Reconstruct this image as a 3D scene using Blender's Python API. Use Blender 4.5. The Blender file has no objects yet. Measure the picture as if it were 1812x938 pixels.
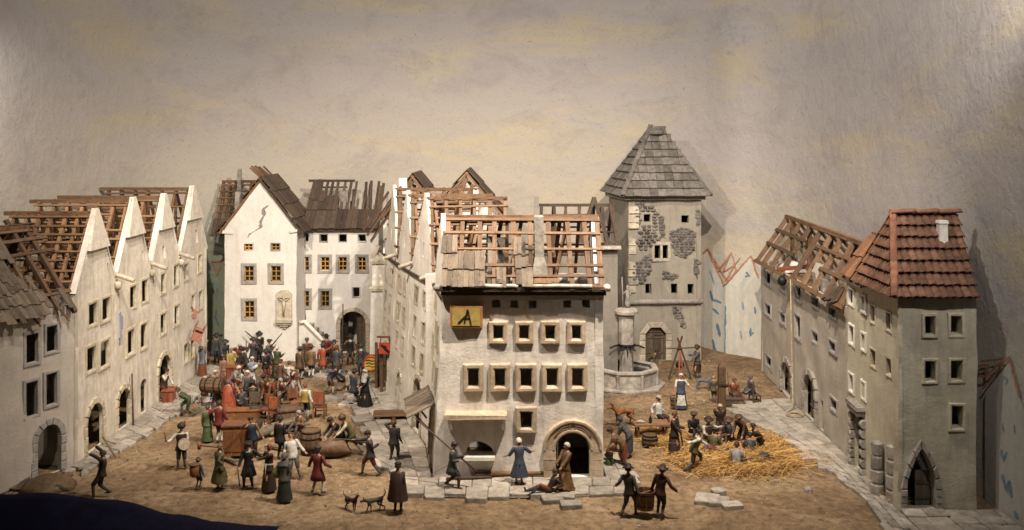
import bpy, bmesh, math, random
from mathutils import Vector, Matrix, noise
from mathutils.geometry import delaunay_2d_cdt

random.seed(7)
scene = bpy.context.scene
COL = scene.collection
V = Vector
R = math.radians

# ------------------------------------------------------------------ camera
F, HC, CX, HY = 1700.0, 12.6, 906.0, 250.0      # focal length in photo pixels, eye height, principal point
cam_d = bpy.data.cameras.new('camera')
cam = bpy.data.objects.new('camera', cam_d)
COL.objects.link(cam)
cam.location = (0, 0, HC)
cam.rotation_euler = (R(90), 0, 0)
cam_d.sensor_width = 36
cam_d.lens = 36 * F / 1812
cam_d.shift_y = -(469 - HY) / 1812
cam_d.clip_start = 0.5
cam_d.clip_end = 300
cam_d.dof.use_dof = True
cam_d.dof.focus_distance = 44
cam_d.dof.aperture_fstop = 0.4
scene.camera = cam

# ------------------------------------------------------------------ light
world = bpy.data.worlds.new('World')
scene.world = world
world.use_nodes = True
bg = world.node_tree.nodes['Background']
bg.inputs[0].default_value = (1.0, 0.86, 0.70, 1)
bg.inputs[1].default_value = 0.012

def lamp(name, loc, target, power, cone, blend, size, color):
    d = bpy.data.lights.new(name, 'SPOT')
    d.energy = power
    d.spot_size = R(cone)
    d.spot_blend = blend
    d.shadow_soft_size = size
    d.color = color
    o = bpy.data.objects.new(name, d)
    COL.objects.link(o)
    o.location = loc
    o.rotation_euler = (V(target) - V(loc)).to_track_quat('-Z', 'Y').to_euler()
    o['label'] = 'display case spotlight above the model town'
    o['category'] = 'lamp'
    return o

WARM = (1.0, 0.85, 0.68)
SOFT = (1.0, 0.93, 0.86)
lamp('spotlight', (-11.0, 29.0, 22.0), (-5.0, 51.0, 2.0), 33000, 84, 0.9, 0.25, WARM)
lamp('spotlight', (6.5, 29.0, 25.0), (0.0, 46.0, 3.0), 46000, 100, 0.85, 0.22, WARM)
lamp('spotlight', (0.0, 30.0, 31.0), (0.5, 62.0, 10.0), 30000, 150, 1.0, 0.45, SOFT)
lamp('spotlight', (12.5, 17.0, 24.0), (16.8, 46.0, 8.0), 17000, 74, 1.0, 0.25, SOFT)
lamp('spotlight', (-13.5, 20.0, 22.0), (-18.5, 43.0, 6.0), 11000, 46, 1.0, 0.25, WARM)
lamp('spotlight', (14.4, 27.0, 20.5), (16.75, 33.2, 17.8), 4500, 62, 1.0, 0.15, SOFT)
lamp('spotlight', (-20.8, 36.5, 16.5), (-22.6, 43.5, 12.0), 3600, 100, 1.0, 0.15, SOFT)

scene.view_settings.view_transform = 'Standard'
scene.view_settings.look = 'None'
scene.view_settings.exposure = -0.12
scene.view_settings.gamma = 1.0
scene.view_settings.use_curve_mapping = False
scene.render.engine = 'CYCLES'
scene.cycles.max_bounces = 6
scene.cycles.use_denoising = True

# ------------------------------------------------------------------ placing
def G(px, py, z=0.0):
    """ground point seen at a photo pixel"""
    y = F * (HC - z) / (py - HY)
    return V(((px - CX) * y / F, y, z))

def at(px, py, Y):
    return V(((px - CX) * Y / F, Y, HC - (py - HY) * Y / F))

def lerp(a, b, t):
    return a + (b - a) * t

# ------------------------------------------------------------------ materials
MATS = {}

def nd(nt, t, **kw):
    n = nt.nodes.new(t)
    for k, v in kw.items():
        setattr(n, k, v)
    return n

def base_mat(key):
    m = bpy.data.materials.new(key)
    m.use_nodes = True
    nt = m.node_tree
    bsdf = nt.nodes['Principled BSDF']
    return m, nt, bsdf

def ramp(nt, stops):
    n = nt.nodes.new('ShaderNodeValToRGB')
    e = n.color_ramp.elements
    while len(e) < len(stops):
        e.new(0.5)
    for i, (p, c) in enumerate(stops):
        e[i].position = p
        e[i].color = (*c, 1) if len(c) == 3 else c
    return n

def mixc(nt, a, b, fac, mode='MIX'):
    n = nt.nodes.new('ShaderNodeMix')
    n.data_type = 'RGBA'
    n.blend_type = mode
    L = nt.links
    for sock, v in ((n.inputs[6], a), (n.inputs[7], b)):
        if isinstance(v, tuple):
            sock.default_value = (*v, 1) if len(v) == 3 else v
        else:
            L.new(v, sock)
    if isinstance(fac, (int, float)):
        n.inputs[0].default_value = fac
    else:
        L.new(fac, n.inputs[0])
    return n.outputs[2]

def noise_tex(nt, vec, scale, detail=6, rough=0.6, dist=0.0):
    n = nt.nodes.new('ShaderNodeTexNoise')
    n.inputs['Scale'].default_value = scale
    n.inputs['Detail'].default_value = detail
    n.inputs['Roughness'].default_value = rough
    n.inputs['Distortion'].default_value = dist
    if vec is not None:
        nt.links.new(vec, n.inputs['Vector'])
    return n.outputs['Fac']

def world_pos(nt, sx=1, sy=1, sz=1):
    g = nt.nodes.new('ShaderNodeNewGeometry')
    mp = nt.nodes.new('ShaderNodeMapping')
    mp.inputs['Scale'].default_value = (sx, sy, sz)
    nt.links.new(g.outputs['Position'], mp.inputs['Vector'])
    return mp.outputs['Vector']

def mulv(nt, a, f):
    n = nt.nodes.new('ShaderNodeMath'); n.operation = 'MULTIPLY'
    nt.links.new(a, n.inputs[0]); n.inputs[1].default_value = f
    return n.outputs[0]

def addv(nt, a, b):
    n = nt.nodes.new('ShaderNodeMath'); n.operation = 'ADD'
    nt.links.new(a, n.inputs[0]); nt.links.new(b, n.inputs[1])
    return n.outputs[0]

def bump(nt, bsdf, h, strength, dist):
    b = nt.nodes.new('ShaderNodeBump')
    b.inputs['Strength'].default_value = strength
    b.inputs['Distance'].default_value = dist
    nt.links.new(h, b.inputs['Height'])
    nt.links.new(b.outputs[0], bsdf.inputs['Normal'])

def plaster(key, col, stain, warm=None, amount=0.5, bmp=0.5):
    """hand-laid painted plaster with brush marks, grime and scuffs"""
    if key in MATS: return MATS[key]
    m, nt, b = base_mat(key)
    L = nt.links
    p = world_pos(nt)
    big = noise_tex(nt, p, 0.55, 5, 0.6, 0.4)
    mid = noise_tex(nt, p, 2.6, 8, 0.68, 0.3)
    ps = world_pos(nt, 3.2, 3.2, 0.55)
    streak = noise_tex(nt, ps, 1.3, 7, 0.65)
    r1 = ramp(nt, [(0.42, (0, 0, 0)), (0.68, (1, 1, 1))]); L.new(mid, r1.inputs[0])
    r2 = ramp(nt, [(0.46, (0, 0, 0)), (0.74, (1, 1, 1))]); L.new(streak, r2.inputs[0])
    c = mixc(nt, col, warm or tuple(x * 0.86 for x in col), big)
    c = mixc(nt, c, stain, mulv(nt, r1.outputs[0], 0.55 * amount))
    c = mixc(nt, c, stain, mulv(nt, r2.outputs[0], 0.75 * amount))
    speck = noise_tex(nt, p, 16, 3, 0.6)
    r3 = ramp(nt, [(0.66, (0, 0, 0)), (0.72, (1, 1, 1))]); L.new(speck, r3.inputs[0])
    c = mixc(nt, c, tuple(x * 0.45 for x in stain), mulv(nt, r3.outputs[0], 0.5 * amount))
    L.new(c, b.inputs['Base Color'])
    b.inputs['Roughness'].default_value = 0.85
    b.inputs['Specular IOR Level'].default_value = 0.25
    fine = noise_tex(nt, p, 9, 8, 0.7, 0.5)
    ph = world_pos(nt, 1.0, 1.0, 2.6)
    brush = noise_tex(nt, ph, 1.5, 7, 0.65, 0.9)
    bump(nt, b, addv(nt, mulv(nt, fine, 0.7), mulv(nt, brush, 0.45)), bmp, 0.06)
    MATS[key] = m
    return m

def wood(key, dark, light, rough=0.75, grain=1.0):
    """timber; grain runs along each piece because the pieces are stretched unit boards"""
    if key in MATS: return MATS[key]
    m, nt, b = base_mat(key)
    L = nt.links
    tc = nt.nodes.new('ShaderNodeTexCoord')
    oi = nt.nodes.new('ShaderNodeObjectInfo')
    mp = nt.nodes.new('ShaderNodeMapping')
    mp.inputs['Scale'].default_value = (9, 9, 1.6)
    L.new(tc.outputs['Generated'], mp.inputs['Vector'])
    off = nt.nodes.new('ShaderNodeVectorMath'); off.operation = 'ADD'
    sc = nt.nodes.new('ShaderNodeMath'); sc.operation = 'MULTIPLY'; sc.inputs[1].default_value = 50
    L.new(oi.outputs['Random'], sc.inputs[0])
    L.new(mp.outputs[0], off.inputs[0]); L.new(sc.outputs[0], off.inputs[1])
    g = noise_tex(nt, off.outputs[0], 1.2, 8, 0.7, 0.6)
    r = ramp(nt, [(0.32, dark), (0.68, light)]); L.new(g, r.inputs[0])
    hsv = nt.nodes.new('ShaderNodeHueSaturation')
    rr = nt.nodes.new('ShaderNodeMapRange')
    rr.inputs[3].default_value = 0.62; rr.inputs[4].default_value = 1.3
    L.new(oi.outputs['Random'], rr.inputs[0]); L.new(rr.outputs[0], hsv.inputs['Value'])
    L.new(r.outputs[0], hsv.inputs['Color'])
    p = world_pos(nt)
    grime = noise_tex(nt, p, 4, 5, 0.6)
    rg = ramp(nt, [(0.5, (0, 0, 0)), (0.75, (1, 1, 1))]); L.new(grime, rg.inputs[0])
    c = mixc(nt, hsv.outputs[0], tuple(x * 0.4 for x in dark), mulv(nt, rg.outputs[0], 0.6))
    L.new(c, b.inputs['Base Color'])
    b.inputs['Roughness'].default_value = rough
    b.inputs['Specular IOR Level'].default_value = 0.3
    bump(nt, b, g, 0.5 * grain, 0.03)
    MATS[key] = m
    return m

def stone(key, col, dark, scale=3.0, bmp=0.6, var=0.35):
    if key in MATS: return MATS[key]
    m, nt, b = base_mat(key)
    L = nt.links
    p = world_pos(nt)
    oi = nt.nodes.new('ShaderNodeObjectInfo')
    n1 = noise_tex(nt, p, scale, 8, 0.7, 0.3)
    r = ramp(nt, [(0.3, dark), (0.66, col)]); L.new(n1, r.inputs[0])
    hsv = nt.nodes.new('ShaderNodeHueSaturation')
    rr = nt.nodes.new('ShaderNodeMapRange')
    rr.inputs[3].default_value = 1 - var; rr.inputs[4].default_value = 1 + var * 0.6
    L.new(oi.outputs['Random'], rr.inputs[0]); L.new(rr.outputs[0], hsv.inputs['Value'])
    L.new(r.outputs[0], hsv.inputs['Color'])
    L.new(hsv.outputs[0], b.inputs['Base Color'])
    b.inputs['Roughness'].default_value = 0.88
    b.inputs['Specular IOR Level'].default_value = 0.25
    n2 = noise_tex(nt, p, scale * 5, 8, 0.7)
    bump(nt, b, addv(nt, n1, mulv(nt, n2, 0.5)), bmp, 0.05)
    MATS[key] = m
    return m

def paint(col, rough=0.6, metal=0.0, var=0.3):
    """hand-painted figure colour, slightly uneven, with a dark wash in it"""
    key = 'paint_%.3f_%.3f_%.3f_%.2f_%.1f' % (*col, rough, metal)
    if key in MATS: return MATS[key]
    m, nt, b = base_mat(key)
    L = nt.links
    tc = nt.nodes.new('ShaderNodeTexCoord')
    n1 = noise_tex(nt, tc.outputs['Object'], 7, 6, 0.65, 0.2)
    r = ramp(nt, [(0.36, tuple(c * (1 - 1.6 * var) for c in col)), (0.62, col), (0.8, tuple(min(1, c * 1.25 + 0.01) for c in col))])
    L.new(n1, r.inputs[0])
    L.new(r.outputs[0], b.inputs['Base Color'])
    b.inputs['Roughness'].default_value = rough
    b.inputs['Metallic'].default_value = metal
    b.inputs['Specular IOR Level'].default_value = 0.35
    n2 = noise_tex(nt, tc.outputs['Object'], 26, 4, 0.6)
    bump(nt, b, n2, 0.35, 0.015)
    MATS[key] = m
    return m

# ------------------------------------------------------------------ objects
WM = {}      # world matrix of every object, kept by hand

def tag(o, label=None, cat=None, group=None, kind=None):
    if label: o['label'] = label
    if cat: o['category'] = cat
    if group: o['group'] = group
    if kind: o['kind'] = kind
    return o

def empty(name, loc, label, cat, group=None, rz=0.0):
    o = bpy.data.objects.new(name, None)
    o.empty_display_size = 0.3
    COL.objects.link(o)
    o.location = loc
    o.rotation_euler = (0, 0, rz)
    WM[o] = Matrix.Translation(V(loc)) @ Matrix.Rotation(rz, 4, 'Z')
    return tag(o, label, cat, group)

class MB:
    def __init__(s):
        s.v, s.f, s.mi, s.sm = [], [], [], []
    def add(s, verts, faces, mi=0, sm=False):
        k = len(s.v)
        s.v += [V(p) for p in verts]
        for f in faces:
            s.f.append([i + k for i in f]); s.mi.append(mi); s.sm.append(sm)
        return k
    def box(s, c, size, rot=None, mi=0, jit=0.0):
        c = V(c); hx, hy, hz = size[0] / 2, size[1] / 2, size[2] / 2
        pts = [V((x, y, z)) for z in (-hz, hz) for y in (-hy, hy) for x in (-hx, hx)]
        if jit: pts = [p + V((random.uniform(-jit, jit), random.uniform(-jit, jit), random.uniform(-jit, jit))) for p in pts]
        if rot is not None: pts = [rot @ p for p in pts]
        s.add([c + p for p in pts], [(0, 2, 3, 1), (4, 5, 7, 6), (0, 1, 5, 4), (2, 6, 7, 3), (0, 4, 6, 2), (1, 3, 7, 5)], mi)
        return s
    def beam(s, a, b, w, h, mi=0, up=None, jit=0.0):
        a, b = V(a), V(b)
        rot, L = frame(a, b, up)
        s.box((a + b) / 2, (w, h, L), rot, mi, jit)
        return s
    def rings(s, rs, mi=0, closed=True, cap0=True, cap1=True, sm=True):
        n = len(rs[0]); k = len(s.v)
        for r in rs: s.v += [V(p) for p in r]
        m = n if closed else n - 1
        for i in range(len(rs) - 1):
            for j in range(m):
                a = k + i * n + j; b = k + i * n + (j + 1) % n
                s.f.append([a, b, b + n, a + n]); s.mi.append(mi); s.sm.append(sm)
        if closed and cap0: s.f.append([k + j for j in range(n)][::-1]); s.mi.append(mi); s.sm.append(False)
        if closed and cap1: s.f.append([k + (len(rs) - 1) * n + j for j in range(n)]); s.mi.append(mi); s.sm.append(False)
        return s
    def tube(s, pts, rad, n=8, mi=0, caps=True, sm=True, flat=1.0):
        pts = [V(p) for p in pts]
        if isinstance(rad, (int, float)): rad = [rad] * len(pts)
        rs = []
        up = None
        for i, p in enumerate(pts):
            d = (pts[min(i + 1, len(pts) - 1)] - pts[max(i - 1, 0)])
            if d.length < 1e-6: d = V((0, 0, 1))
            d.normalize()
            if up is None:
                up = V((0, 0, 1)) if abs(d.z) < 0.9 else V((1, 0, 0))
            x = d.cross(up).normalized(); up = x.cross(d).normalized()
            rs.append([p + x * math.cos(2 * math.pi * j / n) * rad[i] + up * math.sin(2 * math.pi * j / n) * rad[i] * flat for j in range(n)])
        return s.rings(rs, mi, True, caps, caps, sm)
    def lathe(s, c, prof, n=16, mi=0, sm=True, cap0=True, cap1=True, wob=0.0):
        c = V(c)
        rs = []
        for (r, z) in prof:
            rs.append([c + V((math.cos(2 * math.pi * j / n) * r * (1 + wob * math.sin(3 * j + z)), math.sin(2 * math.pi * j / n) * r * (1 + wob * math.sin(3 * j + z)), z)) for j in range(n)])
        return s.rings(rs, mi, True, cap0, cap1, sm)
    def prism(s, poly, ext, mi=0):
        """poly: 3d loop, ext: vector"""
        n = len(poly); poly = [V(p) for p in poly]; ext = V(ext)
        f = [list(range(n)), [n + i for i in range(n)][::-1]] + [[i, i + n, (i + 1) % n + n, (i + 1) % n] for i in range(n)]
        s.add(poly + [p + ext for p in poly], f, mi)
        return s

def frame(a, b, up=None):
    d = b - a; L = d.length; d = d.normalized()
    u = V(up) if up is not None else (V((0, 0, 1)) if abs(d.z) < 0.95 else V((0, 1, 0)))
    x = u.cross(d).normalized() if u.cross(d).length > 1e-5 else V((1, 0, 0))
    y = d.cross(x).normalized()
    return Matrix((x, y, d)).transposed(), L

def mesh_of(mb, mats, name, recalc=True):
    me = bpy.data.meshes.new(name)
    me.from_pydata([tuple(p) for p in mb.v], [], mb.f)
    for m in (mats if isinstance(mats, (list, tuple)) else [mats]): me.materials.append(m)
    me.polygons.foreach_set('material_index', mb.mi)
    me.polygons.foreach_set('use_smooth', mb.sm)
    if recalc:
        bm = bmesh.new(); bm.from_mesh(me)
        bmesh.ops.recalc_face_normals(bm, faces=bm.faces)
        bm.to_mesh(me); bm.free()
    me.update()
    return me

def obj(name, mb, mats, parent=None, local=False, recalc=True):
    """one mesh object; vertices are in world space (or in the parent's space when local)"""
    lo = V((min(p.x for p in mb.v), min(p.y for p in mb.v), min(p.z for p in mb.v)))
    hi = V((max(p.x for p in mb.v), max(p.y for p in mb.v), max(p.z for p in mb.v)))
    c = V(((lo.x + hi.x) / 2, (lo.y + hi.y) / 2, lo.z))
    for i in range(len(mb.v)): mb.v[i] = mb.v[i] - c
    o = bpy.data.objects.new(name, mesh_of(mb, mats, name, recalc))
    COL.objects.link(o)
    o.location = c
    if parent is not None:
        o.parent = parent
        if local:
            WM[o] = WM[parent] @ Matrix.Translation(c)
        else:
            o.matrix_parent_inverse = WM[parent].inverted()
            WM[o] = Matrix.Translation(c)
    else:
        WM[o] = Matrix.Translation(c)
    return o

UNIT = {}

def unit_mesh(mat, kind='beam'):
    """a few slightly irregular unit boards per material, shared by all pieces"""
    k = (mat.name, kind)
    if k not in UNIT:
        rnd = random.Random(str(k))
        lst = []
        for q in range(5):
            mb = MB()
            if kind == 'tile':      # curved roof tile, width x, length z (down-slope), arch up y
                n = 7; rs = []
                for z, lift, wd in ((-0.5, 0.0, 1.0), (0.5, 0.10, 1.04)):
                    row = []
                    for j in range(n):
                        a = math.pi * j / (n - 1)
                        row.append(V((-math.cos(a) * 0.5 * wd, math.sin(a) * 0.8 + lift + rnd.uniform(-.02, .02), z + rnd.uniform(-.02, .02))))
                    for j in range(n):
                        a = math.pi * (n - 1 - j) / (n - 1)
                        row.append(V((-math.cos(a) * 0.36 * wd, math.sin(a) * 0.52 + lift, z)))
                    rs.append(row)
                mb.rings(rs, 0, True, True, True, True)
            else:
                j = {'beam': 0.045, 'board': 0.03, 'slab': 0.06}[kind]
                jz = 0.012
                pts = []
                for z in (-0.5, 0.0, 0.5):
                    bx, by = (rnd.uniform(-j, j), rnd.uniform(-j, j)) if z == 0 else (0, 0)
                    for (x, y) in ((-.5, -.5), (.5, -.5), (.5, .5), (-.5, .5)):
                        pts.append(V((x + bx + rnd.uniform(-j, j), y + by + rnd.uniform(-j, j), z + rnd.uniform(-jz, jz))))
                mb.rings([pts[0:4], pts[4:8], pts[8:12]], 0, True, True, True, False)
            lst.append(mesh_of(mb, mat, kind))
        UNIT[k] = lst
    return random.choice(UNIT[k])

def piece(name, mat, c, rot, size, parent, kind='beam'):
    """a shared unit board placed as an object of its own: size is x, y and length z along rot's third axis"""
    o = bpy.data.objects.new(name, unit_mesh(mat, kind))
    COL.objects.link(o)
    m = Matrix.Translation(V(c)) @ rot.to_4x4() @ Matrix.Diagonal((*size, 1))
    o.matrix_basis = m
    if parent is not None:
        o.parent = parent
        o.matrix_parent_inverse = WM[parent].inverted()
    WM[o] = m
    return o

def beam(name, mat, a, b, w, h, parent, up=None, kind='beam'):
    a, b = V(a), V(b)
    rot, L = frame(a, b, up)
    return piece(name, mat, (a + b) / 2, rot, (w, h, L), parent, kind)

# ------------------------------------------------------------------ walls with real openings
def inside(poly, x, y):
    c = False; j = len(poly) - 1
    for i in range(len(poly)):
        xi, yi = poly[i]; xj, yj = poly[j]
        if (yi > y) != (yj > y) and x < (xj - xi) * (y - yi) / (yj - yi) + xi: c = not c
        j = i
    return c

def resample(loop, step):
    out = []
    for i in range(len(loop)):
        a, b = loop[i], loop[(i + 1) % len(loop)]
        L = math.hypot(b[0] - a[0], b[1] - a[1]); n = max(1, int(L / step))
        for k in range(n): out.append((a[0] + (b[0] - a[0]) * k / n, a[1] + (b[1] - a[1]) * k / n))
    return out

class Wall:
    """a wall plane from p0 to p1 (left to right seen from outside)"""
    def __init__(s, p0, p1, z0=0.0, lean=0.0):
        s.lean = lean
        s.o = V((p0[0], p0[1], z0)); e = V((p1[0], p1[1], z0))
        s.L = (e - s.o).length
        s.d = (e - s.o).normalized()
        s.n = V((s.d.y, -s.d.x, 0))
        s.rot = Matrix((s.d, V((0, 0, 1)), s.n)).transposed()
    def p(s, u, v, w=0.0):
        return s.o + s.d * u + V((0, 0, v)) + s.n * (w - s.lean * v)
    def uv(s, px, py):
        ray = V(((px - CX) / F, 1, -(py - HY) / F))
        c = V((0, 0, HC))
        t = (s.o - c).dot(s.n) / ray.dot(s.n)
        q = c + ray * t - s.o
        return q.dot(s.d), q.z
    def rect(s, x0, y0, x1, y1):
        """upright rectangle on the wall whose middle and size match a photo box"""
        xm, ym = (x0 + x1) / 2, (y0 + y1) / 2
        ua, ub = s.uv(x0, ym)[0], s.uv(x1, ym)[0]
        va, vb = s.uv(xm, y1)[1], s.uv(xm, y0)[1]
        return (min(ua, ub), va, max(ua, ub), vb)
    def build(s, name, parent, outline, holes, mat, thick=0.3, jit=0.03, step=0.42, seed=0):
        V2 = []; E = []
        def loop(lp, st):
            l = resample(lp, st); k = len(V2)
            V2.extend(V((a, b)) for a, b in l)
            E.extend((k + i, k + (i + 1) % len(l)) for i in range(len(l)))
        loop(outline, step)
        for h in holes: loop(h, 0.6)
        us = [p[0] for p in outline]; vs = [p[1] for p in outline]
        rnd = random.Random(seed + 11)
        boxes = [(min(p[0] for p in h) - .08, min(p[1] for p in h) - .08, max(p[0] for p in h) + .08, max(p[1] for p in h) + .08) for h in holes]
        u = min(us) + step / 2
        while u < max(us):
            v = min(vs) + step / 2
            while v < max(vs):
                a, b = u + rnd.uniform(-.12, .12), v + rnd.uniform(-.12, .12)
                if inside(outline, a, b) and not any(x0 < a < x1 and y0 < b < y1 for x0, y0, x1, y1 in boxes):
                    V2.append(V((a, b)))
                v += step
            u += step
        vo, eo, fo = delaunay_2d_cdt(V2, E, [], 0, 1e-4)[:3]
        tri = []
        for f in fo:
            cx = sum(vo[i].x for i in f) / len(f); cy = sum(vo[i].y for i in f) / len(f)
            if not inside(outline, cx, cy): continue
            if any(x0 < cx < x1 and y0 < cy < y1 and inside(h, cx, cy) for h, (x0, y0, x1, y1) in zip(holes, boxes)): continue
            tri.append(list(f))
        mb = MB()
        front = []; back = []
        for q in vo:
            w = jit * (noise.noise(V((q.x * 0.9 + seed * 7.3, q.y * 0.9, 1.7))) * 1.6 + 0.5 * noise.noise(V((q.x * 3 + seed, q.y * 3, 4.2))))
            ku = q.x + .05 * noise.noise(V((q.x * 1.3 + seed * 3.1, q.y * 1.3, 9.0))); kv = q.y + .05 * noise.noise(V((q.x * 1.3 + seed, q.y * 1.3, 15.0))) * min(1, q.y)
            front.append(s.p(ku, kv, w)); back.append(s.p(ku, kv, -thick))
        mb.add(front, tri, 0, True)
        mb.add(back, [t[::-1] for t in tri], 0, False)
        cnt = {}
        for t in tri:
            for i in range(len(t)):
                e = (t[i], t[(i + 1) % len(t)])
                cnt[tuple(sorted(e))] = cnt.get(tuple(sorted(e)), 0) + 1
        sv = []; sf = []
        for t in tri:
            for i in range(len(t)):
                e = (t[i], t[(i + 1) % len(t)])
                if cnt[tuple(sorted(e))] == 1:
                    k = len(sv)
                    sv += [front[e[0]], front[e[1]], back[e[1]], back[e[0]]]
                    sf.append([k + 3, k + 2, k + 1, k])
        mb.add(sv, sf, 0, False)
        return obj(name, mb, mat, parent, recalc=False)

def rect_loop(r):
    return [(r[0], r[1]), (r[2], r[1]), (r[2], r[3]), (r[0], r[3])]

def arch_loop(r, rise=None, pointed=False, n=10):
    """opening with an arched head: r = u0, v0, u1, v1"""
    u0, v0, u1, v1 = r
    hw = (u1 - u0) / 2; um = (u0 + u1) / 2
    rise = hw if rise is None else rise
    pts = [(u0, v0), (u1, v0)]
    for i in range(n + 1):
        if pointed:
            t = i / n
            q = t * 2 if t <= .5 else (1 - t) * 2
            x = hw * (1 - q * q); y = rise * q
            pts.append((um + (x if t <= .5 else -x), v1 - rise + y))
        else:
            a = math.pi * i / n
            pts.append((um + math.cos(a) * hw, v1 - rise + math.sin(a) * rise))
    return pts

def frame_ring(W, r, fw, proud, mat, parent, name='window', back=0.12, sill=None):
    """a moulded frame round a rectangular opening"""
    u0, v0, u1, v1 = r
    mb = MB()
    jj = lambda: random.uniform(-.012, .012)
    def loop(e, w): return [W.p(u0 - e + jj(), v0 - e + jj(), w), W.p(u1 + e + jj(), v0 - e + jj(), w), W.p(u1 + e + jj(), v1 + e + jj(), w), W.p(u0 - e + jj(), v1 + e + jj(), w)]
    rs = [loop(fw, -.05), loop(fw, proud * .75), loop(fw * .8, proud), loop(fw * .25, proud), loop(0.0, proud * .7), loop(-.012, -back)]
    mb.rings(rs, 0, True, False, False, False)
    o = obj(name, mb, mat, parent)
    return o

def casement(W, r, parent, mat, pane_mat, cols=2, rows=3, depth=0.14):
    u0, v0, u1, v1 = r
    mb = MB(); t = min(0.06, (u1 - u0) * .1)
    w = -depth
    for (a, b, c, d) in ((u0, v0, u0 + t, v1), (u1 - t, v0, u1, v1), (u0, v0, u1, v0 + t), (u0, v1 - t, u1, v1)):
        mb.box(W.p((a + c) / 2, (b + d) / 2, w), (c - a, d - b, .06), W.rot)
    for k in range(1, cols):
        u = u0 + (u1 - u0) * k / cols; mb.box(W.p(u, (v0 + v1) / 2, w + .012), (t * .9, v1 - v0, .06), W.rot)
    for k in range(1, rows):
        v = v0 + (v1 - v0) * k / rows; mb.box(W.p((u0 + u1) / 2, v, w + .006), (u1 - u0, t * .8, .06), W.rot)
    c = obj('casement', mb, mat, parent)
    mb = MB(); mb.box(W.p((u0 + u1) / 2, (v0 + v1) / 2, w - .03), (u1 - u0, v1 - v0, .012), W.rot)
    obj('pane', mb, pane_mat, parent)
    return c

def arch_stones(W, r, width, proud, mat, parent, n=7, jambs=4, rise=None, pointed=False, name='stone', gap=0.02, back=0.1):
    """separate jamb blocks and wedge stones round an arched opening"""
    u0, v0, u1, v1 = r
    hw = (u1 - u0) / 2; um = (u0 + u1) / 2
    rise = hw if rise is None else rise
    spring = v1 - rise
    def blk(quad):
        c = V((sum(q[0] for q in quad) / 4, sum(q[1] for q in quad) / 4))
        pr = proud * random.uniform(.8, 1.25)
        def lp(sh, w): return [W.p(c.x + (q[0] - c.x) * sh, c.y + (q[1] - c.y) * sh, w) for q in quad]
        mb = MB(); mb.rings([lp(1, -back), lp(1, pr * .7), lp(.86, pr)], 0, True, True, True, False)
        obj(name, mb, mat, parent)
    for sgn, e in ((-1, u0), (1, u1)):
        for k in range(jambs):
            a = v0 + (spring - v0) * k / jambs; b = v0 + (spring - v0) * (k + 1) / jambs - gap
            w = width * random.uniform(.9, 1.1)
            q = [(e, a), (e + sgn * w, a), (e + sgn * w, b), (e, b)]
            blk(q if sgn > 0 else q[::-1])
    def pt(t, off):
        if pointed:
            q = t * 2 if t <= .5 else (1 - t) * 2
            x = hw * (1 - q * q) + off * (1 - q); y = rise * q
            return (um + (x if t <= .5 else -x), spring + y + off * 1.5 * q)
        a = math.pi * t
        return (um + math.cos(a) * (hw + off), spring + math.sin(a) * (rise + off))
    for k in range(n):
        t0, t1 = k / n + .006, (k + 1) / n - .006
        blk([pt(t0, 0), pt(t0, width), pt(t1, width), pt(t1, 0)])

def door_leaf(W, r, parent, mat, n=4, depth=0.2, ajar=0.0, side=0, name='door', dark=None, arch=None):
    """planked leaf standing in an opening; ajar turns it inwards about one jamb; the plank heads follow the arch"""
    u0, v0, u1, v1 = r
    w = (u1 - u0) / n
    hinge = W.p(u0 if side == 0 else u1, v0, -depth)
    ang = ajar if side == 0 else -ajar
    M = Matrix.Rotation(ang, 3, 'Z')
    root = None
    for k in range(n):
        u = u0 + w * (k + .5)
        top = v1
        if arch: top = v1 - arch + math.sqrt(max(0.02, 1 - ((u - (u0 + u1) / 2) / ((u1 - u0) / 2)) ** 2)) * arch - .02
        c = hinge + M @ (W.p(u, (v0 + top) / 2, -depth) - hinge)
        rot = M @ Matrix((W.d, -W.n, V((0, 0, 1)))).transposed()
        if root is None:
            mb = MB()
            for vv in (v0 + (v1 - v0) * .22, v0 + (v1 - v0) * .66):
                cc = hinge + M @ (W.p((u0 + u1) / 2, vv, -depth + .045) - hinge)
                mb.box(cc, (u1 - u0 - .04, .04, .09), M @ Matrix((W.d, -W.n, V((0, 0, 1)))).transposed())
            root = obj(name, mb, mat, parent)
        piece('plank', mat, c, rot, (w * .96, .05, top - v0), root, 'board')
    return root

# ------------------------------------------------------------------ open timber roofs
class Slope:
    """one roof slope: ridge r0-r1, eave e0-e1; t along, s down"""
    def __init__(s, r0, r1, e0, e1):
        s.r0, s.r1, s.e0, s.e1 = V(r0), V(r1), V(e0), V(e1)
        n = (s.r1 - s.r0).cross(s.e0 - s.r0)
        if n.length < 1e-6: n = (s.e1 - s.e0).cross(s.e0 - s.r0)
        s.n = n.normalized() if n.z > 0 else -n.normalized()
        s.ax = (s.e1 - s.e0).normalized()
        s.len = ((s.e0 - s.r0).length + (s.e1 - s.r1).length) / 2
        s.width = (s.e1 - s.e0).length
    def p(s, t, q, w=0.0):
        return lerp(lerp(s.r0, s.r1, t), lerp(s.e0, s.e1, t), q) + s.n * w

def roof_part(parent, a, b, mat, w=.14, h=.16):
    mb = MB(); mb.beam(a, b, w, h, jit=.01)
    return obj('roof', mb, mat, parent)

def rafters(S, roof, mat, ts, s0=0.0, s1=1.02, w=.12, h=.13, jit=.03):
    for t in ts:
        if isinstance(t, tuple): t, a, b = t
        else: a, b = s0, s1
        j = random.uniform(-jit, jit)
        beam('rafter', mat, S.p(t + j * .3, a, -.07), S.p(t + j * .3 + random.uniform(-.006, .006), b, -.07), w * random.uniform(.85, 1.15), h, roof, S.n)

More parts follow.
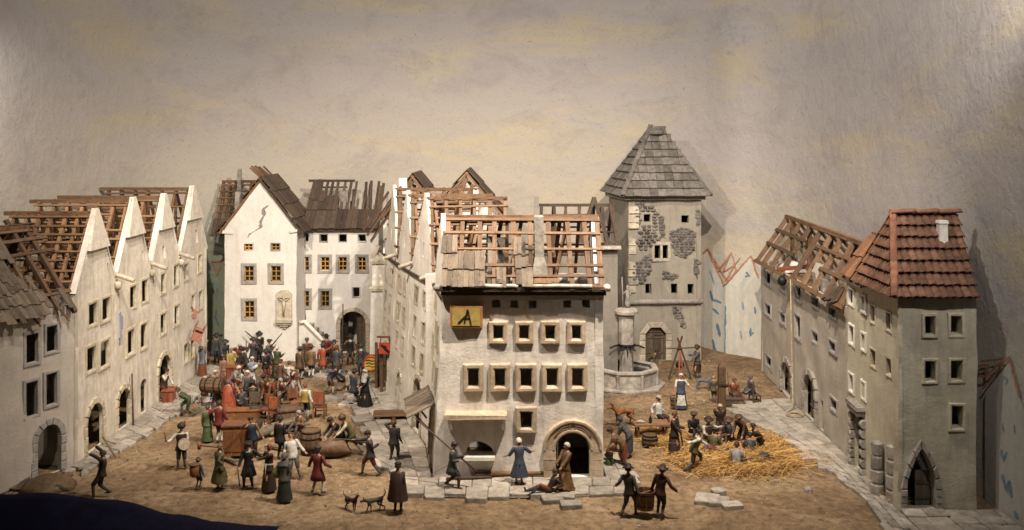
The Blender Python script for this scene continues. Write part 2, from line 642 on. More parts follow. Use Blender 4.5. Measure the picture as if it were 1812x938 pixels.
def battens(S, roof, mat, qs, t0=0.0, t1=1.0, w=.09, h=.05, jit=.012):
    for q in qs:
        if isinstance(q, tuple): q, a, b = q
        else: a, b = t0, t1
        beam('batten', mat, S.p(a, q + random.uniform(-jit, jit), .03), S.p(b, q + random.uniform(-jit, jit), .03), w * random.uniform(.8, 1.15), h, roof, S.n)

def boards(S, roof, mat, t0, t1, q0, q1, rows, wd=.24, lift=.09, ragged=.04, miss=0.0, name='shingle'):
    """rows of overlapping boards laid down the slope; each is an object"""
    rl = (q1 - q0) / rows
    n = max(1, round((t1 - t0) * S.width / wd))
    for r in range(rows):
        a = q0 + rl * r
        for k in range(n):
            if random.random() < miss: continue
            t = t0 + (t1 - t0) * (k + .5) / n
            ln = rl * S.len * 1.18
            top = S.p(t, a - rl * .08, lift - .02 + .01 * random.random())
            bot = S.p(t + random.uniform(-.004, .004), a + rl * (1.06 + random.uniform(-ragged, ragged)), lift + .05 + .012 * random.random())
            rot, L = frame(top, bot, S.n)
            piece(name, mat, (top + bot) / 2, rot, ((t1 - t0) * S.width / n * .97, .035, L), roof, 'board')

def tile_face(A, B, C, D, rows, wd, mat, parent, kind, name, thick, overlap=1.25, lift=.05, stagger=True):
    """rows of separate tiles on the face A (bottom left) B (bottom right) C (top right) D (top left)"""
    A, B, C, D = V(A), V(B), V(C), V(D)
    ax = (B - A).normalized()
    n = ax.cross((D - A)).normalized()
    if n.z < 0: n = -n
    sl = (n.cross(ax)).normalized()
    if sl.z < 0: sl = -sl
    H = (D - A).dot(sl)
    rl = H / rows
    for r in range(rows):
        l, rr = lerp(A, D, (r + .0) / rows), lerp(B, C, (r + .0) / rows)
        l2, r2 = lerp(A, D, (r + 1) / rows), lerp(B, C, (r + 1) / rows)
        a = min((l - A).dot(ax), (l2 - A).dot(ax)) * .5 + max((l - A).dot(ax), (l2 - A).dot(ax)) * .5
        b = ((rr - A).dot(ax) + (r2 - A).dot(ax)) / 2
        if b - a < wd * .4: continue
        k = max(1, round((b - a) / wd))
        w = (b - a) / k
        off = (w / 2 if stagger and r % 2 else 0)
        cells = [(a + i * w, a + (i + 1) * w) for i in range(k)]
        if off: cells = [(a, a + off)] + [(a + off + i * w, a + off + (i + 1) * w) for i in range(k - 1)] + [(b - off, b)]
        for (x0, x1) in cells:
            c = A + ax * ((x0 + x1) / 2) + sl * (rl * (r + .5 + random.uniform(-.03, .03))) + n * (lift + random.uniform(-.008, .008))
            tilt = math.asin(min(.6, thick * 1.6 / rl))
            down = (-(sl) * math.cos(tilt) + n * math.sin(tilt)).normalized()
            y = (n * math.cos(tilt) + sl * math.sin(tilt)).normalized()
            x = y.cross(down)
            rot = Matrix((x, y, down)).transposed()
            rot = rot @ Matrix.Rotation(random.uniform(-.03, .03), 3, 'Y')
            piece(name, mat, c, rot, ((x1 - x0) * (.96 if kind != 'tile' else 1.08), thick if kind != 'tile' else wd * .48, rl * overlap), parent, kind)
# ================================================================== palette
P_WHITE = plaster('plaster_white', (.75, .715, .665), (.38, .33, .27), amount=.65, bmp=.45)
P_B = plaster('plaster_cold_white', (.66, .64, .61), (.42, .38, .33), amount=.55, bmp=.4)
P_CREAM = plaster('plaster_cream', (.66, .61, .53), (.30, .25, .19), amount=.8)
P_L0 = plaster('plaster_grey_pink', (.46, .42, .37), (.28, .24, .20), amount=.5)
P_R1 = plaster('plaster_grey', (.44, .40, .34), (.24, .21, .17), amount=.6)
P_R3 = plaster('plaster_olive', (.47, .43, .34), (.20, .18, .13), amount=.6)
P_TOWER = plaster('plaster_tower', (.30, .275, .23), (.17, .15, .12), amount=.6)
P_DARK = plaster('plaster_dim', (.22, .20, .17), (.10, .09, .08), amount=.6)
S_FRAME = stone('stone_frame_warm', (.56, .46, .34), (.30, .22, .15), 4, .5, .15)
S_CREAMF = stone('stone_frame_cream', (.55, .50, .38), (.32, .27, .19), 4, .5, .12)
S_GREYF = stone('stone_frame_grey', (.34, .32, .30), (.20, .19, .17), 4, .4, .12)
S_PALE = stone('stone_pale', (.56, .50, .40), (.28, .24, .18), 4, .6, .2)
S_GREY = stone('stone_grey', (.38, .35, .31), (.17, .15, .13), 4, .7, .25)
S_RUBBLE = stone('stone_rubble', (.20, .18, .16), (.07, .065, .06), 6, .8, .45)
S_SLAB = stone('stone_slab', (.40, .36, .31), (.17, .145, .12), 2.6, .9, .3)
S_SLATE = stone('stone_slate', (.21, .19, .17), (.08, .072, .065), 5, .6, .35)
T_RED = stone('clay_tile', (.205, .105, .066), (.07, .038, .028), 3.5, .5, .35)
T_ORANGE = stone('clay_ridge', (.29, .135, .08), (.14, .062, .04), 3.5, .5, .3)
W_ROOF = wood('timber_warm', (.075, .042, .025), (.25, .155, .092))
W_OLD = wood('timber_old', (.075, .04, .022), (.20, .115, .06))
W_DARK = wood('timber_dark', (.035, .025, .018), (.10, .07, .05))
W_SHING = wood('shingle_grey', (.07, .055, .04), (.205, .16, .12))
W_PLANK = wood('plank_brown', (.045, .03, .02), (.125, .085, .058))
W_DOOR = wood('door_wood', (.06, .042, .03), (.16, .115, .08))
W_RED = wood('furniture_red', (.13, .035, .018), (.30, .10, .05), .5)
W_FURN = wood('furniture_brown', (.09, .035, .015), (.26, .115, .05), .5)
W_BARREL = wood('barrel_wood', (.06, .035, .02), (.17, .10, .055), .65)
W_YELLOW = wood('casement_wood', (.30, .15, .03), (.56, .32, .09), .6)
IRON = paint((.03, .028, .026), .5, .6)
PANE = paint((.012, .011, .010), .25)
BONE = paint((.55, .52, .46), .7)
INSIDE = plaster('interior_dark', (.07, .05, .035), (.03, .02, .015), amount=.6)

# ================================================================== ground
def build_ground():
    mb = MB()
    nx, ny = 150, 130
    x0, x1, y0, y1 = -24, 19, 25, 64
    vs = []
    for j in range(ny + 1):
        for i in range(nx + 1):
            x = x0 + (x1 - x0) * i / nx; y = y0 + (y1 - y0) * j / ny
            z = .05 * noise.noise(V((x * .5, y * .5, 0))) + .03 * noise.noise(V((x * 1.7, y * 1.7, 3))) - .035
            vs.append(V((x, y, z)))
    fs = [(j * (nx + 1) + i, j * (nx + 1) + i + 1, (j + 1) * (nx + 1) + i + 1, (j + 1) * (nx + 1) + i) for j in range(ny) for i in range(nx)]
    mb.add(vs, fs, 0, True)
    m, nt, b = base_mat('packed_earth')
    L = nt.links
    p = world_pos(nt)
    n1 = noise_tex(nt, p, .35, 6, .6, .6)
    n2 = noise_tex(nt, p, 3.2, 9, .72, .3)
    n3 = noise_tex(nt, p, 22, 4, .65)
    r1 = ramp(nt, [(.32, (.20, .135, .08)), (.5, (.315, .225, .14)), (.68, (.41, .305, .195))]); L.new(n1, r1.inputs[0])
    r2 = ramp(nt, [(.36, (.38, .34, .31)), (.62, (1.08, 1.05, 1.0))]); L.new(n2, r2.inputs[0])
    c = mixc(nt, r1.outputs[0], r2.outputs[0], .85, 'MULTIPLY')
    r3 = ramp(nt, [(.58, (0, 0, 0)), (.66, (1, 1, 1))]); L.new(n3, r3.inputs[0])
    c = mixc(nt, c, (.38, .30, .21), mulv(nt, r3.outputs[0], .45))
    L.new(c, b.inputs['Base Color'])
    b.inputs['Roughness'].default_value = .95
    b.inputs['Specular IOR Level'].default_value = .15
    bump(nt, b, addv(nt, n2, mulv(nt, n3, .8)), 1.0, .10)
    tag(obj('ground', mb, m), kind='structure')
build_ground()

# ================================================================== painted backdrop (curved card behind the model)
BACK_PTS = [(-22.6, 24), (-22.6, 33), (-22.7, 42), (-22.2, 50), (-20.6, 56), (-17, 59.6), (-11, 61.4), (-4, 62.2), (4, 62), (8.6, 61.2), (11.3, 59.4), (13.0, 57.2), (14.9, 55.2), (16.4, 51.6), (17.0, 46), (16.85, 39), (16.7, 32), (16.7, 24)]
def catmull(pts, m=6):
    out = []
    n = len(pts)
    for i in range(n - 1):
        p0 = V(pts[max(i - 1, 0)]); p1 = V(pts[i]); p2 = V(pts[i + 1]); p3 = V(pts[min(i + 2, n - 1)])
        for k in range(m):
            t = k / m
            out.append(.5 * ((2 * p1) + (p2 - p0) * t + (2 * p0 - 5 * p1 + 4 * p2 - p3) * t * t + (3 * p1 - p0 - 3 * p2 + p3) * t ** 3))
    out.append(V(pts[-1]))
    return out
BACK = catmull(BACK_PTS)

def build_backdrop():
    mb = MB()
    zs = [-.3 + 1.0 * k for k in range(31)]
    rs = []
    for z in zs:
        rs.append([V((q.x + .05 * noise.noise(V((q.x * .3, q.y * .3, z * .3))), q.y + .05 * noise.noise(V((q.x * .3, z * .3, q.y))), z)) for q in BACK])
    mb.rings(rs, 0, False, sm=True)
    m, nt, b = base_mat('painted_plaster_sky')
    L = nt.links
    p = world_pos(nt, .8, .8, 2.6)
    p1 = world_pos(nt)
    big = noise_tex(nt, p, .10, 5, .55, .8)
    med = noise_tex(nt, p, .42, 7, .65, .6)
    c = mixc(nt, (.465, .43, .41), (.385, .355, .338), big)
    ry = ramp(nt, [(.50, (0, 0, 0)), (.66, (1, 1, 1))]); 
    yb = noise_tex(nt, world_pos(nt, .5, .5, 2.2), .16, 6, .6, .5); L.new(yb, ry.inputs[0])
    sp = nt.nodes.new('ShaderNodeSeparateXYZ'); L.new(p1, sp.inputs[0])
    # a broad ochre wash low on the painted sky and a few ochre strokes higher up
    rz = nt.nodes.new('ShaderNodeMapRange'); rz.inputs[1].default_value = 17; rz.inputs[2].default_value = 9
    L.new(sp.outputs[2], rz.inputs[0])
    ax = nt.nodes.new('ShaderNodeMapRange'); ax.inputs[1].default_value = 11; ax.inputs[2].default_value = 2
    L.new(sp.outputs[0], ax.inputs[0])
    yl = nt.nodes.new('ShaderNodeMath'); yl.operation = 'MULTIPLY'; L.new(rz.outputs[0], yl.inputs[0]); L.new(ax.outputs[0], yl.inputs[1])
    mx = nt.nodes.new('ShaderNodeMath'); mx.operation = 'MAXIMUM'
    L.new(mulv(nt, yl.outputs[0], .42), mx.inputs[0]); L.new(mulv(nt, ry.outputs[0], .85), mx.inputs[1])
    c = mixc(nt, c, (.50, .435, .30), mx.outputs[0])
    rb = ramp(nt, [(.57, (0, 0, 0)), (.70, (1, 1, 1))]); L.new(med, rb.inputs[0])
    rx = nt.nodes.new('ShaderNodeMapRange'); rx.inputs[1].default_value = -8; rx.inputs[2].default_value = 6
    rx.inputs[3].default_value = .22
    L.new(sp.outputs[0], rx.inputs[0])
    bl = nt.nodes.new('ShaderNodeMath'); bl.operation = 'MULTIPLY'; L.new(rb.outputs[0], bl.inputs[0]); L.new(rx.outputs[0], bl.inputs[1])
    fine = noise_tex(nt, p1, 2.6, 8, .75)
    rf = ramp(nt, [(.45, (0, 0, 0)), (.6, (1, 1, 1))]); L.new(fine, rf.inputs[0])
    bl2 = nt.nodes.new('ShaderNodeMath'); bl2.operation = 'MULTIPLY'; L.new(bl.outputs[0], bl2.inputs[0]); L.new(rf.outputs[0], bl2.inputs[1])
    c = mixc(nt, c, (.27, .30, .34), mulv(nt, bl2.outputs[0], .95))
    # grey-violet smudges
    sm = noise_tex(nt, world_pos(nt, .8, .8, 1.2), .33, 9, .74, .5)
    rs_ = ramp(nt, [(.50, (0, 0, 0)), (.72, (1, 1, 1))]); L.new(sm, rs_.inputs[0])
    c = mixc(nt, c, (.33, .29, .285), mulv(nt, rs_.outputs[0], .8))
    # green-blue paint low on the left behind the white house
    gx = nt.nodes.new('ShaderNodeMapRange'); gx.inputs[1].default_value = -15.5; gx.inputs[2].default_value = -17.2; L.new(sp.outputs[0], gx.inputs[0])
    gz = nt.nodes.new('ShaderNodeMapRange'); gz.inputs[1].default_value = 9.5; gz.inputs[2].default_value = 5; L.new(sp.outputs[2], gz.inputs[0])
    gm = nt.nodes.new('ShaderNodeMath'); gm.operation = 'MULTIPLY'; L.new(gx.outputs[0], gm.inputs[0]); L.new(gz.outputs[0], gm.inputs[1])
    c = mixc(nt, c, (.23, .30, .23), mulv(nt, gm.outputs[0], .8))
    # whitewashed foot of the painted sky on the right
    wx = nt.nodes.new('ShaderNodeMapRange'); wx.inputs[1].default_value = 11.0; wx.inputs[2].default_value = 12.0; L.new(sp.outputs[0], wx.inputs[0])
    wz = nt.nodes.new('ShaderNodeMapRange'); wz.inputs[1].default_value = 6.2; wz.inputs[2].default_value = 5.2; L.new(sp.outputs[2], wz.inputs[0])
    wm = nt.nodes.new('ShaderNodeMath'); wm.operation = 'MULTIPLY'; L.new(wx.outputs[0], wm.inputs[0]); L.new(wz.outputs[0], wm.inputs[1])
    c = mixc(nt, c, (.56, .53, .44), mulv(nt, wm.outputs[0], .5))
    spk = noise_tex(nt, p1, 9, 2, .5)
    r4 = ramp(nt, [(.655, (0, 0, 0)), (.71, (1, 1, 1))]); L.new(spk, r4.inputs[0])
    c = mixc(nt, c, (.22, .18, .15), mulv(nt, r4.outputs[0], .6))
    L.new(c, b.inputs['Base Color'])
    b.inputs['Roughness'].default_value = .8
    b.inputs['Specular IOR Level'].default_value = .2
    n5 = noise_tex(nt, p1, 1.4, 9, .72)
    bump(nt, b, n5, .6, .16)
    return tag(obj('sky', mb, m, recalc=False), kind='structure')
SKY = build_backdrop()

def on_back(px, py, off=.02):
    """point on the backdrop seen at a pixel, lifted a little off its face, and the tangent there"""
    best = None
    k = (px - CX) / F
    for i in range(len(BACK) - 1):
        a, b = BACK[i], BACK[i + 1]
        fa, fb = a.x - k * a.y, b.x - k * b.y
        if (fa <= 0) != (fb <= 0):
            q = a.lerp(b, fa / (fa - fb))
            if best is None or q.y < best[0].y: best = (q, (b - a).normalized())
    q, t = best
    z = HC - (py - HY) * q.y / F
    n = V((t.y, -t.x, 0))
    return V((q.x, q.y, z)) + n * (off + .06), V((t.x, t.y, 0))

def stroke(pts, wpx, mb):
    """a ribbon of paint along photo points"""
    P = []
    for i in range(len(pts) - 1):
        L = math.hypot(pts[i + 1][0] - pts[i][0], pts[i + 1][1] - pts[i][1]); n = max(1, int(L / 6))
        P += [(lerp(V(pts[i]), V(pts[i + 1]), k / n)) for k in range(n)]
    P.append(V(pts[-1]))
    P = [V((p.x + random.uniform(-.8, .8), p.y + random.uniform(-.8, .8))) for p in P]
    k0 = len(mb.v)
    for i, p in enumerate(P):
        d = (P[min(i + 1, len(P) - 1)] - P[max(i - 1, 0)]).normalized(); s = V((-d.y, d.x))
        w = wpx * random.uniform(.7, 1.2) / 2 * (0.6 if i in (0, len(P) - 1) else 1)
        for sg in (-1, 1):
            q = p + s * w * sg
            mb.v.append(on_back(q.x, q.y)[0])
    for i in range(len(P) - 1):
        a = k0 + i * 2
        mb.f.append([a, a + 1, a + 3, a + 2]); mb.mi.append(0); mb.sm.append(False)

def dab_paint(key, col):
    if key in MATS: return MATS[key]
    m, nt, b = base_mat(key)
    p = world_pos(nt)
    n = noise_tex(nt, p, 5, 6, .7)
    r = ramp(nt, [(.35, tuple(min(1, c * 1.3 + .06) for c in col)), (.6, col)]); nt.links.new(n, r.inputs[0])
    nt.links.new(r.outputs[0], b.inputs['Base Color'])
    b.inputs['Roughness'].default_value = .8
    MATS[key] = m
    return m
PR = dab_paint('painted_red_line', (.34, .155, .085))
PB = dab_paint('painted_blue_dab', (.075, .15, .20))
PG = dab_paint('painted_grey_blue', (.16, .22, .27))

def paint_group(name, lines, w, mat, label=None):
    mb = MB()
    for l in lines: stroke(l, w, mb)
    o = obj(name, mb, mat, SKY, recalc=False)
    return o
def paint_fill(name, poly, mat):
    """a flat field of paint: vertical slices between the outline's upper and lower edge"""
    mb = MB(); xs = [p[0] for p in poly]; x = min(xs) + .2; cols = []
    while x <= max(xs) - .1:
        ys = []
        for i in range(len(poly)):
            (xa, ya), (xb, yb) = poly[i], poly[(i + 1) % len(poly)]
            if (xa <= x) != (xb <= x): ys.append(ya + (yb - ya) * (x - xa) / (xb - xa))
        if len(ys) >= 2: cols.append([on_back(x, lerp(min(ys), max(ys), k / 12), .008)[0] for k in range(13)])
        x += 3
    mb.rings(cols, 0, False)
    return obj(name, mb, mat, SKY, recalc=False)
PALE = plaster('painted_pale_front', (.60, .57, .50), (.36, .40, .40), amount=.8, bmp=.3)
paint_fill('painted_house_front', [(1247, 452), (1254, 444), (1283, 508), (1283, 660), (1247, 660)], PALE)
paint_fill('painted_house_front', [(1285, 508), (1328, 455), (1343, 492), (1356, 520), (1356, 665), (1285, 665)], PALE)
paint_fill('painted_house_front', [(1746, 695), (1790, 640), (1806, 700), (1830, 760), (1830, 990), (1746, 960)], PALE)
paint_group('painted_roof_line', [[(1246, 448), (1253, 440), (1282, 505), (1330, 452), (1343, 492)], [(1253, 440), (1276, 480)]], 3.2, PR)
paint_group('painted_roof_line', [[(1270, 482), (1296, 448), (1304, 478)], [(1284, 497), (1310, 455)], [(1264, 456), (1290, 500)], [(1292, 452), (1280, 480), (1300, 470)]], 2.6, PR)
paint_group('painted_roof_line', [[(1742, 690), (1790, 632), (1808, 700)], [(1738, 640), (1790, 634)], [(1750, 664), (1778, 640), (1768, 660)]], 4, PR)
paint_group('painted_roof_line', [[(1728, 650), (1752, 646), (1748, 668), (1730, 664)]], 5, PR)
for ln, w, mt in (([[(1322, 482), (1326, 488), (1320, 490)]], 8, PB), ([[(1315, 535), (1317, 548)]], 7, PG), ([[(1336, 543), (1338, 556)]], 7, PB),
                  ([[(1312, 585), (1314, 600)]], 6, PG), ([[(1330, 580), (1328, 594), (1334, 588)]], 7, PB), ([[(1258, 515), (1262, 530), (1278, 536)], [(1262, 545), (1274, 556)]], 7, PB),
                  ([[(1262, 600), (1268, 622), (1262, 636)], [(1270, 572), (1276, 596)]], 9, PB), ([[(1258, 480), (1266, 505)]], 4, PG), ([[(1285, 540), (1284, 640)]], 4, PB),
                  ([[(1322, 632), (1326, 642)]], 9, PB), ([[(1780, 665), (1786, 672), (1784, 680)]], 6, PG), ([[(1778, 750), (1781, 764)]], 6, PG), ([[(1798, 752), (1800, 768)]], 6, PG),
                  ([[(1776, 795), (1780, 816), (1786, 800)]], 8, PG), ([[(1778, 840), (1786, 870), (1790, 850), (1794, 880)]], 9, PG), ([[(1798, 905), (1806, 918)]], 12, PG),
                  ([[(377, 500), (384, 512), (380, 530)]], 6, PG), ([[(382, 548), (380, 560), (386, 575)]], 5, PB)):
    paint_group('painted_window', ln, w * .62, mt)
paint_group('painted_roof_line', [[(373, 462), (392, 460), (384, 486), (374, 464)]], 3, PR)

# ================================================================== pavements of separate slabs
def pavement(name, inner, outer, n, m, zt=.11, seed=1, base=True, skip=0.0):
    """slabs between two edge lines: n along, m across"""
    rnd = random.Random(seed)
    inner = [V((*q, 0)) for q in inner]; outer = [V((*q, 0)) for q in outer]
    def along(line, t):
        t = max(0.0, min(1.0, t)); k = t * (len(line) - 1); i = min(int(k), len(line) - 2)
        return lerp(line[i], line[i + 1], k - i)
    def pt(t, s): return lerp(along(inner, t), along(outer, t), s)
    mb = MB(); k = 40
    rs = [[pt(i / k, .01) + V((0, 0, .02)) for i in range(k + 1)], [pt(i / k, .5) + V((0, 0, .045)) for i in range(k + 1)], [pt(i / k, .93) + V((0, 0, .02)) for i in range(k + 1)]]
    mb.rings(rs, 0, False)
    root = tag(obj(name, mb, stone('mortar_grit', (.26, .22, .18), (.13, .11, .09), 6, .8), recalc=True), kind='structure')
    corner = {}
    for j in range(m):
        sh = (j % 2) * .5 / n + rnd.uniform(-.12, .12) / n
        cuts = [0.0]
        while cuts[-1] < 1:
            cuts.append(min(1.0, cuts[-1] + rnd.uniform(.75, 1.3) / n))
        for a, b in zip(cuts, cuts[1:]):
            if b - a < .2 / n: continue
            if j == m - 1 and rnd.random() < skip: continue
            s0, s1 = j / m, (j + 1) / m
            if j == m - 1: s1 += rnd.uniform(-.10, .14) / 1
            jj = lambda: rnd.uniform(-.10, .10)
            q = [pt(a + jj() * .12 / n, s0 + jj() * .12 / m), pt(b + jj() * .12 / n, s0 + jj() * .12 / m), pt(b + jj() * .25 / n, s1 + jj() * .2 / m), pt(a + jj() * .25 / n, s1 + jj() * .2 / m)]
            slab(q, zt + rnd.uniform(-.02, .025), root, rnd)
    return root

def slab(q, zt, parent, rnd, name='slab', base_z=-.06, mat=None):
    c = (q[0] + q[1] + q[2] + q[3]) / 4
    # eight-sided outline with knocked-off corners
    out = []
    for i in range(4):
        a, b, d = q[i - 1], q[i], q[(i + 1) % 4]
        for o in (a, d):
            k = min(.35, rnd.uniform(.03, .09) / max(.05, (o - b).length))
            out.append(lerp(b, o, k))
    tilt = V((rnd.uniform(-.03, .03), rnd.uniform(-.03, .03), 0))
    def lp(g, z, jt=0.0):
        r = []
        for p in out:
            d = p - c; L = d.length
            pp = c + d * max(.3, (L - g) / L)
            r.append(V((pp.x + rnd.uniform(-jt, jt), pp.y + rnd.uniform(-jt, jt), z + (tilt.dot(pp - c) if z > 0 else 0))))
        return r
    mb = MB(); mb.rings([lp(.012, base_z), lp(.010, zt - .035), lp(.02, zt - .012, .006), lp(.05, zt)], 0, True, False, True, False)
    return obj(name, mb, mat or S_SLAB, parent)

# right-hand row
pavement('pavement', [(13.45, 46.6), (13.35, 42), (13.3, 38), (13.2, 35), (13.12, 32.9), (13.1, 29.5)], [(10.0, 46.4), (10.95, 42.6), (11.75, 39.4), (12.1, 36.6), (12.3, 33.8), (11.9, 29.5)], 24, 4, seed=2)
pavement('pavement', [(13.16, 32.65), (16.5, 32.65)], [(13.1, 30.0), (16.5, 30.0)], 5, 4, seed=12)
# left-hand row
pavement('pavement', [(-16.95, 36.9), (-16.95, 42), (-16.95, 48), (-16.95, 54)], [(-16.1, 36.6), (-15.55, 41), (-15.3, 46), (-15.2, 53)], 24, 2, seed=3)
pavement('pavement', [(-15.3, 46.2), (-15.2, 51)], [(-13.6, 47.2), (-13.8, 50.5)], 6, 2, seed=31, skip=.3)
# in front of the middle house
pavement('pavement', [(-4.1, 35.7), (-1, 35.75), (1.5, 35.75), (4.6, 35.75)], [(-3.9, 34.0), (-1, 33.75), (1.5, 33.8), (4.3, 34.1)], 12, 2, seed=4, zt=.13)
pavement('pavement', [(3.5, 35.8), (3.5, 38.8)], [(4.7, 35.0), (4.35, 38.6)], 4, 2, seed=14)
# along its left side
pavement('pavement', [(-3.0, 35.8), (-3.62, 39.8), (-4.9, 43.6), (-5.95, 47.2), (-7.1, 51)], [(-4.6, 35.9), (-5.9, 39.8), (-6.6, 42.4), (-8.0, 46.0), (-8.4, 50)], 17, 3, seed=5, skip=.25)
pavement('pavement', [(-8.2, 52.0), (-11.0, 54.5)], [(-9.2, 50.2), (-11.8, 52.4)], 5, 3, seed=6, skip=.3)

def loose_slabs(name, label, pts, zt=.16, seed=3):
    rnd = random.Random(seed)
    for i, (px, py, w, d, a) in enumerate(pts):
        c = G(px, py); M = Matrix.Rotation(R(a), 3, 'Z')
        q = [c + M @ V((sx * w / 2 * rnd.uniform(.8, 1.1), sy * d / 2 * rnd.uniform(.8, 1.1), 0)) for sx, sy in ((-1, -1), (1, -1), (1, 1), (-1, 1))]
        o = slab(q, zt * rnd.uniform(.8, 1.1), None, rnd, name)
        tag(o, label[i], 'slab', 'loose paving slabs')
loose_slabs('paving_slab', ['loose grey slab at left end of slab cluster right of the two bucket carriers', 'rearmost small slab of cluster right of the two bucket carriers', 'middle slab of cluster right of the two bucket carriers', 'rightmost slab of cluster right of the two bucket carriers',
    'slab lying below the arched doorway, left of two', 'slab lying below the arched doorway, right of two', 'frontmost loose slab on earth below the arched doorway'],
    [(1250, 886, .95, .9, -15), (1272, 872, .55, .5, 20), (1272, 890, .8, .8, -10), (1296, 898, .75, .55, 12), (975, 884, .8, .8, 10), (1000, 880, .75, .7, -12), (1012, 897, .8, .5, 5)])
loose_slabs('paving_slab', ['loose slab on earth beside right pavement edge, left of two', 'loose slab on earth beside right pavement edge, right of two', 'flat stone under the running man beside the nun', 'flat stone left of the nun nearer the log bench'],
    [(1430, 810, .9, .7, 15), (1462, 828, .7, .6, -5), (590, 705, 1.0, .9, 10), (618, 716, .9, .7, -10)], zt=.10, seed=9)

# ================================================================== small grit, straw
def build_grit():
    mb = MB(); rnd = random.Random(5)
    for k in range(1500):
        x, y = rnd.uniform(-16.5, 13), rnd.uniform(31, 56)
        if -3.6 < x < 3.6 and 35 < y < 60: continue
        s = rnd.choice([.025, .03, .035, .05]) * rnd.uniform(.7, 1.5)
        z = .05 * noise.noise(V((x * .5, y * .5, 0))) + .03 * noise.noise(V((x * 1.7, y * 1.7, 3))) - .035
        c = V((x, y, z + s * .3))
        pts = [c + V((rnd.uniform(.5, 1) * s * a, rnd.uniform(.5, 1) * s * b, rnd.uniform(.5, 1) * s * d)) for a, b, d in ((1, 0, 0), (0, 1, 0), (-1, 0, 0), (0, -1, 0), (0, 0, 1), (0, 0, -1))]
        mb.add(pts, [(0, 1, 4), (1, 2, 4), (2, 3, 4), (3, 0, 4), (1, 0, 5), (2, 1, 5), (3, 2, 5), (0, 3, 5)], 0 if rnd.random() < .42 else 1)
    tag(obj('gravel', mb, [stone('grit_pale', (.62, .57, .49), (.4, .35, .28), 6), stone('grit_brown', (.22, .15, .09), (.11, .075, .045), 6)], recalc=False), 'scattered pale grit and crumbs of plaster on the earth', 'gravel', kind='stuff')
build_grit()

def build_straw():
    mb = MB(); rnd = random.Random(8)
    def heap(c, rx, ry, n, hmax):
        for k in range(n):
            r = math.sqrt(rnd.random()); a = rnd.uniform(0, 6.283)
            x = c.x + math.cos(a) * r * rx; y = c.y + math.sin(a) * r * ry
            z = hmax * (1 - r ** 1.5) * rnd.random() + .02
            ln = rnd.uniform(.35, 1.0); h = 3.5 * noise.noise(V((x * .9, y * .9, 2))) + rnd.uniform(-.9, .9); e = rnd.uniform(-.25, .4)
            d = V((math.cos(h) * math.cos(e), math.sin(h) * math.cos(e), math.sin(e))) * ln / 2
            p = V((x, y, max(.02, z) + abs(d.z)))
            w = rnd.uniform(.005, .0095)
            s = d.cross(V((0, 0, 1))).normalized() * w; u = s.cross(d).normalized() * w
            bend = V((0, 0, rnd.uniform(-.03, .06)))
            rs = [[q + s, q + u, q - s] for q in (p - d, p + bend, p + d)]
            mb.rings(rs, rnd.choice((0, 0, 1, 1, 2)), True, False, False, False)
    heap(G(1300, 815), 2.5, 1.8, 4600, .24)
    heap(G(1300, 812), 3.6, 2.7, 700, .03)
    heap(G(1325, 790), 1.5, 2.4, 1700, .22)
    heap(G(1170, 772), 1.1, 1.5, 1000, .16)
    heap(G(1215, 800), .9, 1.2, 300, .14)
    heap(G(1585, 893), .25, .3, 40, .3)
    tag(obj('straw', mb, [paint((.66, .39, .11), .55, 0, .25), paint((.36, .19, .055), .65, 0, .3), paint((.18, .095, .035), .7, 0, .3)], recalc=False), 'golden straw strewn over the earth around the seated soldiers', 'straw', kind='stuff')
build_straw()

# ================================================================== dark cloth in the near left corner
def build_cloth():
    mb = MB()
    prof = [(-24.0, 1.25), (-19.5, 1.22), (-16.6, 1.24), (-14.7, 1.30), (-13.2, 1.02), (-11.0, .52), (-9.5, .30), (-8.2, .12), (-7.0, -.12)]
    rs = []
    for k in range(60):
        x = -24 + 17.2 * k / 59
        for i in range(len(prof) - 1):
            if prof[i][0] <= x <= prof[i + 1][0]:
                t = (x - prof[i][0]) / (prof[i + 1][0] - prof[i][0]); t = t * t * (3 - 2 * t)
                z = prof[i][1] + (prof[i + 1][1] - prof[i][1]) * t
        row = []
        for (dy, f) in ((.75, -.35), (.5, .45), (.28, .86), (0, 1.0), (-.4, .93), (-.9, .7), (-1.6, .35), (-2.6, -.1), (-3.6, -.8)):
            zz = z * f if f > 0 else f * .5
            row.append(V((x + .1 * math.sin(dy * 3 + x), 31.0 + dy + .12 * math.sin(x * .9), zz + .06 * noise.noise(V((x * .8, dy * 2, 1))))))
        rs.append(row)
    mb.rings(rs, 0, False)
    m, nt, b = base_mat('navy_velvet')
    n = noise_tex(nt, world_pos(nt), 2.5, 6, .6)
    r = ramp(nt, [(.3, (.0025, .0025, .008)), (.75, (.006, .0055, .020))]); nt.links.new(n, r.inputs[0])
    nt.links.new(r.outputs[0], b.inputs['Base Color'])
    b.inputs['Roughness'].default_value = .9
    b.inputs['Sheen Weight'].default_value = .05
    b.inputs['Sheen Tint'].default_value = (.10, .09, .4, 1)
    b.inputs['Specular IOR Level'].default_value = .1
    tag(obj('velvet_cloth', mb, m), 'dark navy velvet cloth bunched along the near left edge', 'cloth')
build_cloth()
# ================================================================== buildings
def plain_wall(parent, p0, p1, h, mat, outline=None, step=.9, z0=0.0, thick=.25, name='wall', seed=1):
    W = Wall(p0, p1, z0)
    W.build(name, parent, outline or [(0, 0), (W.L, 0), (W.L, h), (0, h)], [], mat, thick, .02, step, seed)
    return W

def attic_floor(parent, pts, z, mat=INSIDE, name='attic_floor'):  # deck added under the open roofs to keep the rooms and windows dark
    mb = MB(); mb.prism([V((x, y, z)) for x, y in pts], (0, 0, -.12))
    return obj(name, mb, mat, parent)

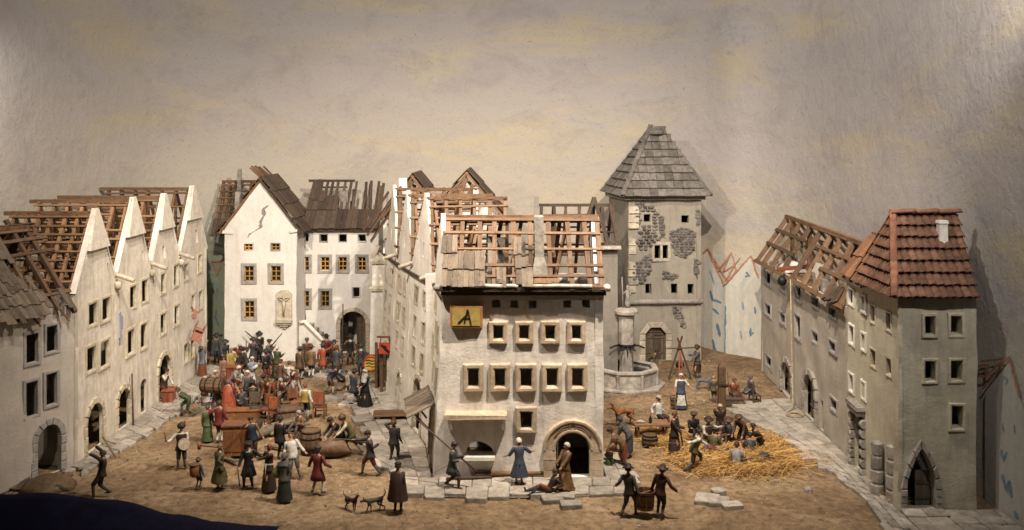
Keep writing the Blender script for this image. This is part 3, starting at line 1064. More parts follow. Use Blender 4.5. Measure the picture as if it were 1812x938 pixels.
def windows(W, specs, parent, fw, proud, mat, cas=None, back=.06):
    """specs: photo boxes of the openings -> hole loops, and frames built on the wall"""
    holes = []
    for sp in specs:
        r = W.rect(*sp[:4])
        holes.append(rect_loop(r))
        if fw:
            f = frame_ring(W, r, fw, proud, mat, parent, back=back)
        if cas: casement(W, r, f if fw else parent, *cas)
    return holes

def gutter_spout(parent, a, b, r=.10):
    mb = MB(); mb.tube([a, lerp(a, b, .5), b], [r * 1.1, r, r * .95], 8, caps=True)
    return obj('rain_spout', mb, S_PALE, parent)

# ------------------------------------------------------------------ left row: four gabled houses, gables to the square
LX = -17.0
LY = [37.35, 41.2, 45.1, 49.0, 53.5]
PEAK = [9.70, 9.95, 9.90, 10.10]
LEFT_LABEL = ['nearest gabled cream house of left row with two low arched doors',
              'second gabled cream house of left row with a faded blue mural',
              'third gabled cream house of left row with a large arched gate',
              'farthest gabled cream house of left row beside the white corner house']
LWIN = [[(156, 537, 171, 574), (180, 528, 194, 566), (153, 614, 169, 656), (177, 604, 192, 648)],
        [(229, 507, 240, 544), (250, 496, 261, 534), (225, 584, 237, 626), (248, 574, 259, 616)],
        [(284, 484, 292, 518), (307, 470, 315, 505), (283, 556, 293, 590), (308, 542, 316, 574)],
        [(325, 468, 332, 495), (350, 452, 356, 480), (338, 522, 344, 552), (351, 516, 357, 545), (325, 610, 331, 640), (337, 603, 343, 632)]]
LSLIT = [(189, 466, 192, 486), (251, 444, 254, 460), (289, 436, 293, 458), (346, 408, 350, 430)]
LDOOR = [[(153, 714, 181, 786)], [(208, 688, 229, 752), (250, 670, 259, 730)], [(280, 629, 301, 706)], []]

W_LEFT = wood('timber_left', (.11, .058, .03), (.33, .19, .10))
def left_house(i):
    y0, y1, zp = LY[i], LY[i + 1], PEAK[i]
    ze = 6.65
    root = empty('gabled_house', (LX, (y0 + y1) / 2, 0), LEFT_LABEL[i], 'house', 'gabled houses of the left row')
    W = Wall((LX, y0), (LX, y1))
    g = .10
    out = [(0, 0), (W.L, 0), (W.L, ze), (W.L / 2 + .12, zp + g), (W.L / 2 - .12, zp + g), (0, ze)]
    holes = windows(W, LWIN[i], root, .13, .05, S_CREAMF)
    holes += windows(W, [LSLIT[i]], root, 0, 0, S_CREAMF)
    for k, d in enumerate(LDOOR[i]):
        r = W.rect(*d); r = (r[0], .08, r[2], r[3])
        holes.append(arch_loop(r))
        if i == 2 or i == 0 or (i == 1 and k == 0):
            arch_stones(W, r, .24, .07, S_CREAMF, root, 7, 3)
        if i == 0:
            door_leaf(W, r, root, W_DOOR, 4, .14, 1.15 if k else .75, 0, arch=(r[2] - r[0]) / 2)
        if i == 1:
            door_leaf(W, r, root, W_DOOR, 3, .12, .8, 0, arch=(r[2] - r[0]) / 2)
    W.build('wall', root, out, holes, P_CREAM, .12, .045, .34, i)
    # projecting white hood over the gable head
    mb = MB()
    hb = .46
    ua, ub = W.L * (.5 - .5 * hb) , W.L * (.5 + .5 * hb)
    va = zp - (zp - ze) * hb
    tri = [W.p(ua - .06, va - .06, 0), W.p(ub + .06, va - .06, 0), W.p(W.L / 2 + .12, zp + .16, 0), W.p(W.L / 2 - .12, zp + .16, 0)]
    front = [p + W.n * (.20 if q < 2 else .07) + V((0, 0, random.uniform(-.03, .03))) for q, p in enumerate(tri)]
    mb.add(tri + front, [(4, 5, 6, 7), (0, 1, 5, 4), (1, 2, 6, 5), (2, 3, 7, 6), (3, 0, 4, 7)], 0)
    obj('gable_hood', mb, P_CREAM, root)
    # white coping on both rakes
    for sgn, (ea, eb) in ((0, (W.p(-.02, ze, 0), W.p(W.L / 2, zp + .12, 0))), (1, (W.p(W.L + .02, ze, 0), W.p(W.L / 2, zp + .12, 0)))):
        mb = MB(); mb.beam(ea - W.n * .06, eb - W.n * .06, .22, .09, jit=.03, up=V((0, -1 if sgn == 0 else 1, 1)))
        obj('coping', mb, P_WHITE, root)
    xb = [-20.4, -21.3, -21.9, -21.6][i]
    if i == 0: plain_wall(root, (xb, y0 + .01), (LX, y0 + .01), ze, P_L0, seed=3)
    if i == 3: plain_wall(root, (LX, y1), (xb, y1), ze, P_CREAM, seed=4)
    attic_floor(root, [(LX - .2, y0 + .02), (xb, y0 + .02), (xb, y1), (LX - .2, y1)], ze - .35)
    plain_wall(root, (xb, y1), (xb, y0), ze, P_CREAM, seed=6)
    # timber roof open to the sky
    ym = (y0 + y1) / 2
    zr = zp - .05
    roof = roof_part(root, (LX - .3, ym, zr), (xb - .35, ym, zr), W_OLD, .16, .18)
    mats = W_LEFT if i < 3 else W_OLD
    for s, ye in ((0, y0 + .05), (1, y1 - .05)):
        S = Slope((LX - .2, ym, zr), (xb, ym, zr), (LX - .2, ye, ze + .05), (xb, ye, ze + .05))
        rafters(S, roof, mats, [.02, .17, .33, .5, .66, .82, .98])
        qs = [.06, .17, .28, .39, .50, .61, .73, .86, .98]
        if i == 3: qs = [.06, .28, .5, .74, .95]
        qs = [(q, random.choice([0, 0, 0, .18]), random.choice([1, 1, 1.03, .84])) for q in qs]
        battens(S, roof, mats, qs)
    # collar ties and posts
    for t in (.17, .5, .82):
        x = lerp(LX - .2, xb, t)
        zc = ze + (zr - ze) * .45; hw = (y1 - y0) / 2 * .55
        beam('collar_beam', W_OLD, (x, ym - hw, zc), (x, ym + hw, zc), .11, .13, roof)
        beam('post', W_OLD, (x, ym, ze - .3), (x, ym, zr), .11, .11, roof)
    if i < 3:
        a = V((LX - .1, y1, ze + .28)); gutter_spout(root, a, a + V((.95, -.12, -.30)), .10)
        mb = MB(); mb.lathe((LX + .12, y1, ze - .42), [(.06, 0), (.15, .12), (.17, .3), (.12, .36)], 8)
        obj('corbel', mb, S_PALE, root)
    return root, W
LW = []
for i in range(4):
    LW.append(left_house(i))
# faded blue painted figure between the first and second house
Wm = LW[1][1]
mb = MB()
for (du, v0, v1, w) in ((.0, 4.1, 5.2, .22), (.12, 4.5, 5.0, .3), (.02, 3.8, 4.2, .14)):
    mb.box(Wm.p(.38 + du, (v0 + v1) / 2, .045), (w, v1 - v0, .02), Wm.rot, jit=.03)
obj('mural', mb, plaster('mural_blue', (.20, .22, .36), (.45, .42, .40), amount=1.2), LW[1][0])

# ------------------------------------------------------------------ left front house (nearest, at the frame edge)
A0, B0 = V((-18.75, 33.2)), V((-17.02, 37.30))
root = empty('corner_house', (-18, 35.5, 0), 'grey plastered house at left frame edge with broken shingle roof', 'house')
W = Wall(A0, B0)
ze = 6.25
holes = windows(W, [(46, 591, 67, 642), (82, 577, 101, 622), (45, 676, 66, 736), (81, 661, 100, 716)], root, .12, .05, S_GREYF)
r = W.rect(66, 752, 107, 850); r = (r[0], .02, r[2], r[3])
holes.append(arch_loop(r)); arch_stones(W, r, .26, .06, S_GREYF, root, 7, 4)
door_leaf(W, r, root, W_DOOR, 4, .3, 1.0, 0, arch=(r[2] - r[0]) / 2)
W.build('wall', root, [(0, 0), (W.L, 0), (W.L, ze), (0, ze)], holes, P_L0, .14, .05, .34, 21)
bk = -W.n * 4.3
plain_wall(root, (A0 + V((bk.x, bk.y))), A0, ze, P_L0, seed=22)
plain_wall(root, B0, (B0 + V((bk.x, bk.y)) * .85), ze, P_L0, seed=23)
attic_floor(root, [A0 + V((-W.n.x, -W.n.y)) * .2, A0 + V((bk.x, bk.y)), B0 + V((bk.x, bk.y)), B0 + V((-W.n.x, -W.n.y)) * .2], ze - .2)
zr = 9.25
e0, e1 = W.p(0, ze, .25), W.p(W.L + .1, ze, .25)
r0, r1 = W.p(0, zr, -2.3), W.p(W.L + .1, zr, -2.3)
S = Slope(r0, r1, e0, e1)
roof = roof_part(root, W.p(W.L * .55, zr, -2.3), W.p(W.L * .98, zr - .05, -2.3), W_OLD)
rafters(S, roof, W_ROOF, [(.62, -.06, 1.05), (.78, -.1, 1.0), (.93, .02, 1.05), (.36, .45, 1.05), (.1, .5, 1.05), (.5, .3, 1.0)], w=.16, h=.15)
battens(S, roof, W_ROOF, [(.05, .5, .95), (.17, .58, 1.06), (.33, .62, 1.06), (.83, .5, 1.04)], w=.13, h=.07)
boards(S, roof, W_SHING, -.02, .66, .60, 1.06, 3, .19, ragged=.2, miss=.03)
boards(S, roof, W_SHING, .66, .9, .80, .98, 1, .24, ragged=.3, miss=.35)
boards(S, roof, W_SHING, .0, .52, .40, .62, 1, .19, ragged=.3)
boards(S, roof, W_SHING, .38, .60, .16, .40, 1, .27, ragged=.25)
S2 = Slope(r0, r1, W.p(0, ze, -4.5), W.p(W.L + .1, ze, -4.5))
rafters(S2, roof, W_OLD, [.62, .78, .93])
boards(S2, roof, W_SHING, .0, 1.0, .0, .9, 4, .35)
# hanging broken board ends under the eave
for t in (.52, .8):
    beam('broken_board', W_OLD, S.p(t, .97, -.1), S.p(t + .05, 1.12, -.2), .12, .05, roof)

# ------------------------------------------------------------------ white gable house at the back left, with its wing
root = empty('white_house', (-14.4, 55.2, 0), 'white gable-fronted house at back left with a cracked gable and stone crucifix relief', 'house')
W = Wall((-16.45, 55.0), (-12.35, 55.0))
ze, zp = 7.55, 10.30
specs_s = [(432, 431, 447, 443), (480, 431, 495, 443)]
specs_b = [(432, 471, 449, 498), (479, 471, 497, 498), (432, 533, 450, 563)]
holes = []
for sp in specs_s:
    r = W.rect(*sp); holes.append(rect_loop(r))
    w_ = frame_ring(W, r, .05, .01, S_GREYF, root)
    casement(W, r, w_, W_YELLOW, PANE, 2, 2)
for sp in specs_b:
    r = W.rect(*sp); holes.append(rect_loop(r))
    w_ = frame_ring(W, r, .17, .04, S_GREYF, root)
    casement(W, r, w_, W_YELLOW, PANE, 2, 3)
W.build('wall', root, [(0, 0), (W.L, 0), (W.L, ze - .1), (W.L + .02, ze), (W.L / 2, zp), (-.02, ze), (0, ze - .1)], holes, P_B, .3, .03, .40, 31)
plain_wall(root, (-12.35, 55.0), (-12.35, 57.2), ze, P_B, seed=32)
plain_wall(root, (-12.35, 57.2), (-12.35, 59), ze, P_B, seed=33)
plain_wall(root, (-16.45, 59), (-16.45, 55), ze, P_B, seed=34)
plain_wall(root, (-12.35, 59), (-16.45, 59), ze, P_B, seed=35)
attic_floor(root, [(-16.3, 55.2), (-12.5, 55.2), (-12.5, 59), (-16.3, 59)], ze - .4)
# projecting lip of plaster at the foot of the gable (left shoulder)
mb = MB(); mb.beam(W.p(-.10, ze - .12, .04), W.p(.5, ze - .20, .04), .10, .16, jit=.03)
mb.beam(W.p(W.L - .35, ze - .12, .04), W.p(W.L + .08, ze - .06, .04), .10, .14, jit=.03)
obj('plaster_lip', mb, P_B, root)
xm = -14.4; zr = zp + .2
roof = roof_part(root, (xm, 55.0, zr - .15), (xm, 59.1, zr - .15), W_OLD)
Sr = Slope((xm, 54.85, zr), (xm, 59.0, zr), (-12.05, 54.85, ze - .1), (-12.05, 59.0, ze - .1))
boards(Sr, roof, W_PLANK, 0, 1, 0, 1.03, 4, .38, lift=.10, ragged=.03)
rafters(Sr, roof, W_PLANK, [.02, .35, .7, .98])
Sl = Slope((xm, 54.95, zr), (xm, 59.0, zr), (-16.75, 54.95, ze - .1), (-16.75, 59.0, ze - .1))
rafters(Sl, roof, W_OLD, [.02, .3, .55, .8, .98])
battens(Sl, roof, W_OLD, [(.1, 0, .6), .25, .45, .62, .8, .95])
boards(Sl, roof, W_OLD, 0, .5, .0, .42, 2, .3)
boards(Sl, roof, W_PLANK, .0, .35, .82, 1.04, 1, .3)
# ragged boards standing over the ridge
for k in range(6):
    a = V((xm + .1, 55.1 + k * .55, zr - .1)); beam('broken_board', W_OLD, a, a + V((-.62 - .18 * random.random(), 0, .66 + .12 * random.random())), .34, .05, roof, up=V((1, 0, 1)))
for (px, y0_, y1_) in ((418, 298, 330), (420, 338, 375)):
    pass
mb = MB(); mb.box(at(421, 368, 56.2), (.32, .3, 1.9), jit=.03)
obj('chimney', mb, S_GREY, root)
mb = MB(); mb.box(at(424, 318, 58.0), (.24, .24, 1.3), jit=.03)
obj('chimney', mb, S_GREY, root)
# cross roof behind, its bare slope towards the square
S3 = Slope((-17.6, 58.4, 10.15), (-14.6, 58.4, 10.15), (-17.6, 56.6, 7.3), (-14.6, 56.6, 7.3))
beam('ridge_beam', W_OLD, S3.p(0, 0), S3.p(1, 0), .16, .16, roof)
rafters(S3, roof, W_OLD, [.02, .14, .27, .4, .6, .8], w=.15)
battens(S3, roof, W_OLD, [.08, .2, .34, .48, .62, .78], w=.12)
boards(S3, roof, W_PLANK, -.03, .4, .78, 1.06, 1, .26, ragged=.2)
# crack in the gable: shallow dark wedge strips set into the plaster
ck = [(474, 364), (466, 370), (468, 380), (462, 392), (462, 402), (452, 408), (442, 414), (438, 422)]
mb = MB(); rc = random.Random(3); left, right = [], []
cp_ = []
for a, b in zip(ck, ck[1:]):
    n_ = max(2, int(math.hypot(b[0] - a[0], b[1] - a[1]) / 2.2)); cp_ += [lerp(V(a), V(b), k / n_) for k in range(n_)]
for k, q in enumerate(cp_):
    u, v = W.uv(q.x, q.y); t = k / len(cp_)
    w_ = rc.uniform(.012, .05) * (1.3 - t) + (.07 * rc.random() if t < .22 else 0) + (.07 * rc.random() if .4 < t < .6 else 0)
    left.append((u - w_ - .03 * rc.random(), v + rc.uniform(-.03, .03))); right.append((u + w_, v + rc.uniform(-.03, .03)))
rsq = [[W.p(*l_, .005), W.p(*l_, .058), W.p(*r_, .058), W.p(*r_, .005)] for l_, r_ in zip(left, right)]
mb.rings(rsq, 0, True, True, True, False)
obj('crack', mb, plaster('crack_grey', (.26, .23, .21), (.12, .10, .09), amount=1.0), root)
# relief plaque with a crucifix
r = W.rect(490, 515, 517, 566)
mb = MB()
mb.rings([[W.p(u, v, w_) for u, v in ((r[0], r[1]), (r[2], r[1]), (r[2], r[3] - .15), ((r[0] + r[2]) / 2 + .2, r[3] + .05), ((r[0] + r[2]) / 2 - .2, r[3] + .05), (r[0], r[3] - .1))] for w_ in (-.05, .10, .13)], 0, True, False, True, False)
plq = obj('relief_plaque', mb, S_PALE, root)
um = (r[0] + r[2]) / 2; vm = (r[1] + r[3]) / 2
mb = MB()
mb.tube([W.p(um, r[1] + .25, .17), W.p(um, r[3] - .25, .17)], .05, 6)
mb.tube([W.p(r[0] + .08, r[3] - .36, .17), W.p(r[2] - .08, r[3] - .36, .17)], .04, 6)
mb.tube([W.p(um - .02, vm - .45, .22), W.p(um + .03, vm - .1, .23), W.p(um, vm + .25, .22)], [.05, .08, .09], 7)
mb.lathe(W.p(um, vm + .32, .22), [(.01, 0), (.06, .04), (.06, .10), (.01, .14)], 8)
mb.tube([W.p(um, vm + .22, .21), W.p(um - .28, vm + .42, .2)], [.04, .03], 6)
mb.tube([W.p(um, vm + .22, .21), W.p(um + .28, vm + .42, .2)], [.04, .03], 6)
obj('crucifix', mb, S_PALE, plq)
mb = MB()
for (hw, v0, v1, w_) in ((.46, r[1] - .14, r[1], .26), (.38, r[1] - .26, r[1] - .14, .20), (.24, r[1] - .38, r[1] - .26, .15), (.10, r[1] - .52, r[1] - .38, .09)):
    mb.box(W.p(um, (v0 + v1) / 2, w_ / 2), (hw * 2, v1 - v0, w_), W.rot, jit=.01)
obj('bracket', mb, S_PALE, plq)

# wing
root = empty('gate_house', (-10.3, 57.2, 0), 'white wing with an arched gate and charred broken plank roof', 'house')
W = Wall((-12.30, 57.2), (-7.95, 57.2))
ze = 7.45
holes = []
for sp in ((532, 414, 546, 427), (566, 415, 579, 428), (600, 415, 613, 428), (634, 415, 647, 428), (624, 509, 637, 526)):
    holes.append(rect_loop(W.rect(*sp)))
    frame_ring(W, W.rect(*sp), .04, .012, S_GREYF, root)
for sp in ((533, 455, 547, 479), (567, 455, 583, 479), (599, 455, 614, 479), (633, 455, 648, 479), (533, 515, 547, 543), (568, 515, 583, 543)):
    r = W.rect(*sp); holes.append(rect_loop(r))
    w_ = frame_ring(W, r, .16, .04, S_GREYF, root)
    casement(W, r, w_, W_YELLOW, PANE, 2, 3)
r = W.rect(602, 551, 647, 624); r = (r[0], 0.02, r[2], r[3])
holes.append(arch_loop(r)); arch_stones(W, r, .24, .05, S_PALE, root, 9, 4)
W.build('wall', root, [(0, 0), (W.L, 0), (W.L, ze), (0, ze)], holes, P_B, .35, .03, .40, 41)
door_leaf(W, ((r[0] + r[2]) / 2 + .08, r[1], r[2] - .05, r[3] - .1), root, W_DOOR, 4, .35, .45, 1, arch=.45)
door_leaf(W, (r[0] + .02, r[1], (r[0] + r[2]) / 2, r[3] - .15), root, W_DARK, 4, .35, 1.2, 0, arch=.45)
plain_wall(root, (-7.95, 57.2), (-7.95, 60), ze, P_B, seed=42)
plain_wall(root, (-7.95, 60), (-12.3, 60), ze + 0, P_B, seed=43)
attic_floor(root, [(-12.3, 57.4), (-8, 57.4), (-8, 60), (-12.3, 60)], ze - .3)
attic_floor(root, [(-12.3, 57.6), (-8, 57.6), (-8, 60), (-12.3, 60)], 4.3, name='upper_floor')
zr = 10.15
S = Slope((-12.3, 59.6, zr), (-7.95, 59.6, zr), (-12.4, 56.95, ze), (-7.95, 56.95, ze))
roof = roof_part(root, (-12.6, 59.6, zr), (-9.75, 59.6, zr), W_DARK)
boards(S, roof, W_DARK, 0, 1.0, .66, 1.02, 1, .32, ragged=.02)
boards(S, roof, W_DARK, 0, .41, .36, .64, 1, .32, ragged=.03)
boards(S, roof, W_DARK, 0, .14, .02, .40, 1, .3, ragged=.05)
boards(S, roof, W_PLANK, .06, .22, .25, .45, 1, .3, ragged=.1)
rafters(S, roof, W_PLANK, [.03, .12, .2, .28, .36, .46, .54, .62, (.82, .05, 1), (.93, .0, 1), (.97, .1, 1), (.995, .05, 1), (.75, .2, 1)], w=.15)
S2 = Slope((-12.3, 59.6, zr), (-9.75, 59.6, zr), (-12.3, 60.2, 9.3), (-9.75, 60.2, 9.3))
battens(S2, roof, W_PLANK, [(.0, 0, 1), (.5, 0, .8)])
for (px, pt, pb) in ((626, 335, 395), (648, 322, 398), (657, 320, 398)):
    a, b = at(px - 3, pb, 58.3), at(px, pt, 58.9)
    beam('leaning_rafter', W_DARK, a, b, .16, .13, roof)
mb = MB(); mb.beam((-12.4, 56.93, ze - .02), (-7.9, 56.93, ze - .02), .14, .2, jit=.02)
obj('eave_beam', mb, W_DARK, roof)
mb = MB(); mb.box(at(611, 372, 58.6), (.42, .4, 2.3), jit=.04)
obj('chimney', mb, S_GREY, root)
# stair parapet
mb = MB()
pa, pb = G(527, 640), G(577, 640)
y = 55.6
prof = [at(529, 645, y), at(578, 645, y), at(578, 618, y), at(574, 606, y), at(539, 570, y), at(529, 572, y)]
for q in prof[:2]: q.z = 0
mb.prism(prof, (0, .35, 0))
st = obj('stair_parapet', mb, P_B, root)
mb = MB()
cp = [at(531, 571, y - .06), at(539, 569, y - .06), at(573, 604, y - .06), at(578, 618, y - .06)]
mb.tube(cp, [.13, .12, .11, .08], 8)
obj('coping', mb, P_WHITE, st)
mb = MB()
for k in range(7):
    mb.box((-11.9 + .28 * (6 - k) , 56.5, .13 + .26 * k * .5), (.3, 1.2, .26 * k + .26), jit=.01)
obj('steps', mb, S_GREY, root)

# white pier beside the gate house
root = empty('stepped_pier', (-7.4, 53.9, 0), 'white stepped pier with a pyramidal stone cap beside the gate house', 'pier')
def pier():
    c = V((-7.25, 53.6, 0)); w, d = .52, .7
    def lp(h, w, d): return [c + V((-w, -d, h)), c + V((w, -d, h)), c + V((w, d, h)), c + V((-w, d, h))]
    mb = MB(); mb.rings([lp(0, w + .08, d + .05), lp(2.0, w + .04, d), lp(4.35, w, d)], 0, True, True, True, False); obj('lower_shaft', mb, P_WHITE, root)
    mb = MB(); mb.rings([lp(4.35, w + .10, d + .1), lp(4.5, w + .13, d + .12), lp(4.62, w + .02, d + .02)], 0, True, True, True, False); obj('string_course', mb, S_PALE, root)
    mb = MB(); mb.rings([lp(4.62, w - .05, d - .05), lp(5.85, w - .06, d - .05)], 0, True, True, True, False); obj('upper_shaft', mb, P_WHITE, root)
    mb = MB(); mb.rings([lp(5.85, w + .06, d + .05), lp(6.02, w + .08, d + .06), lp(6.42, w * .45, d * .4)], 0, True, True, True, False); obj('cap', mb, S_PALE, root)
pier()
plain_wall(root, (-8.0, 54.3), (-6.2, 52.5), 6.7, P_WHITE, seed=51)

# ------------------------------------------------------------------ middle block
FA = [V((-2.92, 35.8)), V((-3.55, 39.8)), V((-4.85, 43.5)), V((-5.95, 46.9)), V((-7.0, 50.6))]
root = empty('market_house', (.2, 36, 0), 'large white middle house with an open timber roof and round-arched doorway', 'house')
ze, zp = 7.12, 9.62
W = Wall((-2.92, 35.8), (3.40, 35.8))
holes = []
for x in (877, 909, 943, 1003, 1037): holes.append(rect_loop(W.rect(x - 7, 531, x + 7, 545)))
for a, b in ((873, 890), (919, 936), (965, 982), (1012, 1028)):
    r = W.rect(a, 576, b, 600); holes.append(rect_loop(r)); frame_ring(W, r, .17, .12, S_FRAME, root, back=.2)
for a, b in ((828, 847), (875, 894), (921, 941), (967, 986), (1012, 1031)):
    r = W.rect(a, 652, b, 684); holes.append(rect_loop(r)); frame_ring(W, r, .18, .13, S_FRAME, root, back=.2)
r = W.rect(921, 728, 941, 757); holes.append(rect_loop(r)); frame_ring(W, r, .18, .13, S_FRAME, root, back=.2)
# shop opening: half-round
rs = W.rect(824, 781, 873, 803)
holes.append(arch_loop(rs, rise=rs[3] - rs[1] - .02))
sill = MB(); sill.box(W.p((rs[0] + rs[2]) / 2, rs[1] - .07, .16), (rs[2] - rs[0] + .14, .11, .44), W.rot, jit=.015); obj('shop_sill', sill, P_WHITE, root)
# doorway
rd = W.rect(983, 764, 1043, 852); rd = (rd[0], .1, rd[2], rd[3])
holes.append(arch_loop(rd, n=14))
W.build('wall', root, [(0, 0), (W.L, 0), (W.L, ze), (.34, ze)], holes, P_WHITE, .35, .05, .30, 61)
portal = MB()
n = 14; hw = (rd[2] - rd[0]) / 2; um = (rd[0] + rd[2]) / 2; sp_ = rd[3] - hw
def arc(off, w): return [W.p(um + math.cos(math.pi * i / n) * (hw + off), sp_ + math.sin(math.pi * i / n) * (hw + off * 1.0), w) for i in range(n + 1)]
portal.rings([arc(.0, -.2), arc(.0, .14), arc(.05, .19), arc(.11, .19), arc(.13, .14), arc(.36, .14), arc(.39, .20), arc(.46, .20), arc(.49, -.05)], 0, False, sm=False)
pt_ = obj('portal', portal, S_FRAME, root)
for sgn, e in ((-1, rd[0]), (1, rd[2])):
    for k in range(3):
        v0 = rd[1] - .08 + (sp_ - rd[1] + .08) * k / 3; v1 = rd[1] - .08 + (sp_ - rd[1] + .08) * (k + 1) / 3 - .02
        mb = MB(); mb.box(W.p(e + sgn * .22, (v0 + v1) / 2, .04), (.45, v1 - v0, .26), W.rot, jit=.012); obj('jamb_stone', mb, S_FRAME, pt_)
# carved ornament on the arch band
mb = MB()
mb.tube([W.p(um + .13 * math.cos(a), rd[3] + .22 + .10 * math.sin(a), .16) for a in [2 * math.pi * i / 12 for i in range(13)]], .022, 5)
for sg in (-1, 1):
    mb.tube([W.p(um + sg * (.18 + .5 * t), rd[3] + .25 - .42 * t * t, .16) for t in [i / 8 for i in range(9)]], .02, 5)
    mb.tube([W.p(um + sg * (.20 + .42 * t), rd[3] + .15 - .34 * t * t, .16) for t in [i / 8 for i in range(9)]], .018, 5)
obj('carved_ornament', mb, stone('stone_carving', (.28, .20, .13), (.14, .09, .06), 4), pt_)
door_leaf(W, (rd[0] + .02, rd[1], rd[2] - .02, rd[3]), root, W_DARK, 5, .42, 1.25, 0, arch=hw)
mb = MB(); mb.box(W.p(rd[0] + .06, 1.35, -.1), (.1, .14, .1), W.rot); mb.box(W.p(rd[0] + .08, .95, -.12), (.05, .9, .05), W.rot); obj('door_handle', mb, BONE, root)
# shop canopy beam on two brackets
ca, cb = W.uv(789, 731), W.uv(897, 733)
beam_ = MB(); beam_.box(W.p((ca[0] + cb[0]) / 2, ca[1], .28), (cb[0] - ca[0], .16, .62), W.rot, jit=.02)
cano = obj('shop_canopy', beam_, S_FRAME, root)
for u in (ca[0] + .18, cb[0] - .12):
    mb = MB(); mb.prism([W.p(u - .07, ca[1] - .09, .02), W.p(u - .07, ca[1] - .09, .5), W.p(u - .07, ca[1] - .30, .42), W.p(u - .07, ca[1] - .62, .02)], W.d * .14); obj('bracket', mb, P_WHITE, cano)
# eave board, gutter remains, corner ball
mb = MB(); mb.box((.42, 35.62, ze + .02), (6.4, .42, .16), jit=.02); obj('eave_board', mb, W_DARK, root)
mb = MB(); mb.box((.42, 35.72, ze - .16), (6.15, .16, .18), jit=.02); obj('cornice', mb, W_DARK, root)
for x0, x1 in ((-1.55, -.35), (-.22, .22), (.55, 2.95)):
    mb = MB(); mb.tube([(x0, 35.42, ze + .14), ((x0 + x1) / 2, 35.42, ze + .15), (x1, 35.42, ze + .13)], .075, 8); obj('gutter', mb, BONE, root)
mb = MB(); mb.lathe((3.50, 35.45, ze - .06), [(.02, 0), (.1, .03), (.14, .12), (.12, .22), (.03, .27)], 10); obj('gutter_end', mb, P_WHITE, root)
mb = MB(); mb.lathe((-2.78, 35.5, ze - .05), [(.02, 0), (.11, .03), (.15, .12), (.1, .2), (.03, .24)], 10); obj('gutter_end', mb, S_GREY, root)
# side walls
Wl = Wall(FA[1], FA[0], 0, .05)
us = Wl.L
hl = []
for uc, v0, v1 in ((us - .9, 4.6, 5.5), (us - 1.9, 4.6, 5.5), (us - 1.0, 3.0, 3.9), (us - 2.2, 3.0, 3.9), (us - 3.1, 3.9, 4.8), (us - 2.7, 5.8, 6.4)):
    q = (uc - .24, v0, uc + .24, v1); hl.append(rect_loop(q)); frame_ring(Wl, q, .1, .05, S_PALE, root, back=.06)
r = (us - 2.6, .1, us - 1.5, 2.55); hl.append(arch_loop(r)); arch_stones(Wl, r, .2, .06, S_PALE, root, 7, 3)
door_leaf(Wl, r, root, W_DOOR, 4, .25, 0, 0, arch=.55)
Wl.build('wall', root, [(0, 0), (us, 0), (us, ze), (us / 2 + .1, zp + .12), (us / 2 - .1, zp + .12), (0, ze)], hl, P_WHITE, .13, .05, .34, 62)
mb = MB(); mb.prism([Wl.p(us - .02, 0, .02), Wl.p(us - .9, 0, .02), Wl.p(us - .9, 3.4, .02), Wl.p(us - .02, 4.6, .02)], Wl.n * .01)
Wr = Wall((3.40, 35.8), (3.40, 39.8))
Wr.build('wall', root, [(0, 0), (4, 0), (4, ze), (2, zp + .05), (0, ze)], [], P_WHITE, .3, .04, .5, 63)
plain_wall(root, (3.4, 39.8), (-3.55, 39.8), ze, P_WHITE, seed=64)
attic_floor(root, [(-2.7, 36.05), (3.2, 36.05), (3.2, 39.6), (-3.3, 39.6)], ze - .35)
yr = 37.8
S = Slope((-2.65, yr, zp), (3.40, yr, zp), (-2.6, 35.45, ze + .08), (3.46, 35.45, ze + .08))
Sb = Slope((-2.65, yr, zp), (3.40, yr, zp), (-3.3, 40.0, ze + .08), (3.46, 40.0, ze + .08))
roof = roof_part(root, (-2.75, yr, zp), (3.40, yr, zp), W_ROOF, .16, .17)
rafters(S, roof, W_ROOF, [.03, .12, .22, .33, .45, .56, .67, .79, .90, .985], w=.17, h=.14)
battens(S, roof, W_ROOF, [(.05, 0, 1), .24, .27 + .2, (.70, .0, 1.0), .86, .985], w=.11)
rafters(Sb, roof, W_OLD, [.03, .14, .25, .37, .50, .62, .75, .87, .985], w=.14)
battens(Sb, roof, W_OLD, [.1, .3, .5, .7, .9])
for x in (-2.0, -.2, 1.6):
    zc = ze + 1.15
    beam('collar_beam', W_OLD, (x, yr - 1.25, zc), (x, yr + 1.25, zc), .13, .15, roof)
    beam('post', W_OLD, (x, yr, ze - .3), (x, yr, zp), .13, .13, roof)
    beam('brace', W_OLD, (x, yr - .9, ze - .1), (x + .5, yr, zp - .5), .11, .11, roof)
# shingle remains on the near slope
boards(S, roof, W_SHING, .0, .265, .53, 1.0, 2, .2, lift=.08, ragged=.05)
boards(S, roof, W_SHING, -.01, .09, .30, .54, 1, .2, lift=.08, ragged=.15)
boards(S, roof, W_SHING, .445, .52, .33, .58, 1, .17, ragged=.2)
boards(S, roof, W_SHING, .45, .525, .58, .76, 1, .2, ragged=.1)
boards(S, roof, W_SHING, .455, .56, .76, 1.0, 1, .2, ragged=.12)
boards(S, roof, W_SHING, .335, .395, .76, .96, 1, .14, ragged=.3)
boards(S, roof, W_OLD, .56, .72, .90, .98, 1, .3, ragged=.2)
mb = MB()
cb = S.p(.605, .72)
mb.rings([[V((cb.x + sx * w + dx, cb.y + sy * w, z)) for sx, sy in ((-1, -1), (1, -1), (1, 1), (-1, 1))] for z, w, dx in ((cb.z - .5, .3, 0), (cb.z + .05, .25, 0), (cb.z + .4, .17, -.02), (cb.z + 1.2, .17, -.03), (cb.z + 1.9, .18, -.05), (cb.z + 1.93, .14, -.05))], 0, True, True, True, False)
obj('chimney', mb, S_GREY, root)
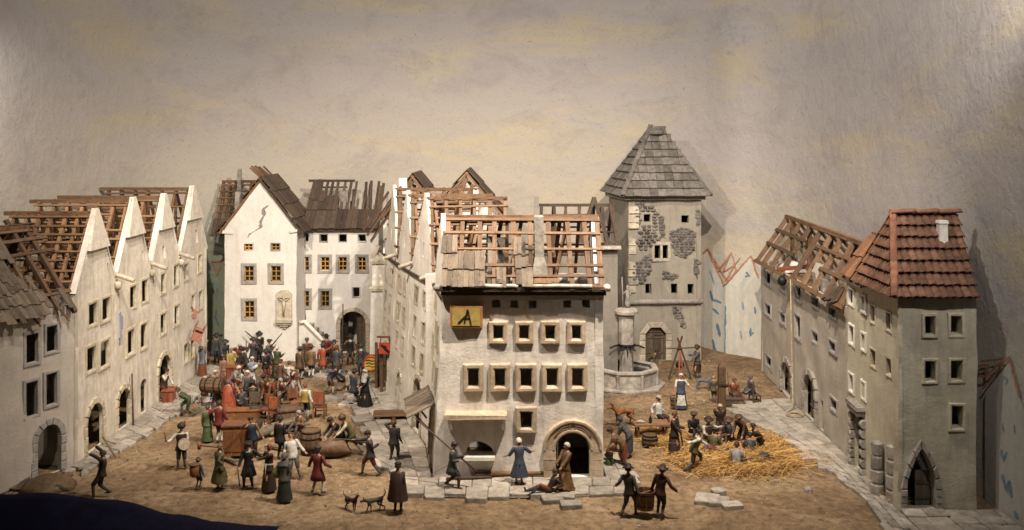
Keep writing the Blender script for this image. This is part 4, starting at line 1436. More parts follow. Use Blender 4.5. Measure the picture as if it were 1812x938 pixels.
mb = MB(); mb.box((-.6, 38.4, ze + .7), (.7, .6, 1.9), jit=.06); obj('chimney', mb, S_GREY, root)
mb = MB(); mb.lathe((.9, 36.6, ze - .3), [(.4, 0), (.3, .2), (.1, .3)], 7, sm=False, wob=.1); obj('rubble', mb, P_WHITE, root)
# yellow sign with a pair of dividers
sg = empty('guild_sign', W.p(*W.uv(826, 578), .1), 'yellow guild sign with dark dividers on the middle house wall', 'sign')
r = W.rect(797, 540, 854, 578)
mb = MB(); mb.box(W.p((r[0] + r[2]) / 2, (r[1] + r[3]) / 2, .12), (r[2] - r[0], r[3] - r[1], .22), W.rot, jit=.01)
obj('board', mb, stone('sign_wood', (.38, .20, .08), (.22, .11, .05), 5, .3, .1), sg)
mb = MB(); mb.box(W.p((r[0] + r[2]) / 2, (r[1] + r[3]) / 2, .238), (r[2] - r[0] - .16, r[3] - r[1] - .15, .012), W.rot)
obj('painted_field', mb, stone('sign_yellow', (.40, .29, .085), (.27, .19, .055), 4, .2, .05), sg)
mb = MB()
um, vt, vb = (r[0] + r[2]) / 2 + .05, r[3] - .12, r[1] + .12
mb.beam(W.p(um, vt, .252), W.p(um - .12, vb + .04, .252), .05, .016, up=W.n); mb.beam(W.p(um, vt, .254), W.p(um + .13, vb, .254), .05, .016, up=W.n)
mb.beam(W.p(um - .02, vt - .2, .256), W.p(um - .34, vb + .05, .256), .07, .016, up=W.n); mb.beam(W.p(um - .09, vb + .25, .258), W.p(um + .11, vb + .22, .258), .035, .016, up=W.n)
obj('dividers', mb, IRON, sg)

# second, third and fourth house of the block
RX = [None, -.2, -.9, -1.7]
MLAB = [None, 'second white gabled house of the middle block with bare rafters', 'third white gabled house of the middle block with bare rafters', 'fourth white gabled house of the middle block beside the red hanging sign']
ZPK = [None, 10.22, 10.15, 10.25]
for i in (1, 2, 3):
    root = empty('gabled_house', (FA[i].x, FA[i].y, 0), MLAB[i], 'house', 'gabled houses of the middle block')
    Wl = Wall(FA[i + 1], FA[i], 0, .045); us = Wl.L; zp2, ze2 = ZPK[i], 7.0
    hl = []
    for v0, v1 in ((4.0, 4.85), (2.75, 3.5), (5.45, 6.15)):
        for uc in (us * .3, us * .68):
            q = (uc - .26, v0, uc + .26, v1); hl.append(rect_loop(q)); frame_ring(Wl, q, .10, .045, S_PALE, root, back=.06)
    q = (us * .5 - .13, 7.6, us * .5 + .13, 8.2); hl.append(rect_loop(q))
    hw_ = .62 if i != 2 else .36
    q = (us * .55 - hw_, .08, us * .55 + hw_, 2.35 if i != 2 else 1.75); hl.append(arch_loop(q)); arch_stones(Wl, q, .2, .06, S_PALE, root, 7, 3)
    door_leaf(Wl, q, root, W_DOOR, 4, .28, .25, 0, arch=hw_)
    Wl.build('wall', root, [(0, 0), (us, 0), (us, ze2), (us / 2 + .1, zp2 + .12), (us / 2 - .1, zp2 + .12), (0, ze2)], hl, P_WHITE, .13, .05, .34, 70 + i)
    ym = (FA[i].y + FA[i + 1].y) / 2; xl = (FA[i].x + FA[i + 1].x) / 2 + .4; xr = RX[i]
    plain_wall(root, (xr, FA[i].y), (xr, FA[i + 1].y), ze2, P_WHITE, outline=[(0, 0), (FA[i + 1].y - FA[i].y, 0), (FA[i + 1].y - FA[i].y, ze2), ((FA[i + 1].y - FA[i].y) / 2, zp2), (0, ze2)] if i == 3 else None, seed=80 + i)
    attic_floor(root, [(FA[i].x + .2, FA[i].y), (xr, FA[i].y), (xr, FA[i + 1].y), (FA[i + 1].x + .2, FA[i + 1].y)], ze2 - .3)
    roof = roof_part(root, (xl + .1, ym, zp2 - .1), (xr, ym, zp2 - .1), W_OLD if i > 1 else W_ROOF)
    for k, fi in ((0, FA[i]), (1, FA[i + 1])):
        S = Slope((xl + .2, ym, zp2 - .05), (xr, ym, zp2 - .05), (fi.x + .2, fi.y, ze2), (xr, fi.y, ze2))
        rafters(S, roof, W_ROOF, [.04, .22, .4, .58, .78, .97], w=.15)
        battens(S, roof, W_ROOF if k == 0 else W_OLD, [.12, .35, .6, .85])
    for t in (.25, .6):
        x = lerp(xl, xr, t); beam('post', W_OLD, (x, ym, ze2 - .3), (x, ym, zp2), .13, .13, roof)
    beam('barge_rafter', W_ROOF, Wl.p(us / 2, zp2 + .02, -.36), Wl.p(us + .05, ze2, -.36), .12, .2, roof)
    if i == 3:
        mb = MB(); mb.box((-5.6, 49.5, 10.05), (.42, .42, 1.3), jit=.04); obj('chimney', mb, P_WHITE, root)
        mb = MB(); mb.box((-4.0, 49.9, 9.6), (.9, .5, .9), jit=.05); obj('chimney', mb, S_GREY, root)
        # short slanting roof pieces that hang over the alley
        for k in range(3):
            a = V((-6.55 + .15 * k, 50.9 + .35 * k, 9.9 - .35 * k)); beam('loose_rafter', W_ROOF, a, a + V((-1.35, .2, -2.0)), .34, .06, roof, up=V((-1, -.4, .6)))
    mb = MB(); mb.tube([Wl.p(us, ze2 + .1, -.1), Wl.p(us, ze2 - .1, .6)], .09, 8); obj('rain_spout', mb, S_PALE, root)
# shop shutter at the corner
Wl = Wall(FA[1], FA[0])
sh = empty('shop_shutter', (-3.4, 36.9, 2.4), 'weathered plank shutter propped out at the middle house corner', 'shutter')
c0, c1 = V((-2.92, 35.95, 2.75)), V((-3.34, 38.1, 2.9))
o0, o1 = V((-3.9, 35.75, 2.3)), V((-4.2, 37.7, 2.5))
Ssh = Slope(c0, c1, o0, o1)
mb = MB(); mb.beam(c0, c1, .08, .08); rail = obj('rail', mb, W_SHING, sh)
for k in range(7):
    t = (k + .5) / 7
    beam('plank', W_SHING, Ssh.p(t, -.02), Ssh.p(t, 1.02), .29, .045, sh, up=Ssh.n, kind='board')
for t in (.1, .9): beam('strut', W_OLD, Ssh.p(t, .75, -.04), V((-3.08 - .3 * t, 35.95 + 1.9 * t, 1.75)), .07, .07, sh)

# hanging red sign
hs = empty('hanging_sign', (-6.5, 47, 2.6), 'small red sign with a dark boot hanging from a wall bracket', 'sign')
Y = 47.6
p_w = at(712, 597, Y); p_e = at(667, 596, Y)
beam('arm', W_RED, p_w, p_e, .09, .09, hs)
beam('wall_post', W_RED, p_w + V((.02, 0, .12)), p_w + V((.02, 0, -1.1)), .10, .10, hs)
beam('brace', W_RED, p_w + V((0, 0, -.75)), lerp(p_w, p_e, .4), .07, .07, hs)
a, b = at(670, 606, Y), at(692, 626, Y)
mb = MB(); mb.box((a + b) / 2, (abs(b.x - a.x), .09, abs(a.z - b.z)), jit=.01)
obj('board', mb, stone('sign_red', (.42, .07, .03), (.25, .04, .02), 6, .2, .05), hs)
for px in (673, 689):
    mb = MB(); mb.tube([at(px, 597, Y), at(px, 601, Y) + V((.03, 0, 0)), at(px, 606, Y)], .022, 5); obj('hanger', mb, IRON, hs)
mb = MB(); q = (a + b) / 2 + V((0, -.06, 0))
mb.beam(q + V((-.18, 0, .18)), q + V((.08, 0, -.1)), .10, .016, up=V((0, -1, 0))); mb.beam(q + V((.02, -.004, -.02)), q + V((.22, -.004, -.20)), .13, .016, up=V((0, -1, 0))); mb.beam(q + V((-.05, -.008, .12)), q + V((.10, -.008, .06)), .06, .016, up=V((0, -1, 0)))
obj('boot_mark', mb, IRON, hs)
# timber lean-to beneath it
lt = empty('plank_hut', (-7.0, 48, 0), 'narrow dark plank lean-to against the alley wall under the red sign', 'lean-to')
for k in range(5):
    x = -6.80 + k * .22
    beam('plank', W_DARK if k % 2 else W_PLANK, (x, 48.9, .0), (x + .02, 48.9, 2.0 + .3 * random.random()), .23, .06, lt, kind='board')
beam('post', W_OLD, (-6.5, 47.9, 0), (-6.5, 47.9, 2.1), .14, .14, lt)
beam('post', W_OLD, (-6.88, 48.7, 0), (-6.88, 48.7, 2.4), .14, .14, lt)
for z in (.55, 1.35): beam('rail', W_OLD, (-6.5, 47.9, z), (-5.95, 48.6, z + .1), .07, .07, lt)

# rear houses of the block: two small steep roofs
for nm, lab, xm, yr0, zt, hw, lc in (('rear_house', 'small rear roof with splayed boards behind the left white gables', -5.45, 53.0, 10.75, 1.25, .7), ('rear_house', 'rear house with boarded peak and plain white gable wall', -2.45, 52.5, 10.95, 1.45, .9)):
    root = empty(nm, (xm, yr0, 0), lab, 'house', 'rear houses of the middle block')
    y1 = yr0 + 4.5; zb = zt - 2.35
    W = Wall((xm - hw - .4, yr0), (xm + hw + .4, yr0))
    W.build('wall', root, [(0, 0), (W.L, 0), (W.L, zb - .3), (W.L / 2, zt - .3), (0, zb - .3)], [], P_WHITE, .3, .04, .5, 90)
    plain_wall(root, (xm + hw + .4, yr0), (xm + hw + .4, y1), zb - .3, P_WHITE, seed=91)
    roof = roof_part(root, (xm, yr0, zt - .1), (xm, y1, zt - .1), W_OLD)
    for s in (-1, 1):
        S = Slope((xm, yr0 - .3, zt), (xm, y1, zt), (xm + s * (hw + .5), yr0 - .3, zb), (xm + s * (hw + .5), y1, zb))
        boards(S, roof, W_OLD if s < 0 else W_PLANK, 0, 1, 0, 1, 3, .42, ragged=.06)
        rafters(S, roof, W_ROOF, [.0, .3, .6])
    for k in range(5):
        x = xm - .9 + k * .42; z = zt - .25 - abs(x - xm) * 1.25
        beam('fallen_board', W_ROOF, (x, yr0 - .45, z), (x - .35, yr0 - .4, z - 1.1), .26, .05, roof, up=V((0, -1, 0)))

# ------------------------------------------------------------------ dark house behind, right of the middle house
root = empty('burnt_house', (3.4, 50, 0), 'dim grey house with charred rafters between middle house and gate tower', 'house')
W = Wall((1.2, 50.0), (5.5, 50.0)); ze = 7.1
W.build('wall', root, [(0, 0), (W.L, 0), (W.L, ze), (0, ze)], [], P_DARK, .3, .05, .45, 95)
plain_wall(root, (5.5, 50), (5.5, 54), ze, P_DARK, seed=96)
plain_wall(root, (1.2, 54), (1.2, 50), ze, P_DARK, outline=[(0, 0), (4, 0), (4, ze), (2, 9.6), (0, ze)], seed=97)
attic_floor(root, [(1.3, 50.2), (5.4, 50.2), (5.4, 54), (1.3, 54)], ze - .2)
mb = MB(); mb.box((3.4, 49.85, ze - .02), (4.5, .4, .14), jit=.02); obj('cornice', mb, S_GREY, root)
zr = 9.15
roof = roof_part(root, (1.3, 52, zr), (5.6, 52, zr), W_DARK)
for s in (-1, 1):
    S = Slope((1.35, 52, zr), (5.5, 52, zr), (1.35, 52 + s * 2.1, ze), (5.5, 52 + s * 2.1, ze))
    rafters(S, roof, W_DARK, [.05, .22, .38, .55, .72, .84, .98], w=.15)
    battens(S, roof, W_DARK, [(.3, 0, .7), (.65, .2, 1)])
a = at(1051, 350, 50.3)
for dx in (-.85, 0, .8): beam('truss_beam', W_DARK, a, V((a.x + dx, 50.1 if dx else 51.8, ze)), .2, .14, roof)
beam('truss_beam', W_DARK, (5.55, 50.2, ze), (5.2, 51, zr + .1), .18, .14, roof)

# ------------------------------------------------------------------ gate tower at the back right
root = empty('gate_tower', (8.5, 57, 0), 'grey stone gate tower with slate hipped roof and flaking plaster', 'tower')
fl, fr, bl, br = V((6.66, 55.0)), V((10.86, 55.25)), V((6.0, 59.2)), V((10.2, 59.4))
W = Wall(fl, fr); zt = 9.45
holes = []
for sp in ((1139, 379, 1151, 392), (1206, 381, 1219, 394), (1142, 502, 1153, 520), (1188, 502, 1199, 520), (1216, 502, 1227, 520)):
    holes.append(rect_loop(W.rect(*sp)))
r = W.rect(1158, 434, 1182, 458)
um = (r[0] + r[2]) / 2
ra, rb = (r[0], r[1], um - .07, r[3]), (um + .07, r[1], r[2], r[3])
holes += [rect_loop(ra), rect_loop(rb)]
mb = MB(); mb.box(W.p(um, (r[1] + r[3]) / 2, .03), (.13, r[3] - r[1], .1), W.rot)
wn = frame_ring(W, r, .16, .06, S_PALE, root, back=.02); obj('mullion', mb, S_PALE, wn)
rd = W.rect(1142, 578, 1178, 640); rd = (rd[0], .02, rd[2], rd[3])
holes.append(arch_loop(rd, rise=.42))
arch_stones(W, rd, .34, .07, S_PALE, root, 3, 4, rise=.42)
dl = door_leaf(W, rd, root, W_DOOR, 5, .22, 0, 0, arch=.42)
mb = MB(); u0 = (rd[0] + rd[2]) / 2 - .1
for (a, b, c, d) in ((u0, .1, u0 + .05, 1.5), (rd[2] - .1, .1, rd[2] - .05, 1.5), (u0, 1.45, rd[2] - .05, 1.5), (rd[0] + .05, 1.62, rd[2] - .05, 1.68)): mb.box(W.p((a + c) / 2, (b + d) / 2, -.17), (c - a, d - b, .05), W.rot)
obj('wicket', mb, W_DARK, dl)
W.build('wall', root, [(0, 0), (W.L, 0), (W.L, zt), (0, zt)], holes, P_TOWER, .35, .05, .34, 101)
Wt = Wall(bl, fl); Wt.build('wall', root, [(0, 0), (Wt.L, 0), (Wt.L, zt), (0, zt)], [], P_TOWER, .3, .05, .5, 102)
plain_wall(root, fr, br, zt, P_TOWER, seed=103); plain_wall(root, br, bl, zt, P_TOWER, seed=104)
# string course and roof cornice
vs = W.uv(1170, 534)[1]
mb = MB(); mb.tube([W.p(-.12, vs, .06), W.p(W.L / 2, vs + .01, .06), W.p(W.L + .08, vs, .06)], .16, 8); obj('string_course', mb, S_GREY, root)
mb = MB()
for (a, b) in ((fl, fr), (bl, fl), (fr, br), (br, bl)):
    Wq = Wall(a, b); mb.box(Wq.p(Wq.L / 2, zt - .05, .08), (Wq.L + .3, .32, .3), Wq.rot, jit=.01)
obj('cornice', mb, P_TOWER, root)
# exposed masonry: recessed-looking patch of rubble stones, each its own
rnd = random.Random(4)
def rubble(poly, size, mat=S_RUBBLE, proud=.05, name='rubble_stone'):
    xs = [p[0] for p in poly]; ys = [p[1] for p in poly]
    y = min(ys); k = 0
    while y < max(ys):
        x = min(xs) + (size * .5 if k % 2 else 0)
        while x < max(xs):
            w = size * rnd.uniform(.7, 1.3)
            if inside(poly, x + w / 2, y + size * .3):
                u, v = W.uv(x + w / 2, y + size * .3)
                if not any(inside(h, u, v) or any((u - q[0]) ** 2 + (v - q[1]) ** 2 < .03 for q in h) for h in holes):
                    ww = w / 30.9 * .95; hh = size * .56 / 30.9
                    pts = [(u + ww / 2 * math.cos(a) * rnd.uniform(.85, 1.1), v + hh / 2 * math.sin(a) * rnd.uniform(.85, 1.1)) for a in [math.pi * 2 * (i + .5) / 6 for i in range(6)]]
                    mb = MB(); mb.rings([[W.p(a, b, .01) for a, b in pts], [W.p(a, b, proud * .7) for a, b in pts], [W.p(u + (a - u) * .7, v + (b - v) * .7, proud * rnd.uniform(.8, 1.3)) for a, b in pts]], 0, True, False, True, False)
                    obj(name, mb, mat, root)
            x += w
        y += size * .6; k += 1
rub = [[(1125, 360), (1154, 358), (1164, 372), (1170, 396), (1168, 416), (1152, 436), (1130, 444), (1124, 430), (1136, 405), (1122, 385)], [(1188, 408), (1214, 403), (1232, 410), (1228, 440), (1212, 456), (1194, 450), (1184, 424)],
       [(1120, 470), (1152, 448), (1152, 478), (1138, 500), (1118, 500)], [(1172, 480), (1200, 484), (1198, 494), (1176, 492)], [(1188, 540), (1204, 546), (1214, 580), (1206, 580), (1196, 560)], [(1229, 458), (1237, 460), (1236, 494), (1228, 488)], [(1166, 384), (1174, 380), (1176, 420), (1168, 424)], [(1231, 372), (1238, 372), (1238, 404), (1231, 400)]]
patch = MB()
for poly in rub:
    cx = sum(p[0] for p in poly) / len(poly); cy = sum(p[1] for p in poly) / len(poly)
    lp = [W.p(*W.uv(cx + (p[0] - cx) * 1.12 + rnd.uniform(-1, 1), cy + (p[1] - cy) * 1.12), .068) for p in poly]
    lq = [W.p(*W.uv(cx + (p[0] - cx) * 1.0, cy + (p[1] - cy) * 1.0), .04) for p in poly]
    rubble([(p[0] + rnd.uniform(-2.5, 2.5), p[1] + rnd.uniform(-2.5, 2.5)) for p in resample(poly, 8)], rnd.choice((7.5, 9.5)), proud=.10)
    dp = MB(); hb = [W.p(*W.uv(p[0] + rnd.uniform(-2.6, 2.6), p[1] + rnd.uniform(-2.6, 2.6)), .058) for p in resample(poly, 4)]
    okp = not any(inside([W.uv(*p) for p in poly], sum(q[0] for q in h) / len(h), sum(q[1] for q in h) / len(h)) for h in holes)
    if okp:
        dp.prism(hb, -W.n * .02); obj('bare_patch', dp, S_RUBBLE, root)
# pale corner stones up the left edge
y = 366
while y < 520:
    if rnd.random() < .82:
        w = rnd.choice([13, 18]); h = rnd.uniform(11, 15)
        u0, v1 = W.uv(1112, y); u1, v0 = W.uv(1112 + w, y + h - 1.5)
        mb = MB(); pr = .05 + .03 * rnd.random()
        mb.box(W.p((max(-.02, u0) + u1) / 2, (v0 + v1) / 2, pr / 2), (u1 - max(-.02, u0), v1 - v0, pr + .06), W.rot, jit=.02); obj('corner_stone', mb, S_PALE if rnd.random() < .6 else S_GREY, root)
    y += 14
# roof
ez = zt + .02
e_fl, e_fr, e_bl, e_br = V((6.28, 54.45, ez)), V((11.35, 54.75, ez)), V((5.55, 59.7, ez + .05)), V((10.6, 59.9, ez))
t_l, t_r = V((8.22, 57.0, 13.45)), V((9.0, 57.1, 13.1))
mb = MB()
mb.add([e_fl, e_fr, e_br, e_bl, t_l, t_r], [(0, 1, 5, 4), (1, 2, 5), (2, 3, 4, 5), (3, 0, 4), (3, 2, 1, 0)], 0)
roof = obj('roof', mb, S_SLATE, root)
tile_face(e_fl, e_fr, t_r, t_l, 9, .48, S_SLATE, roof, 'slab', 'slate', .07, 1.22)
tile_face(e_bl, e_fl, t_l, t_l, 9, .48, S_SLATE, roof, 'slab', 'slate', .07, 1.22)
tile_face(e_fr, e_br, t_r, t_r, 9, .48, S_SLATE, roof, 'slab', 'slate', .07, 1.22)
tile_face(e_br, e_bl, t_l, t_r, 9, .9, S_SLATE, roof, 'slab', 'slate', .07, 1.22)
for a, b in ((e_fl, t_l), (e_fr, t_r)):
    for k in range(10):
        p, q = lerp(a, b, k / 10), lerp(a, b, (k + 1.08) / 10)
        beam('hip_slate', S_SLATE, p + V((0, -.03, .08)), q + V((0, -.03, .08)), .26, .10, roof, kind='slab')
for k in range(4): beam('ridge_slate', S_SLATE, lerp(t_l, t_r, k / 4) + V((-.12, 0, .02 + .06 * math.sin(k + .6))), lerp(t_l, t_r, (k + 1) / 4) + V((.1, 0, .02)), .36 + .1 * (k % 2), .22, roof, kind='slab')

mb = MB(); mb.lathe(lerp(t_l, t_r, .35) + V((0, -.05, -.32)), [(.62, 0), (.55, .2), (.36, .36), (.12, .44)], 9, 0, True, True, True, .05); obj('cap_stone', mb, S_SLATE, roof)
# ------------------------------------------------------------------ right row
root = empty('long_house', (13.6, 45, 0), 'long grey house of right row with open roof timbers and two arched doors', 'house')
p_far, p_near = V((13.72, 52.9)), V((13.30, 38.1))
W = Wall(p_far, p_near); ze = 6.0
spec = [(1353, 483, 1364, 502), (1354, 540, 1364, 557), (1381, 498, 1390, 514), (1380, 556, 1390, 571), (1407, 508, 1418, 531), (1407, 560, 1417, 598), (1438, 528, 1449, 542), (1468, 546, 1480, 560), (1438, 590, 1448, 606), (1468, 606, 1479, 622), (1355, 632, 1365, 648), (1470, 708, 1481, 726)]
holes = windows(W, spec, root, .12, .05, S_GREYF, back=.08)
for d, hs_ in (((1384, 642, 1402, 716), S_GREY), ((1424, 664, 1444, 740), S_GREY)):
    r = W.rect(*d); r = (r[0], .08, r[2], r[3]); holes.append(arch_loop(r)); arch_stones(W, r, .28, .10, hs_, root, 7, 3)
    door_leaf(W, r, root, W_SHING, 4, .3, .0, 0, arch=(r[2] - r[0]) / 2)
r = W.rect(1450, 708, 1456, 758); r = (r[0], .08, r[2], r[3]); holes.append(rect_loop(r))
W.build('wall', root, [(0, 0), (W.L, 0), (W.L, ze), (0, ze)], holes, P_R1, .14, .06, .34, 111)
plain_wall(root, (p_far.x + 2.6, p_far.y), p_far, ze, P_R1, seed=112)
plain_wall(root, (16.0, 38.1), (16.2, 52.9), ze, P_R1, seed=113)
plain_wall(root, p_near, (16.0, 38.1), ze, P_R1, seed=114)
attic_floor(root, [(13.5, 38.2), (16, 38.2), (16.2, 52.8), (13.9, 52.8)], ze - .25, W_OLD)
zr = 8.35
r0, r1 = V((15.15, 53.1, zr + .1)), V((14.85, 39.8, zr - .1))
S = Slope(r0, r1, V((13.45, 53.1, ze + .02)), V((13.05, 38.0, ze + .02)))
Sb = Slope(r0, r1, V((16.4, 53.1, ze + .3)), V((16.3, 38.0, ze + .3)))
roof = roof_part(root, r0, r1, W_OLD, .18, .2)
rafters(S, roof, W_ROOF, [.0, .1, .22, .34, .48, .60, .72, .84, .97], w=.2, h=.2)
battens(S, roof, W_OLD, [(.30, 0, .40), (.30, .55, 1.0), (.60, 0, .38), (.62, .62, 1.0), (1.0, 0, 1.0), (.02, .4, .8)], w=.18, h=.10)
rafters(Sb, roof, W_OLD, [.0, .1, .22, .34, .48, .60, .72, .84, .97], w=.17)
battens(Sb, roof, W_OLD, [(.4, 0, 1), (.75, 0, 1)])
for t in (.1, .34, .6, .84):
    p = S.p(t, 0); beam('post', W_OLD, (p.x, p.y, ze - .2), p, .2, .2, roof)
boards(S, roof, W_PLANK, .86, .97, .78, 1.0, 1, .35, ragged=.2)
mb = MB(); mb.prism([(13.75, 43.6, ze - .3), (14.7, 43.5, ze - .3), (14.5, 43.5, ze + .75), (14.2, 43.5, ze + 1.0), (13.8, 43.6, ze + 1.1), (13.6, 43.6, ze + .7)], (.0, -.5, 0)); obj('broken_wall', mb, P_R1, root)
mb = MB(); mb.box((13.85, 42.3, ze + .2), (.5, .5, .7), jit=.05); obj('chimney', mb, S_GREY, root)
mb = MB(); mb.lathe((14.6, 50.5, ze - .2), [(.9, 0), (.7, .3), (.25, .5)], 8, sm=False, wob=.15); obj('rubble', mb, P_WHITE, root)
mb = MB(); mb.box((14.6, 38.35, zr - .45), (.62, .5, 1.5), jit=.05); obj('chimney', mb, P_WHITE, root)
# hoist
hz = at(1386, 457, 46.6)
beam('hoist_beam', W_RED, (hz.x - .35, 46.4, ze + .42), (hz.x + 1.3, 46.4, ze + .55), .18, .18, root)
mb = MB(); hx = 13.05
mb.tube([(hx, 46.4, ze + .42), (hx + .02, 46.4, ze + .1)], .03, 6); obj('hoist_rope', mb, paint((.42, .34, .2)), root)
mb = MB(); mb.lathe((hx, 46.4, ze - .38), [(.05, 0), (.2, .1), (.24, .25), (.18, .4), (.05, .5)], 10); obj('pulley', mb, IRON, root)
rp = empty('hanging_rope', (13.0, 45.4, 0), 'pale rope hanging down the long house wall to a coil', 'rope')
mb = MB(); mb.tube([(13.1, 45.2, ze + .1), (13.12, 45.1, 3.5), (13.05, 44.6, .3), (12.7, 44.2, .16)], .03, 6); obj('rope', mb, paint((.45, .36, .22)), rp)
mb = MB()
cc = G(1407, 740); mb.tube([cc + V((math.cos(a) * (.42 - .012 * a), math.sin(a) * (.42 - .012 * a), .14 + .004 * a)) for a in [i * .5 for i in range(38)]], .028, 5); obj('coil', mb, paint((.45, .36, .22)), rp)

# narrow house
root = empty('narrow_house', (13.3, 37.2, 0), 'narrow cream house with rusticated stone doorway beside the red-tiled house', 'house')
q0, q1 = V((13.28, 38.05)), V((13.2, 36.1))
W = Wall(q0, q1); ze = 7.2
holes = windows(W, [(1503, 513, 1511, 538), (1526, 525, 1532, 550), (1504, 578, 1512, 608), (1526, 592, 1532, 618), (1504, 664, 1511, 692), (1526, 678, 1532, 704)], root, .10, .06, P_WHITE)
r = W.rect(1514, 735, 1528, 806); r = (r[0], .08, r[2], r[3]); holes.append(rect_loop(r))
for sgn, e in ((-1, r[0]), (1, r[2])):
    for k in range(6):
        mb = MB(); v0 = .05 + k * .36
        mb.tube([W.p(e + sgn * .02, v0 + .17, .05), W.p(e + sgn * .3, v0 + .17, .05)], .165, 8, flat=.98); obj('quoin', mb, S_GREY, root)
mb = MB(); mb.box(W.p((r[0] + r[2]) / 2, 2.38, .1), (1.25, .2, .36), W.rot, jit=.02); mb.box(W.p((r[0] + r[2]) / 2, 2.58, .12), (1.4, .14, .42), W.rot, jit=.02); obj('lintel', mb, S_GREY, root)
door_leaf(W, r, root, W_DOOR, 3, .25)
W.build('wall', root, [(0, 0), (W.L, 0), (W.L, ze), (0, ze)], holes, plaster('plaster_pale_cream', (.55, .51, .40), (.30, .26, .19), amount=.5), .12, .04, .34, 121)
plain_wall(root, (16, 38.05), q0, ze, P_R1, seed=122)
attic_floor(root, [(13.4, 38), (16, 38), (16, 36.1), (13.4, 36.1)], ze - .05)
mb = MB(); mb.beam(W.p(-.05, ze, .08), W.p(W.L, ze, .08), .14, .22, jit=.02); obj('eave_beam', mb, P_WHITE, root)
roof = roof_part(root, (14.3, 38.0, 8.95), (14.3, 36.2, 8.95), W_ROOF)
S = Slope((14.3, 38.0, 9.0), (14.3, 36.2, 9.0), (13.05, 38.0, ze + .05), (13.0, 36.2, ze + .05))
rafters(S, roof, wood('timber_orange', (.12, .055, .03), (.27, .135, .07)), [.05, .5, .95], w=.2)
boards(S, roof, MATS['timber_orange'], .0, 1, .1, .95, 2, .3)

# red-tiled corner house
root = empty('tiled_house', (14.5, 34, 0), 'tall olive corner house with red pantile roof and pointed doorway at right', 'house')
c1, c2, c3, c0 = V((13.16, 32.7)), V((15.8, 32.7)), V((15.8, 36.15)), V((13.2, 36.12))
ze = 7.28
W = Wall(c1, c2)
holes = []
for sp in ((1636, 560, 1654, 593), (1682, 559, 1701, 592), (1636, 639, 1655, 674), (1682, 638, 1702, 673), (1683, 718, 1703, 758)):
    r = W.rect(*sp); holes.append(rect_loop(r)); frame_ring(W, r, .10, .07, S_CREAMF, root, back=.25)
rd = W.rect(1604, 792, 1655, 904); rd = (rd[0], .08, rd[2], rd[3])
holes.append(arch_loop(rd, rise=1.4, pointed=True, n=14))
arch_stones(W, rd, .20, .12, S_GREY, root, 8, 3, rise=1.4, pointed=True)
W.build('wall', root, [(0, 0), (W.L, 0), (W.L, ze), (0, ze)], holes, P_R3, .35, .05, .30, 131)
door_leaf(W, (rd[0] + .45, rd[1], rd[2] - .02, rd[3] - .9), root, W_SHING, 4, .4, 0, 1)
Wl = Wall(c0, c1)
hl = windows(Wl, [(1541, 541, 1549, 570), (1569, 554, 1577, 584), (1541, 620, 1550, 648), (1569, 634, 1578, 664)], root, .08, .04, S_CREAMF)
Wl.build('wall', root, [(0, 0), (Wl.L, 0), (Wl.L, ze), (0, ze)], hl, plaster('plaster_pale_cream', (.55, .51, .40), (.30, .26, .19), amount=.5), .12, .04, .34, 132)
plain_wall(root, c2, c3, ze, P_R3, seed=133); plain_wall(root, c3, c0, ze, P_R3, seed=134)
attic_floor(root, [(13.2, 32.9), (15.9, 32.9), (15.9, 36), (13.2, 36)], ze - .02)
# two stone buttress posts at the corner
for (pxm, t, b_) in ((1549, 786, 884), (1578, 792, 898)):
    pb_ = G(pxm, b_ - 6); hgt = (b_ - t) * pb_.y / F
    for k in range(4):
        mb = MB(); z0, z1 = hgt * k / 4, hgt * (k + 1) / 4 - .015; w = .25 - .018 * k; ox = rnd.uniform(-.02, .02)
        mb.rings([[V((pb_.x + .05 + ox + math.cos(a_) * w * q * rnd.uniform(.92, 1.06), pb_.y + math.sin(a_) * (w + .03) * q, z)) for a_ in [math.pi * 2 * (j + .5) / 9 for j in range(9)]] for z, q in ((z0, .9), (z0 + .06, 1), (z1 - .06, 1), (z1, .86 if k < 3 else .6))], 0, True, True, True, False)
        obj('buttress_stone', mb, S_GREY, root)
ez = ze + .02
E1, E2, E3, E0 = V((12.9, 32.4, ez)), V((15.72, 32.4, ez)), V((15.9, 36.3, ez)), V((12.9, 36.4, ez + .05))
T0, T1 = V((13.72, 34.6, 9.95)), V((16.05, 34.6, 9.95))
mb = MB(); mb.add([E1, E2, E3, E0, T0, T1], [(0, 1, 5, 4), (1, 2, 5), (2, 3, 4, 5), (3, 0, 4), (3, 2, 1, 0)], 0)
roof = obj('roof', mb, T_RED, root)
tile_face(E1, E2, T1, T0, 7, .26, T_RED, roof, 'tile', 'roof_tile', .07, 1.22, lift=.0, stagger=False)
tile_face(E0, E1, T0, T0, 7, .26, T_RED, roof, 'tile', 'roof_tile', .07, 1.22, lift=.0, stagger=False)
tile_face(E3, E0, T0, T1, 7, .26, T_RED, roof, 'tile', 'roof_tile', .07, 1.22, lift=.0, stagger=False)
def ridge_tiles(a, b, n, w):
    for k in range(n):
        p, q = lerp(a, b, k / n), lerp(a, b, (k + 1.15) / n)
        rot, L = frame(p, q, V((0, 0, 1)))
        piece('ridge_tile', T_ORANGE, (p + q) / 2 + V((0, 0, .03 + .02 * (k % 2))), rot, (w, w * .55, L), roof, 'tile')
ridge_tiles(T0 + V((-.1, 0, .02)), T1 + V((.05, 0, .02)), 6, .34)
ridge_tiles(E1 + V((0, 0, .02)), T0 + V((0, 0, .02)), 8, .26)
ridge_tiles(E0 + V((0, 0, .02)), T0 + V((0, 0, .02)), 8, .2)
mb = MB()
cb = at(1667, 445, 33.9)
